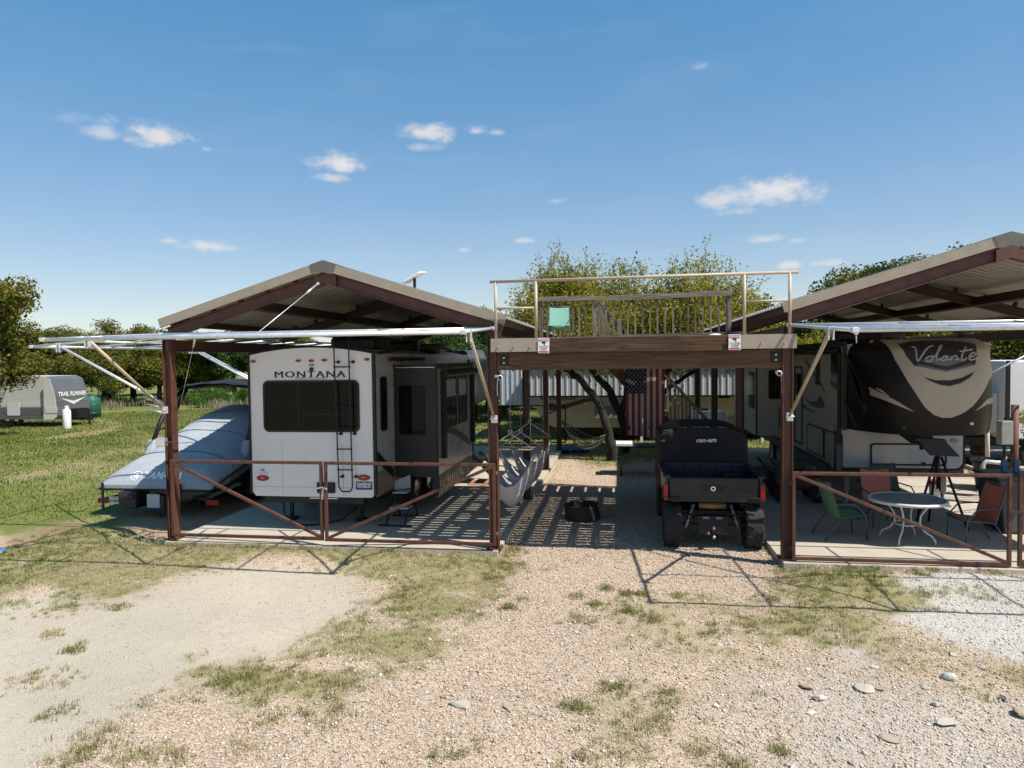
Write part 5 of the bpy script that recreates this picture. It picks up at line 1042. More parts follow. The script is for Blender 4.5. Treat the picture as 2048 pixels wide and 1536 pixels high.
# buckets, jack pads, pots, utility post and clutter
def bucket(label, x, y, r0, h, m1, m2, z0=0.):
    r = thing('bucket', label, 'bucket', (x, y, z0), 'paint buckets'); b = MB(); b.lathe([(.01, .005), (r0*.88, .005), (r0, h), (r0*.96, h), (r0*.86, .012)], (x, y, z0), 24); part('bucket_wall', b, m2, r, smooth=True)
    b = MB(); b.lathe([(r0*1.03, h*.82), (r0*1.06, h*.82), (r0*1.06, h+.012), (.01, h+.015)], (x, y, z0), 24); part('lid', b, m1, r)
    b = MB(); b.tube([(x-r0, y-.01, z0+h*.8), (x-r0*.7, y-r0*.8, z0+h*.45), (x+r0*.7, y-r0*.8, z0+h*.45), (x+r0, y-.01, z0+h*.8)], .005, 5); part('bail_handle', b, CHROME, r)
RD = mat('bucket_red', (.30, .03, .03), .5); WB = mat('bucket_white', (.48, .48, .48), .5, 0, .2, 9)
bx = G(1728, 986, 0); bucket('white bucket with red lid, beside the green patio chair under the camper', bx[0], bx[1], .15, .30, RD, WB)
bx = G(1872, 990, 0); bucket('white bucket with red lid standing behind the tripod legs', bx[0], bx[1], .15, .32, RD, WB)
bx = G(1619, 942, 0); bucket('grey bucket on the slab next to the camper side wall', bx[0], bx[1], .17, .26, WB, mat('bucket_grey', (.25, .27, .29), .5))
bx = G(1955, 915, GZ); bucket('rusty red bucket on the grass beyond the camper nose', bx[0], bx[1], .22, .42, RD, mat('bucket_rust', (.30, .08, .05), .6), GZ)
x, y = 8.45, 17.6; r = thing('plastic_planter', 'black plastic planter tub beside the utility post', 'planter', (x, y, 0)); b = MB(); b.lathe([(.01, .02), (.36, 0), (.44, .62), (.48, .62), (.48, .68), (.43, .68), (.34, .06), (.01, .06)], (x, y, 0), 28); part('tub', b, BLACK, r, smooth=False)
b = MB(); b.lathe([(.01, .55), (.41, .55)], (x, y, 0), 20); part('soil', b, mat('soil', (.06, .045, .03), .95, 0, .4, 20), r)
ux, uy = 8.35, 16.6
r = thing('utility_post', 'rusty utility post with grey meter box and pipes', 'utility post', (ux, uy, GZ)); b = MB(); b.cyl((ux, uy, GZ), (ux, uy, 2.0), .075, 12); part('post', b, mat('rusty_pipe', (.13, .055, .036), .7, 0, .35, 8), r, smooth=True)
b = MB(); b.box(ux-.32, ux-.08, uy-.12, uy+.1, 1.15, 1.66); part('meter_box', b, mat('meter_grey', (.33, .34, .34), .45, .2), r, bevel=.02); b = MB(); b.cyl((ux-.2, uy, .3), (ux-.2, uy, 1.15), .03, 8); part('conduit', b, BLACK, r)
b = MB(); b.tube([(ux-.25, uy, .75), (ux-.55, uy, .78), (ux-.62, uy, .7), (ux-.62, uy, .35)], .05, 10); part('elbow_pipe', b, mat('pvc_grey', (.5, .5, .5), .5), r, smooth=True)
b = MB(); b.tube([(ux-.2, uy-.1, .9), (ux-.35, uy-.2, .5), (ux-.2, uy-.3, .2), (ux+.1, uy-.3, .05)], .02, 6); part('hose', b, mat('hose_red', (.30, .06, .03), .6), r, smooth=True)
p0 = G(1976, 962, GZ); r = single('white_pipe_pole', MB().cyl((p0[0], p0[1], GZ), (p0[0]-.05, p0[1], 1.9), .05, 10), mat('pvc_white', (.62, .60, .55), .5), 'white plastic pole standing behind the black planter', 'pole', (p0[0], p0[1], GZ), smooth=True)
a0, a1 = G(1915, 930, GZ), G(1998, 958, GZ); r = single('white_drain_pipe', MB().tube([(a0[0], a0[1], GZ+.06), ((a0[0]+a1[0])/2, (a0[1]+a1[1])/2, GZ+.05), (a1[0], a1[1], GZ+.06)], .05, 10), MATS['pvc_white'], 'white drain pipe lying on the ground past the camper nose', 'pipe', (a0[0], a0[1], GZ), smooth=True)
r = thing('storage_bin', 'grey storage bin with blue rack behind the second gate leaf', 'bin', (6.75, 13.4, 0)); b = MB(); b.prism([(6.5, .02), (7.5, .02), (7.6, .95), (6.4, .95)], 'xz', 13.2, 14.0); part('bin_body', b, mat('bin_grey', (.06, .065, .065), .5), r, bevel=.03); b = MB(); b.box(6.36, 7.64, 13.15, 14.05, .95, 1.0); part('bin_lid', b, MATS['bin_grey'], r, bevel=.015)
for k in range(4): b = MB(); b.box(6.7+.2*k, 6.78+.2*k, 13.7, 13.76, 1.0, 1.22); part('blue_rack_slat', b, mat('rack_blue', (.03, .13, .22), .5), r)
# step stool, rug, jack stands beside the white camper
r = thing('step_stool', 'folding step stool with white sides beside the white camper', 'step stool', (-4.2, 12.75, 0)); m_ = mat('stool_white', (.36, .36, .37), .5)
b = MB(); b.box(-4.35, -3.98, 12.9, 13.2, .28, .31); part('lower_step', b, m_, r); b = MB(); b.box(-4.38, -4.1, 13.2, 13.5, .52, .55); part('upper_step', b, m_, r)
for x in (-4.36, -4.0):
    b = MB(); b.beam((x, 12.72, 0), (x, 13.3, .55), .02, .05); part('leg', b, BLACK, r); b = MB(); b.beam((x, 13.6, 0), (x, 13.3, .55), .02, .05); part('leg', b, BLACK, r)
for y in (12.7, 13.55): b = MB(); b.beam((-4.5, y, .015), (-3.85, y, .015), .04, .03); part('foot_bar', b, BLACK, r)
b = MB(); b.prism([(-4.42, .55), (-4.1, .58), (-4.1, .85), (-4.42, .72)], 'xz', 13.45, 13.5); part('side_panel', b, m_, r)
g0 = G(975, 966, 0); r = single('door_mat', MB().box(g0[0]-.45, g0[0]+.35, g0[1]-.35, g0[1]+.35, .003, .016), mat('mat_orange', (.33, .17, .085), .95, 0, .2, 30, .4, 120), 'orange-brown door mat on the slab by the camper steps', 'mat', (g0[0], g0[1], 0))
# items at the back under the deck: work table, mower-like clutter, white board
r = thing('work_table', 'dark work table with a white board on it, behind the fire ring', 'table', (.55, 19.6, GZ))
b = MB(); b.box(-.05, 1.35, 19.3, 20.1, .68, .72); part('table_top', b, BLACK, r)
for x, y in ((.02, 19.35), (1.28, 19.35), (.02, 20.05), (1.28, 20.05)): b = MB(); b.box(x-.03, x+.03, y-.03, y+.03, GZ, .68); part('leg', b, BLACK, r)
r = single('white_board', MB().box(-.12, .32, 19.25, 19.9, .725, .80), mat('board_white', (.70, .69, .62), .6), 'white slab lying on the dark work table', 'board', (.1, 19.5, .725), bevel=.01)
def cart(label, x, y, sc, m):
    r = thing('garden_cart', label, 'cart', (x, y, 0), 'garden machines in the shade'); b = MB(); b.prism([(x-.45*sc, .28), (x+.4*sc, .26), (x+.5*sc, .55*sc), (x+.1*sc, .72*sc), (x-.3*sc, .62*sc), (x-.55*sc, .45)], 'xz', y-.25*sc, y+.25*sc); part('body', b, m, r, bevel=.06)
    for dx in (-.38, .36):
        for dy in (-.3, .3): b = MB(); b.lathe([(.06, -.05), (.17, -.05), (.19, 0), (.17, .05), (.06, .05)], (x+dx*sc, y+dy*sc, .19), 16, 'y'); part('wheel', b, RUBBER, r, smooth=True)
    b = MB(); b.tube([(x-.5*sc, y-.2*sc, .5), (x-.85*sc, y-.2*sc, .95*sc), (x-.85*sc, y+.2*sc, .95*sc), (x-.5*sc, y+.2*sc, .5)], .015, 6); part('handle', b, BLACK, r, smooth=True)
cart('dark push mower in the shade beside the utility vehicle', 3.15, 16.6, .9, mat('mower_dark', (.025, .03, .028), .5)); cart('dark red garden cart in the shade under the camper slide-out', 3.75, 15.9, .95, mat('mower_red', (.07, .012, .012), .5))
r = thing('folding_table', 'small folding table in the shade along the cream camper', 'table', (3.9, 17.3, 0)); b = MB(); b.box(3.55, 4.2, 17.0, 17.6, .62, .65); part('table_top', b, mat('tbl_grey', (.12, .13, .14), .5), r)
for s_ in (-1, 1): b = MB(); b.beam((3.6, 17.3+s_*.25, 0), (4.15, 17.3+s_*.25, .62), .025, .025); b.beam((4.15, 17.3+s_*.22, 0), (3.6, 17.3+s_*.22, .62), .025, .025); part('cross_leg', b, MATS['tbl_grey'], r)
r = single('blue_tarp_bundle', MB().sphere((-1.55, 24.4, GZ+.08), .55, 14, 8, .22), mat('tarp_blue', (.03, .07, .16), .5, 0, .5, 8), 'crumpled blue tarp at the foot of the rear post', 'tarp', (-1.55, 24.4, GZ))
p0 = G(25, 1094); r = single('flat_stone', MB().prism([(p0[0]+.35*math.cos(t)*(1+.15*math.sin(3*t)), p0[1]+.22*math.sin(t)) for t in [k*math.pi/8 for k in range(16)]], 'xy', GZ-.02, GZ+.04), mat('stone_grey', (.22, .19, .16), .9, 0, .2, 8), 'flat grey stone lying in the grass past the boat', 'stone', (p0[0], p0[1], GZ), bevel=.02)
p0 = G(-2, 1110); r = single('blue_float', MB().sphere((p0[0], p0[1], GZ+.05), .14, 14, 8, .45), mat('float_blue', (.04, .18, .45), .4), 'bright blue object lying on the grass near the flat stone', 'float', (p0[0], p0[1], GZ), smooth=True)
# shoes and cloth on the deck edge
r = single('white_cloth', MB().sphere((1.62, 12.6, 3.46), .12, 10, 6, .35), mat('cloth_white', (.6, .6, .58), .9), 'crumpled white cloth on the deck near the timber railing', 'cloth', (1.62, 12.6, 3.43), smooth=True)
r = single('dark_cloth', MB().sphere((2.0, 12.5, 3.47), .16, 10, 6, .35), DKFAB, 'dark crumpled cloth on the deck beside the pipe rail', 'cloth', (2.0, 12.5, 3.43), smooth=True)
# ---------------------------------------------------------------- background: travel trailer, tanks, covered camper
tr = thing('travel_trailer', 'white and charcoal travel trailer parked by the oak on the grass', 'trailer', (-30, 32, GZ)); TY = 32.0
def tx(px, py): p = PY(px, py, TY); return (p[0], p[2])
zf = GZ+.42; xn = tx(168, 828)[0]; top = tx(120, 753)[1]
XN = -28.2; sil = [(-41, zf), (XN-.75, zf), (XN-.75, top+.02), (-41, top+.05)]; xn = XN
b = MB(); b.prism(sil, 'xz', TY+.02, TY+2.3); part('body_shell', b, mat('trailer_white', (.62, .61, .58), .4, 0, .06, 2), tr)
DG = mat('trailer_charcoal', (.10, .102, .108), .35, 0, .15, 2)
nprof = [(XN-.749, zf), (XN-.2, zf), (XN-.03, zf+.12), (XN, zf+.5), (XN-.05, zf+1.0), (XN-.16, zf+1.5), (XN-.36, top-.12), (XN-.749, top+.03)]
b = MB(); b.prism([(a_, c_) for a_, c_ in nprof], 'xz', TY+.019, TY+.004); part('side_panel', b, MATS['trailer_white'], tr)
b = MB(); b.prism(nprof, 'xz', TY+.02, TY+2.3); part('nose_cap', b, DG, tr, bevel=.05)
for k in range(9): zz = zf+.2+.11*k; b = MB(); b.box(XN-.03-.05*(k > 5), XN+.006-.05*(k > 6), TY+.08, TY+2.24, zz, zz+.085); part('nose_siding', b, mat('trailer_grey', (.13, .133, .14), .35, 0, .1, 3), tr)
for k in range(8):
    z0 = zf+.02+.075*k; b = MB(); b.box(-41, XN-.75, TY+.004, TY+.018, z0, z0+.06); part('lower_siding', b, DG, tr)
for k in range(12):
    z0 = zf+.66+.12*k; b = MB(); b.box(-41, XN-.8, TY+.008, TY+.018, z0, z0+.10); part('upper_siding', b, MATS['trailer_white'], tr)
for (a, c) in (((14, 805), (40, 831)), ((91, 814), (115, 826))):
    x0, z1 = tx(*a); x1, z0 = tx(*c); b = MB(); b.prism(rrect(x0, x1, z0, z1, .05), 'xz', TY+.003, TY-.012); part('hatch_door', b, MATS['trailer_white'], tr)
b = MB(); b.prism([(TY+.25, zf+1.08), (TY+1.15, zf+.72), (TY+2.05, zf+1.08), (TY+1.15, zf+.88)], 'yz', XN+.008, XN+.014); part('chevron_graphic', b, MATS['trailer_white'], tr)
part('lettering', text_mb('TRAIL RUNNER', .30, '+x', (XN+.012-.06, TY+1.15, zf+1.17), sx=.92, bold=.012), MATS['trailer_white'], tr)
b = MB(); x0 = tx(86, 800)[0]; b.box(x0-.05, x0+.05, TY-.04, TY+.0, zf+.35, zf+1.5); part('downpipe', b, DG, tr)
for x in (tx(8, 840)[0], tx(26, 840)[0]): b = MB(); b.lathe([(.2, -.1), (.33, -.1), (.36, 0), (.33, .1), (.2, .1)], (x, TY+.2, GZ+.36), 18, 'y'); part('wheel', b, RUBBER, tr, smooth=True)
b = MB(); b.beam((xn-.3, TY+1.2, zf-.05), (xn+1.0, TY+1.2, zf-.05), .2, .12); b.box(xn+.1, xn+.5, TY+.8, TY+1.6, zf, zf+.5); b.cyl((xn+.85, TY+1.2, GZ), (xn+.85, TY+1.2, zf+.45), .05, 8); part('tongue', b, BLACK, tr)
for k in range(3): b = MB(); b.box(tx(12, 840)[0], tx(36, 840)[0], TY-.3-.2*k, TY-.05-.2*k, zf-.1-.12*k, zf-.06-.12*k); part('entry_step', b, BLACK, tr)
p0 = G(150, 853); tx0, ty0 = p0[0]+.75, p0[1]-1.4
r = thing('propane_tank', 'tall white propane cylinder beside the travel trailer hitch', 'gas tank', (tx0, ty0, GZ)); b = MB(); b.lathe([(.01, .0), (.16, 0), (.19, .06), (.19, .88), (.15, .98), (.07, 1.03), (.07, 1.08), (.01, 1.08)], (tx0, ty0, GZ), 20); part('cylinder', b, WHITE, r, smooth=True)
b = MB(); b.lathe([(.09, 1.02), (.10, 1.16), (.085, 1.16), (.08, 1.02)], (tx0, ty0, GZ), 16); part('valve_collar', b, WHITE, r); b = MB(); b.lathe([(.13, -.0), (.14, .05), (.12, .05)], (tx0, ty0, GZ), 16); part('foot_ring', b, WHITE, r)
gx, gy = -31.15, 38.0; r = thing('green_tank', 'dark green plastic water tank behind the travel trailer nose', 'water tank', (gx, gy, GZ)); b = MB(); b.lathe([(.01, 0), (.50, 0), (.50, 1.15), (.46, 1.2), (.3, 1.25), (.3, 1.32), (.01, 1.32)], (gx, gy, GZ), 24); part('tank_body', b, mat('tank_green', (.015, .10, .065), .45), r, smooth=True)
b = MB(); b.lathe([(.505, .3), (.515, .32), (.505, .34)], (gx, gy, GZ), 24); b.lathe([(.505, .8), (.515, .82), (.505, .84)], (gx, gy, GZ), 24); part('rib_band', b, MATS['tank_green'], r)
# metal RV cover with ribbed side sheets, and the camper beneath it
SHM = mat('white_ribbed_sheet', (.58, .60, .64), .32, .35, .08, 2)
cv = thing('metal_rv_cover', 'white ribbed metal cover over the neighbouring camper, seen below the deck', 'metal shelter', (2, 28, GZ))
def ribbed(x0, x1, y, z0, z1, nm, face=-1):
    k = 0; x = x0; w_ = .92
    while x < x1-.01:
        b = MB(); P_ = []
        for i in range(4): o = x+i*w_/4; P_ += [(o, 0), (o+.06, 0), (o+.08, .03), (o+.12, .03), (o+.14, 0)]
        P_.append((x+w_, 0)); b.grid([[(a, y+face*d, z) for a, d in P_] for z in (z0, z1)], flip=face > 0); b.grid([[(a, y+face*d-face*.004, z) for a, d in P_] for z in (z0, z1)], flip=face < 0); part(nm, b, SHM, cv); x += w_
ribbed(-3.5, 6.6, 27.2, 1.68, 3.1, 'side_sheet'); ribbed(-5.6, 6.6, 33.0, .9, 3.1, 'rear_sheet')
b = MB(); b.prism([(27.0, 3.1), (30.1, 3.4), (33.2, 3.1), (33.2, 3.16), (30.1, 3.46), (27.0, 3.16)], 'yz', -3.9, 6.8); part('roof', b, SHM, cv)
for x in (-3.5, .8, 5.2): 
    for y in (27.25, 33.05): b = MB(); b.box(x-.05, x+.05, y, y+.1, GZ, 3.1); part('post', b, mat('cover_post_white', (.62, .62, .6), .5), cv)
b = MB(); b.beam((-3.5, 27.3, 1.66), (6.6, 27.3, 1.66), .06, .08); part('girt', b, DSTEEL, cv)
cr = thing('camper_trailer', 'cream camper with swoosh graphic parked below the white ribbed metal cover', 'camper', (1.5, 28.3, GZ)); CY = 28.0; CW = mat('old_cream', (.50, .46, .37), .4, 0, .06, 2)
b = MB(); b.prism([(-3.1, .75), (-2.6, .38), (6.5, .38), (6.5, 3.0), (-2.9, 3.0), (-3.5, 2.4), (-3.45, 1.4)], 'xz', CY, CY+2.4); part('body_shell', b, CW, cr)
x0 = PY(1077, 798, CY); part('lettering', text_mb('CRUISER', .30, 'xz', (PY(1115, 800, CY)[0], CY-.006, PY(1115, 799, CY)[2]), sx=1.25, shear=.2, bold=.008), mat('cruiser_brown', (.10, .035, .025), .4), cr)
b = MB()
sw = [q(*p, CY) for p in ((1088, 816), (1130, 808), (1170, 797), (1215, 791), (1215, 795), (1170, 805), (1130, 818), (1090, 822))]; b.prism(sw, 'xz', CY-.002, CY-.006); part('swoosh_graphic', b, mat('cruiser_dark', (.06, .055, .05), .4), cr)
b = MB(); b.prism([q(*p, CY) for p in ((1088, 808), (1108, 806), (1108, 814), (1092, 816))], 'xz', CY-.008, CY-.011); part('side_graphic', b, MATS['cruiser_dark'], cr)
x0, z1 = q(1188, 796, CY-.6); x1, z0 = q(1330, 836, CY-.6); b = MB(); b.box(x0, x1, CY-.6, CY, z0, z1+.9); s_ = part('slide_out', b, mat('slide_white', (.60, .60, .60), .4), cr); b = MB(); b.box(x0, x1, CY-.61, CY-.601, z0, z0+.45); part('lower_band', b, mat('slide_grey', (.22, .22, .22), .4), s_)
x0, z1 = q(1435, 787, CY-.01); x1, z0 = q(1462, 796, CY-.01); b = MB(); b.prism(rrect(x0, x1, z0, z1+.4, .08), 'xz', CY-.002, CY-.012); part('window', b, GLASS, cr)
b = MB(); b.box(x0-1.2, 6.4, CY-.02, CY-.002, .40, .85); part('grey_band', b, MATS['slide_grey'], cr)
for xx in (PY(1309, 878, CY-.2)[0],): 
    for dx in (0, 1.0): b = MB(); b.lathe([(.2, -.1), (.33, -.1), (.36, 0), (.33, .1), (.2, .1)], (xx+dx, CY-.25, GZ+.36), 20, 'y'); wl = part('wheel', b, RUBBER, cr, smooth=True); b = MB(); b.lathe([(.02, -.12), (.15, -.08), (.24, -.11)], (xx+dx, CY-.25, GZ+.36), 16, 'y'); part('rim', b, RIM, wl, smooth=True)
b = MB(); b.box(-2.4, 6.3, CY+.3, CY+2.1, .12, .37); part('underframe', b, BLACK, cr)
x, y = 2.75, 23.2; r = thing('water_tote', 'caged white plastic water tote behind the stairs', 'water tote', (x, y, GZ)); 
b = MB(); b.box(x-.48, x+.48, y-.5, y+.5, .42, 1.42); part('tank', b, mat('tote_white', (.72, .72, .70), .4), r, bevel=.06); b = MB(); b.box(x-.55, x+.55, y-.55, y+.55, GZ, .40); part('stand', b, BLACK, r)
for k in range(5): b = MB(); xx = x-.5+.25*k; b.box(xx-.012, xx+.012, y-.53, y-.506, .42, 1.44); part('cage_bar', b, CHROME, r); b = MB(); zz = .45+.24*k; b.box(x-.51, x+.51, y-.55, y-.531, zz-.012, zz+.012); part('cage_bar', b, CHROME, r)
b = MB(); b.lathe([(.01, .05), (.12, .05), (.12, 0)], (x-.1, y, 1.42), 16); part('fill_cap', b, RD, r)
# neighbouring white trailer on the right
nb = thing('cargo_trailer', 'white trailer beyond the camper nose, partly behind tree leaves', 'trailer', (13, 21.5, GZ)); NY = 21.5
x0 = PY(1932, 850, NY)[0]; b = MB(); b.prism([(x0, .9), (x0+.1, 1.75), (x0+.35, 2.0), (x0+.8, 2.0), (x0+.8, .9)], 'xz', NY, NY+2.2); part('nose_box', b, WHITE, nb); b = MB(); b.box(x0+.82, x0+8, NY-.3, NY+2.4, .75, 2.9); part('body', b, WHITE, nb, bevel=.04)
b = MB(); b.box(x0+.85, x0+.95, NY-.35, NY-.3, .75, 2.9); b.box(x0+.82, x0+8, NY-.33, NY-.301, 1.3, 1.34); part('edge_trim', b, BLACK, nb); b = MB(); b.prism(oval(x0+.42, 1.72, .10, .035), 'xz', NY, NY-.02); part('marker_light', b, REDL, nb)
b = MB(); b.box(x0-1.6, x0+8, NY+.3, NY+2, .5, .74); part('underframe', b, BLACK, nb)
for dx in (1.6, 2.5): b = MB(); b.lathe([(.2, -.1), (.33, -.1), (.36, 0), (.33, .1), (.2, .1)], (x0+dx, NY-.1, GZ+.36), 18, 'y'); part('wheel', b, RUBBER, nb, smooth=True)
b = MB(); b.box(x0+.1, x0+.2, NY+.5, NY+.6, GZ, .5); b.box(x0+3.8, x0+3.9, NY+.5, NY+.6, GZ, .5); part('jack', b, BLACK, nb)
# net hammock between rear post and the tree
hm = thing('net_hammock', 'rope net hammock strung between the rear post and the tree trunk', 'hammock', (-1.2, 23.2, .6)); a, c = Vector((-2.0, 23.9, 1.05)), Vector((-.30, 22.4, .75))
rows = [[a.lerp(c, i/20)+Vector((.35*(j/6-.5)*math.sin(math.pi*i/20), .9*(j/6-.5)*math.sin(math.pi*i/20), -.75*math.sin(math.pi*i/20)*(1-.5*(2*j/6-1)**2))) for i in range(21)] for j in range(7)]
b = MB()
for rw in rows: b.tube(rw, .018, 4)
for i in range(2, 19): b.tube([rows[j][i] for j in range(7)], .012, 4)
nn = part('net', b, mat('hammock_rope', (.22, .20, .17), .9), hm); nn['kind'] = 'stuff'
# wire pasture fence / gate seen between camper and deck
r = thing('wire_gate', 'black steel tube gate standing open at the rear of the slab', 'gate', (-4.0, 24.9, 0))
for (p, q_) in (((-4.6, 24.9, .15), (-4.6, 24.9, 1.45)), ((-4.6, 24.9, 1.45), (-1.9, 24.9, 1.45)), ((-1.9, 24.9, .15), (-1.9, 24.9, 1.45)), ((-4.6, 24.9, .15), (-1.9, 24.9, .15)), ((-4.6, 24.9, .15), (-1.9, 24.9, 1.45)), ((-4.25, 24.9, .15), (-4.25, 24.9, 1.45))):
    b = MB(); b.beam(p, q_, .045, .045); part('gate_bar', b, BLACK, r)
b = MB(); b.box(-4.68, -4.6, 24.86, 24.94, 0, 1.5); part('gate_post', b, BLACK, r)

# ---------------------------------------------------------------- trees
def leafmat(name, cols, trans=.35):
    m = bpy.data.materials.new(name); m.use_nodes = True; nt = m.node_tree; N = nt.nodes.new; L = nt.links.new; nt.nodes.remove(nt.nodes['Principled BSDF']); out = nt.nodes['Material Output']
    geo = N('ShaderNodeNewGeometry'); nz = N('ShaderNodeTexNoise'); nz.inputs['Scale'].default_value = 1.5; L(geo.outputs['Position'], nz.inputs['Vector'])
    ma = N('ShaderNodeMath'); ma.operation = 'MULTIPLY_ADD'; L(geo.outputs['Random Per Island'], ma.inputs[0]); ma.inputs[1].default_value = .55
    mb_ = N('ShaderNodeMath'); mb_.operation = 'MULTIPLY_ADD'; L(nz.outputs[0], mb_.inputs[0]); mb_.inputs[1].default_value = 1.7; mb_.inputs[2].default_value = -.6; L(mb_.outputs[0], ma.inputs[2])
    r = N('ShaderNodeValToRGB'); L(ma.outputs[0], r.inputs[0]); e = r.color_ramp.elements
    while len(e) < len(cols): e.new(.5)
    for k, c in enumerate(cols): e[k].position = k/(len(cols)-1); e[k].color = (*c, 1)
    d = N('ShaderNodeBsdfPrincipled'); d.inputs['Roughness'].default_value = .55; d.inputs['Specular IOR Level'].default_value = .3; t = N('ShaderNodeBsdfTranslucent'); L(r.outputs[0], d.inputs['Base Color']); L(r.outputs[0], t.inputs['Color'])
    mx = N('ShaderNodeMixShader'); mx.inputs[0].default_value = trans; L(d.outputs[0], mx.inputs[1]); L(t.outputs[0], mx.inputs[2]); L(mx.outputs[0], out.inputs['Surface']); return m
BARK = mat('grey_brown_bark', (.022, .018, .015), .95, 0, .35, 6, .8, 22, stretch=(1, 1, .3)); BARKD = mat('pale_bark', (.16, .135, .115), .95, 0, .3, 6, .8, 22, stretch=(1, 1, .3))
LOAK = leafmat('oak_leaves', [(.020, .036, .008), (.085, .100, .016), (.17, .16, .022), (.27, .225, .03)]); LGRN = leafmat('deep_green_leaves', [(.014, .034, .008), (.045, .085, .018), (.085, .14, .028)]); LMES = leafmat('mesquite_leaves', [(.10, .125, .012), (.22, .22, .022), (.33, .30, .028), (.40, .35, .05)], .55); LDRY = leafmat('bare_twig_leaves', [(.10, .085, .06), (.16, .13, .09)], .2)
LBRT = leafmat('bright_shrub_leaves', [(.03, .075, .012), (.07, .15, .02), (.11, .20, .03)])
def tree_proto(name, seed, height, rad, nlimb, leaf_n, leaf_s, lm, bm, trunk_r=.22, droop=0., shoots=0, base=.28, clump=.42, lean=None, flat=1.0, trunk_path=None, multi=1):
    rg = np.random.RandomState(seed); tw = MB(); tips = []
    def limb(p, d, ln, r, depth):
        pts = [Vector(p)]; rs = [r]; n = 5; cur = Vector(p); dd = Vector(d).normalized()
        for i in range(n):
            dd = (dd+Vector(rg.normal(0, .20, 3).tolist())+Vector((0, 0, .08-droop*.1))).normalized(); cur = cur+dd*ln/n; pts.append(cur.copy()); rs.append(max(.006, r*(1-.72*(i+1)/n)))
            if depth < 2: tips.append((cur.copy(), .55 if depth == 0 else 1.0)) if i > 1 else None
        tw.tube(pts, rs, 6 if depth < 2 else 4)
        if depth < 3:
            for k in range(4 if depth == 0 else 3):
                t = rg.uniform(.35, 1); i = min(n-1, int(t*n)); nd = (dd+Vector(rg.normal(0, .62, 3).tolist())).normalized(); nd.z *= .75; limb(pts[i+1], nd, ln*rg.uniform(.42, .62), rs[i+1]*.75, depth+1)
        else: tips.append((cur.copy(), 1.0))
        if depth >= 2: tips.append((pts[3].copy(), 1.0)); tips.append((cur.copy(), 1.2))
    starts = []
    if trunk_path:
        for tp_ in trunk_path:
            p0_ = [Vector(p) for p in tp_[0]]; r0_ = tp_[1]; pts, rs = [], []
            for i_ in range(len(p0_)-1):
                for f_ in (0, .25, .5, .75): pts.append(p0_[i_].lerp(p0_[i_+1], f_)+Vector(rg.normal(0, .022, 3).tolist())); rs.append((r0_[i_]*(1-f_)+r0_[i_+1]*f_)*rg.uniform(.84, 1.12))
            pts.append(p0_[-1]); rs.append(r0_[-1]); tw.tube(pts, rs, 9)
            for p_ in pts:
                if p_.z > 1.9: tips.append((p_.copy(), .5)); tips.append((p_+Vector((rg.uniform(-.7, .7), rg.uniform(-.6, .6), rg.uniform(-.1, .3))), .5)); starts.append((pts[-1], (pts[-1]-pts[-2]).normalized(), rs[-1]))
    else:
        for s in range(multi):
            off = Vector((rg.uniform(-.3, .3), rg.uniform(-.3, .3), 0)) if multi > 1 else Vector((0, 0, 0)); p = Vector((0, 0, -.15))+off*.5; pts = [p]; rs = [trunk_r*1.25]; n = 5; dd = Vector((0, 0, 1))+off*.6
            for i in range(n): dd = (dd+Vector(rg.normal(0, .10, 3).tolist())).normalized(); p = p+dd*height*base/n; pts.append(p.copy()); rs.append(trunk_r*(1-.35*(i+1)/n))
            tw.tube(pts, rs, 8); starts.append((p, dd, rs[-1]))
    for (p, dd, r0) in starts:
        for k in range(nlimb):
            a = 2*math.pi*k/nlimb+rg.uniform(-.4, .4); up = rg.uniform(.35, 1.2); d = Vector((math.cos(a), math.sin(a), up*flat)); limb(p, d, rg.uniform(.75, 1.1)*rad*.62, r0*.6, 0)
        limb(p, (dd.x*.2, dd.y*.2, 1), height*(1-base)*.55, r0*.7, 0)
    keep_ = rg.rand(len(tips)) < .62; tips = [t for t, k_ in zip(tips, keep_) if k_]; T = np.array([t[0] for t in tips]); Wt = np.array([t[1] for t in tips]); Wt = Wt/Wt.sum()
    # leaves: small folded quads round the twig ends
    idx = rg.choice(len(T), leaf_n, p=Wt); dv = rg.normal(0, 1, (leaf_n, 3)); dv /= np.linalg.norm(dv, axis=1, keepdims=True); c = T[idx]+dv*(rg.rand(leaf_n, 1)**.45)*clump*1.55*np.array([1, 1, .8]); c = c[c[:, 2] > .35*height*base]
    if shoots:
        top = T[T[:, 2] > np.quantile(T[:, 2], .72)]; ex = []
        for k in range(shoots):
            p = top[rg.randint(len(top))]; d = np.array([rg.normal(0, .35), rg.normal(0, .35), 1.0]); d /= np.linalg.norm(d); ln = rg.uniform(.4, 1.15); cur = [p+d*ln*t+np.array([.15*ln*t*t*rg.choice([-1, 1]), 0, 0]) for t in np.linspace(0, 1, 5)]
            tw.tube([Vector(q_) for q_ in cur], [.012, .01, .008, .006, .004], 4)
            for t in np.linspace(.1, 1, 26): ex.append(p+d*ln*t+rg.normal(0, .07, 3))
        c = np.concatenate([c, np.array(ex)])
    n = len(c); u = rg.normal(0, 1, (n, 3)); u /= np.linalg.norm(u, axis=1, keepdims=True); w_ = np.cross(u, rg.normal(0, 1, (n, 3))); w_ /= np.linalg.norm(w_, axis=1, keepdims=True); s_ = leaf_s*rg.uniform(.55, 1.35, (n, 1))
    V = np.stack([c-u*s_, c+w_*s_*.5, c+u*s_, c-w_*s_*.5], 1).reshape(-1, 3)
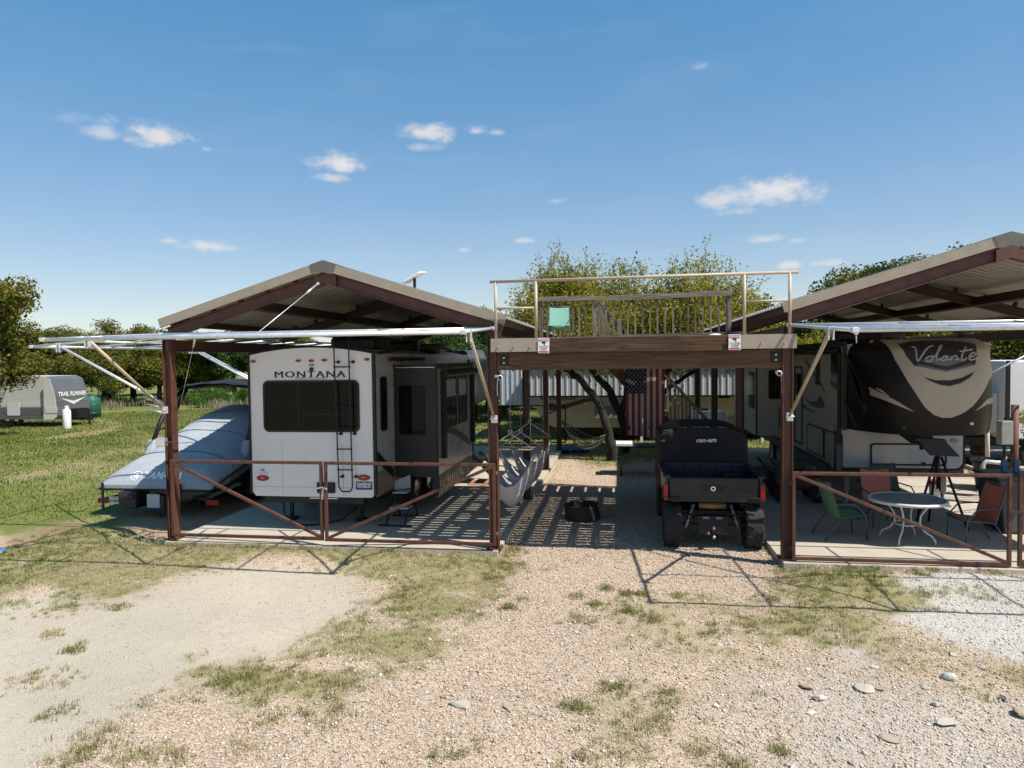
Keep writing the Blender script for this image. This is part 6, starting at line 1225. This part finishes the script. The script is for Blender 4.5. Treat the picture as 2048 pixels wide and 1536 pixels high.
    me = bpy.data.meshes.new(name+'_crown'); me.vertices.add(n*4); me.vertices.foreach_set('co', V.ravel()); me.loops.add(n*4); me.loops.foreach_set('vertex_index', np.arange(n*4)); me.polygons.add(n); me.polygons.foreach_set('loop_start', np.arange(n)*4); me.update(calc_edges=True); me.materials.append(lm)
    return tw.mesh(name+'_trunk', bm, smooth=True), me
def plant(name, label, cat, proto, loc, s=1., rz=0., group=None, sz=None):
    r = thing(name, label, cat, loc, group); r.rotation_euler = (0, 0, rz); r.scale = (s, s, sz or s)
    for nm, me in (('trunk', proto[0]), ('crown', proto[1])): o = bpy.data.objects.new(nm, me); COL.objects.link(o); o.parent = r
    return r
P_OAK = tree_proto('oak', 3, 6.2, 3.0, 6, 60000, .066, LOAK, BARK, .2, clump=.36)
P_BIG = tree_proto('oak_big', 8, 6.6, 3.4, 7, 70000, .062, LOAK, BARK, .24, clump=.34, base=.22)
P_OAK2 = tree_proto('oak_b', 11, 5.6, 3.2, 7, 60000, .066, LOAK, BARK, .2, clump=.42)
P_GRN = tree_proto('evergreen', 21, 6.0, 2.6, 6, 56000, .066, LGRN, BARK, .2, clump=.36)
P_BARE = tree_proto('bare', 31, 6.5, 2.4, 5, 3000, .05, LDRY, BARKD, .16, clump=.2)
P_SHR = tree_proto('shrub', 41, 2.2, 1.3, 5, 9000, .06, LBRT, BARK, .06, base=.1, clump=.28)
tx_ = lambda px, Y: PY(px, 700, Y)[0]
grp = 'oak trees round the field'
# big oak at the left edge reaching over the travel trailer
plant('oak_tree', 'large olive-green oak overhanging the travel trailer', 'tree', P_BIG, (tx_(-75, 27.0), 27.0, GZ), 1.62, .4)
plant('oak_tree', 'olive-green oak standing just past the large oak by the travel trailer', 'tree', P_OAK2, (tx_(-150, 26), 26, GZ), 1.25, 2.0, grp)
LWHERE = ['rising straight behind the travel trailer roof', 'behind the travel trailer nose', 'behind the green water tank', 'right of the green water tank at the field edge', 'between the green tank and the boat tower', 'behind the corner post by the boat', 'behind the boat tower', 'above the boat canopy', 'next to the white camper, across the field', 'past the large oak, behind the travel trailer rear', 'in the second row beyond the boat tower', 'in the second row beyond the green tank', 'in the second row beyond the travel trailer nose',
          'hidden mostly behind the white camper rear wall', 'seen under the white camper carport roof, over the rear window', 'seen under the white camper carport roof, over the ladder', 'seen under the carport roof above the slide-out', 'seen under the carport roof beyond the camper nose', 'in the farthest row behind the white camper']
left = [(40, 47, 1.08, 0), (95, 50, .95, 1), (150, 52, .92, 2), (215, 49, .90, 1), (262, 54, 1.06, 0), (315, 50, .92, 1), (362, 57, 1.0, 0), (415, 53, .98, 2), (470, 60, 1.15, 2), (-60, 48, 1.15, 1), (330, 66, 1.0, 1), (205, 62, 1.0, 0), (120, 64, 1.1, 1), (530, 62, 1.0, 0), (600, 66, 1.0, 1), (680, 66, 1.0, 2), (760, 62, 1.05, 0), (835, 60, 1.0, 1), (560, 72, 1.1, 2)]
for k, (px, Y, s, kind) in enumerate(left):
    pr = (P_OAK, P_OAK2, P_GRN)[kind]; lb = ('yellow-green', 'olive-green', 'dark green')[kind]+' oak '+LWHERE[k]
    plant('oak_tree', lb, 'tree', pr, (tx_(px, Y), Y, GZ-.2), s*1.35, k*1.7, grp, sz=s*1.22)
for k, (px, Y, s) in enumerate(((140, 70, 1.15), (182, 74, 1.1), (920, 66, 1.1))): plant('bare_tree', 'nearly leafless grey tree rising behind the tree line', 'tree', P_BARE, (tx_(px, Y), Y, GZ), s, k*2.1, 'bare trees')
for k, (px, Y, s) in enumerate(((410, 47, .8), (395, 50, .9), (450, 48, .7), (350, 50, .7), (480, 49, .8))): plant('leafy_shrub', 'bright green shrub at the edge of the far tree line', 'shrub', P_SHR, (tx_(px, Y), Y, GZ), s, k*1.3, 'bright shrubs at the field edge')
MWHERE = ['over the slope of the white camper carport roof', 'beside the brace of the front awning frame', 'behind the low end of the white camper carport roof', 'behind the pipe rail by the green deck chair', 'far behind the green deck chair', 'beyond the nose of the white camper', 'behind the pipe rail near the cream camper carport', 'just over the low eave of the cream camper carport', 'over the roof slope of the cream camper carport', 'over the middle of the cream camper carport roof slope', 'farthest behind the cream camper carport roof', 'far behind the end of the timber railing',
         'behind the cream camper body', 'behind the nose of the cream camper', 'above the white trailer past the utility post', 'at the edge beyond the white trailer', 'behind the white trailer body', 'far behind the staircase', 'far behind the flag and stairs', 'far behind the timber railing post']
mid = [(905, 40, 1.15, 2), (945, 36, 1.05, 2), (975, 44, 1.25, 0), (1010, 40, 1.12, 2), (1060, 44, 1.0, 1), (870, 47, .95, 0), (1540, 44, 1.05, 2), (1590, 40, 1.30, 2), (1655, 42, 1.42, 2), (1725, 42, 1.62, 0), (1800, 46, 1.75, 2), (1480, 48, 1.0, 1), (1850, 36, 1.2, 0), (1930, 34, 1.0, 2), (2010, 30, 1.05, 0), (2090, 27, 1.15, 1), (2060, 34, 1.2, 2), (1250, 50, 1.0, 1), (1380, 52, 1.0, 0), (1150, 50, 1.0, 2)]
for k, (px, Y, s, kind) in enumerate(mid):
    pr = (P_OAK, P_OAK2, P_GRN)[kind]; lb = ('yellow-green', 'olive-green', 'dark green')[kind]+' oak '+MWHERE[k]
    plant('oak_tree', lb, 'tree', pr, (tx_(px, Y), Y, GZ), s*1.02, k*2.3+.5, 'trees behind the carports')
# mesquite right behind the deck with two leaning trunks
tp_ = [([(.0, 0, -.2), (-.02, 0, .5), (-.15, 0, 1.1), (-.5, .1, 1.9), (-1.05, .2, 2.6), (-1.6, .3, 3.0)], [.17, .14, .13, .12, .11, .09]), ([(.4, 2.0, -.2), (.38, 1.9, .6), (.25, 1.8, 1.3), (-.1, 1.7, 2.1), (-.6, 1.6, 2.7), (-.8, 1.6, 3.2)], [.17, .15, .14, .12, .11, .09]),
       ([(.38, 1.95, .4), (.9, 1.8, 1.4), (1.6, 1.6, 2.4), (2.2, 1.6, 3.3)], [.12, .11, .10, .08]), ([(.25, 1.85, 1.2), (.5, 1.8, 2.2), (.8, 1.7, 3.0)], [.12, .10, .08]), ([(.9, 1.8, 1.4), (1.9, 1.9, 2.2), (2.9, 1.9, 2.9)], [.1, .08, .06])]
P_MES = tree_proto('mesquite', 52, 4.6, 2.2, 5, 130000, .050, LMES, BARK, .18, shoots=230, clump=.36, trunk_path=tp_, flat=.9)
plant('mesquite_tree', 'yellow-green mesquite with dark leaning trunks rising behind the deck', 'tree', P_MES, (-.24, 22.2, GZ), 1.0, 0)
P_MES2 = tree_proto('mesquite_b', 57, 5.2, 2.6, 6, 40000, .06, LMES, BARK, .15, shoots=80, clump=.34, multi=2)
plant('mesquite_tree', 'yellow-green mesquite with upright shoots behind the end of the timber railing', 'tree', P_MES2, (3.6, 27.5+6.5, GZ), 1.08, 1.0); plant('mesquite_tree', 'yellow-green mesquite showing past the green deck chair', 'tree', P_MES2, (-3.4, 35.5, GZ), 1.12, 3.4)
plant('mesquite_tree', 'yellow-green mesquite in the gap between the deck and the cream camper roof', 'tree', P_MES2, (6.9, 29.5, GZ), 1.0, 2.2)
plant('mesquite_tree', 'mesquite twigs hanging beside the white trailer past the utility post', 'tree', P_MES2, (11.2, 19.2, GZ), .62, .7)

# ---------------------------------------------------------------- rocks, pebbles, grass
def rock_mesh(seed):
    rg = np.random.RandomState(seed); mb = MB(); mb.sphere((0, 0, 0), 1.25, 14, 9); d = rg.normal(0, 1, (11, 3)); d /= np.linalg.norm(d, axis=1, keepdims=True); hgt = rg.uniform(.35, .8, 11); out = []
    for p in mb.v:
        p = np.array(p)
        for k in range(11): t = p@d[k]; p = p-d[k]*max(0, t-hgt[k])
        out.append(tuple(p))
    mb.v = out; return mb
RM = [mat('limestone_'+str(k), c, .9, 0, .15, 5, .4, 40) for k, c in enumerate(((.50, .48, .44), (.42, .38, .32), (.36, .30, .22)))]
rk = [rock_mesh(k).mesh('rock', RM[k % 3]) for k in range(6)]
for k, (px, py, s, fl) in enumerate([(1905, 1357, .085, .6), (1892, 1447, .10, .35), (1780, 1479, .075, .3), (1640, 1397, .10, .2), (1730, 1380, .09, .5), (1758, 1380, .06, .4), (1885, 1441, .05, .5), (2007, 1398, .06, .6), (2040, 1425, .10, .4), (1963, 1336, .07, .3), (1905, 1310, .05, .5), (1817, 1328, .05, .5), (1745, 1336, .05, .4), (1872, 1410, .05, .5), (1610, 1375, .06, .4), (1622, 1427, .06, .2), (918, 1410, .11, .15), (1018, 1418, .09, .2), (1960, 1140, .11, .6), (1850, 1376, .06, .4), (1845, 1388, .045, .5), (1680, 1480, .05, .4), (1310, 1412, .04, .5)]):
    x, y, _ = G(px, py); o = bpy.data.objects.new('limestone_rock', rk[k % 6]); COL.objects.link(o); o.location = (x, y, GZ+s*fl*.35); o.scale = (s, s*.8, s*max(fl, .3)); o.rotation_euler = (0, 0, k*1.3)
    tag(o, 'pale limestone rock lying loose on the gravel' if px > 1500 else 'pale flat limestone piece set in the tan gravel', 'rock', 'loose rocks on the gravel' if px > 1500 else 'flat limestone pieces in the gravel')
rg = np.random.RandomState(5)
def zground(x, y):
    near = np.exp(-((np.hypot(x, y-8)/14)**2)); M = masks(x, y); up = np.maximum(1-sst(-2.4, -1.7, x), sst(2.2, 2.9, x)); z = GZ+.088*up*sst(8.6, 11.0, y)*(1-sst(11.6, 13.5, y))*sst(-14, -11, x)+(fbm(x*.9, y*.9, 3, 5)-.5)*.06*near+(fbm(x*9, y*9, 2, 8)-.5)*.02*near-.035*M['sand']*near
    return z, M
def onslab(x, y): return ((x > -7.9) & (x < -1.95) & (y > 11.18) & (y < 25.1)) | ((x > 2.38) & (x < 8.8) & (y > 11.0) & (y < 25.1))
def scatter_mesh(name, V, F, mats, kindmat=None, attr=None):
    me = bpy.data.meshes.new(name); nv, nf, k = len(V), len(F), F.shape[1]; me.vertices.add(nv); me.vertices.foreach_set('co', V.astype(np.float32).ravel()); me.loops.add(nf*k); me.loops.foreach_set('vertex_index', F.ravel().astype(np.int32)); me.polygons.add(nf); me.polygons.foreach_set('loop_start', np.arange(nf)*k)
    me.update(calc_edges=True); me.materials.append(mats); 
    if attr is not None: at = me.color_attributes.new('tint', 'FLOAT_COLOR', 'POINT'); at.data.foreach_set('color', attr.astype(np.float32).ravel())
    return me
def tintmat(name, rough=.9, trans=0.):
    m = bpy.data.materials.new(name); m.use_nodes = True; nt = m.node_tree; b = nt.nodes['Principled BSDF']; a = nt.nodes.new('ShaderNodeAttribute'); a.attribute_name = 'tint'; nt.links.new(a.outputs['Color'], b.inputs['Base Color']); b.inputs['Roughness'].default_value = rough; b.inputs['Specular IOR Level'].default_value = .2
    if trans:
        t = nt.nodes.new('ShaderNodeBsdfTranslucent'); nt.links.new(a.outputs['Color'], t.inputs['Color']); mx = nt.nodes.new('ShaderNodeMixShader'); mx.inputs[0].default_value = trans; nt.links.new(b.outputs[0], mx.inputs[1]); nt.links.new(t.outputs[0], mx.inputs[2]); nt.links.new(mx.outputs[0], nt.nodes['Material Output'].inputs['Surface'])
    return m
def pebbles():
    n = 150000; r_ = 3.4+(rg.rand(n)**.62)*9.5; a = rg.uniform(-.78, .60, n); x = r_*np.sin(a); y = r_*np.cos(a)
    x2 = rg.uniform(-1.9, 2.35, 26000); y2 = rg.uniform(11.0, 21.5, 26000); x = np.concatenate([x, x2]); y = np.concatenate([y, y2]); z, M = zground(x, y)
    keep = (rg.rand(len(x)) < np.clip(1-.72*M['sand']-.9*M['grass']-.55*M['dry']-M['field']-.5*M['white'], .03, 1)) & ~onslab(x, y); x, y, z = x[keep], y[keep], z[keep]; M = {k: v_[keep] for k, v_ in M.items()}; n = len(x)
    s = np.exp(rg.normal(math.log(.0088), .36, n)); s = np.clip(s, .005, .03)*(1-.25*M['sand'])
    base = np.array([[1, 0, 0], [0, 1, 0], [-1, 0, 0], [0, -1, 0], [0, 0, .75], [0, 0, -.75]]); th = rg.uniform(0, 6.28, n); sc = np.stack([rg.uniform(.8, 1.5, n), rg.uniform(.6, 1.0, n), rg.uniform(.5, .9, n)], 1)
    P = base[None]*sc[:, None]*s[:, None, None]; c, sn = np.cos(th)[:, None], np.sin(th)[:, None]; X = P[..., 0]*c-P[..., 1]*sn+rg.normal(0, .15, (n, 6))*s[:, None]; Y = P[..., 0]*sn+P[..., 1]*c; Z = P[..., 2]+rg.normal(0, .12, (n, 6))*s[:, None]
    V = np.stack([X+x[:, None], Y+y[:, None], Z+(z+s*.25)[:, None]], 2).reshape(-1, 3)
    f = np.array([[0, 1, 4], [1, 2, 4], [2, 3, 4], [3, 0, 4], [1, 0, 5], [2, 1, 5], [3, 2, 5], [0, 3, 5]]); Fc = (f[None]+6*np.arange(n)[:, None, None]).reshape(-1, 3)
    pal = np.array([[.50, .40, .275], [.40, .29, .18], [.57, .50, .39], [.32, .20, .12], [.62, .57, .49], [.24, .19, .14], [.46, .37, .27], [.50, .36, .22]]); ci = rg.choice(8, n, p=[.25, .17, .17, .09, .10, .05, .1, .07]); col = pal[ci]*np.array([1.0, .99, 1.07])*rg.uniform(.8, 1.15, (n, 1))
    wmix = np.clip(M['white']+M['chalk']*.55*(rg.rand(n) < .7), 0, 1)[:, None]; col = col*(1-wmix)+np.array([.54, .515, .475])*wmix*rg.uniform(.75, 1.1, (n, 1))+0; smix = (M['sand']*.5)[:, None]; col = col*(1-smix)+np.array([.44, .39, .32])*smix
    at = np.concatenate([np.repeat(col, 6, 0), np.ones((n*6, 1))], 1); o = struct('gravel', scatter_mesh('gravel', V, Fc, tintmat('gravel_stone'), attr=at), None, 'stuff'); return n
def grass(name, x, y, z, hgt, wid, col, rgn, lean=.55):
    n = len(x); th = rg.uniform(0, 6.28, n); ln = rg.uniform(.1, 1, n)*lean; d = np.stack([np.cos(th), np.sin(th)], 1); w_ = np.stack([-d[:, 1], d[:, 0]], 1)*wid[:, None]
    b0 = np.stack([x-w_[:, 0], y-w_[:, 1], z-.005], 1); b1 = np.stack([x+w_[:, 0], y+w_[:, 1], z-.005], 1); m0 = np.stack([x+d[:, 0]*hgt*ln*.35-w_[:, 0]*.8, y+d[:, 1]*hgt*ln*.35-w_[:, 1]*.8, z+hgt*.6], 1); m1 = np.stack([x+d[:, 0]*hgt*ln*.35+w_[:, 0]*.8, y+d[:, 1]*hgt*ln*.35+w_[:, 1]*.8, z+hgt*.6], 1); tp = np.stack([x+d[:, 0]*hgt*ln, y+d[:, 1]*hgt*ln, z+hgt*(1-.35*ln)], 1)
    V = np.stack([b0, b1, m1, m0, tp], 1).reshape(-1, 3); k = 5*np.arange(n)[:, None]; F = np.concatenate([np.array([[0, 1, 2]])+k, np.array([[0, 2, 3]])+k, np.array([[3, 2, 4]])+k]); at = np.concatenate([np.repeat(col, 5, 0), np.ones((n*5, 1))], 1)
    return struct(name, scatter_mesh(name, V, F, tintmat(name+'_blade', .8, .3), attr=at), None, 'stuff')
def tuft_points(cx, cy, n_each, spread):
    k = np.repeat(np.arange(len(cx)), n_each); return cx[k]+rg.normal(0, 1, len(k))*spread[k], cy[k]+rg.normal(0, 1, len(k))*spread[k], k
GCOL = np.array([[.085, .12, .025], [.14, .17, .04], [.24, .23, .08], [.38, .32, .17], [.48, .41, .26]])
def near_grass():
    n = 60000; x = rg.uniform(-13, 9.5, n); y = rg.uniform(4.5, 12.2, n); M = masks(x, y); dens = np.clip(M['grass']*1.0+M['dry']*.38, 0, 1); keep = (rg.rand(n) < dens*.42) & ~onslab(x, y); x, y = x[keep], y[keep]
    px = [(45,1205,.26),(150,1215,.22),(230,1212,.10),(110,1215,.12),(118,1355,.16),(105,1265,.08),(140,1300,.10),(45,1355,.10),(288,1403,.14),(115,1425,.09),(175,1482,.16),(180,1500,.10),(155,1528,.14),(275,1518,.10),(340,1520,.09),(485,1495,.10),(480,1355,.10),(440,1368,.10),(638,1432,.20),(540,1437,.12),(700,1360,.14),(545,1360,.12),(660,1285,.25),(700,1300,.22),(1250,1190,.06),(1157,1195,.07),(1190,1210,.07),(1255,1225,.05),(1285,1190,.05),(1365,1192,.08),(1290,1240,.10),(1160,1240,.10),(1210,1180,.06),(1440,1260,.10),(1500,1255,.08),(1150,1420,.08),(1240,1390,.12),(1300,1430,.14),(1260,1455,.16),(1400,1495,.08),(1330,1395,.10),(1230,1500,.12),(910,1505,.14),(1180,1530,.12),(1460,1530,.08),(1540,1200,.08),(1560,1500,.05),(1850,1195,.10),(1870,1155,.06),(1905,1190,.16),(1960,1195,.14),(1840,1160,.09),(1990,1160,.07),(1005,1130,.12),(985,1160,.10),(1030,1100,.08),(1525,1090,.06),(1552,1093,.05),(1050,1200,.06),(1020,1215,.05)]
    cx = np.array([G(a, c_)[0] for a, c_, s in px]); cy = np.array([G(a, c_)[1] for a, c_, s in px]); sp = np.array([s for a, c_, s in px])
    tx2, ty2, k2 = tuft_points(cx, cy, 20, sp*.95); nt0 = len(tx2); x = np.concatenate([x, tx2]); y = np.concatenate([y, ty2]); big = np.concatenate([np.zeros(len(x)-nt0), np.ones(nt0)]); ok = ~onslab(x, y); x, y, big = x[ok], y[ok], big[ok]
    hue = np.clip(fbm(x*1.3, y*1.3, 3, 33)*1.6-.35, 0, 1); nb = np.clip(rg.poisson(15, len(x)), 6, 30); xx, yy, k = x, y, None
    idx = np.repeat(np.arange(len(x)), nb); bx = x[idx]+rg.normal(0, .028, len(idx)); by = y[idx]+rg.normal(0, .028, len(idx)); ok = ~onslab(bx, by); idx, bx, by = idx[ok], bx[ok], by[ok]; bz, _ = zground(bx, by)
    h = rg.uniform(.018, .062, len(idx))*(.7+.6*hue[idx])*(1+.15*big[idx]); w_ = rg.uniform(.0016, .0034, len(idx)); t = np.clip((1-hue[idx])*2.3+1.0-.1*big[idx]+rg.normal(0, .8, len(idx)), 0, 3.99); i0 = t.astype(int); fr = (t-i0)[:, None]; col = GCOL[i0]*(1-fr)+GCOL[np.minimum(i0+1, 4)]*fr
    grass('grass', bx, by, bz, h, w_, col, rg, 1.1); return len(idx)
def field_grass():
    n = 420000; r_ = 11+(rg.rand(n)**.7)*42; a = rg.uniform(-.86, .58, n); x = r_*np.sin(a); y = r_*np.cos(a); M = masks(x, y); keep = (rg.rand(n) < M['field']*.9) & ~onslab(x, y) & ~((x > -7.9) & (x < -2) & (y < 25)); x, y, r_ = x[keep], y[keep], r_[keep]; dry = M['dryf'][keep]
    h = rg.uniform(.03, .09, len(x))*(1+.35*(r_ > 30)); w_ = rg.uniform(.004, .008, len(x))*np.clip(r_/16, 1, 2.6); hue = np.clip(fbm(x*.8, y*.8, 3, 61)*1.5-.3, 0, 1); pal = np.array([[.085, .12, .02], [.145, .18, .038], [.23, .235, .072], [.36, .315, .16]]); t = np.clip((1-hue)*1.6+dry*1.6+rg.normal(0, .5, len(x)), 0, 2.99); i0 = t.astype(int); fr = (t-i0)[:, None]; col = pal[i0]*(1-fr)+pal[i0+1]*fr
    grass('field_grass', x, y, np.full(len(x), GZ), h, w_, col, rg, .8)
    n = 2600; px = np.concatenate([rg.normal(215, 22, 900), rg.normal(440, 25, 900), rg.uniform(190, 620, 800)]); Y = rg.uniform(44, 56, n); x = np.array([tx_(p, Y_) for p, Y_ in zip(px, Y)]); h = rg.uniform(.35, .9, n); col = np.array([.30, .26, .16])*rg.uniform(.7, 1.2, (n, 1)); grass('tall_dry_grass', x, Y, np.full(n, GZ), h, np.full(n, .014), col, rg, .5)
pebbles(); near_grass(); field_grass()
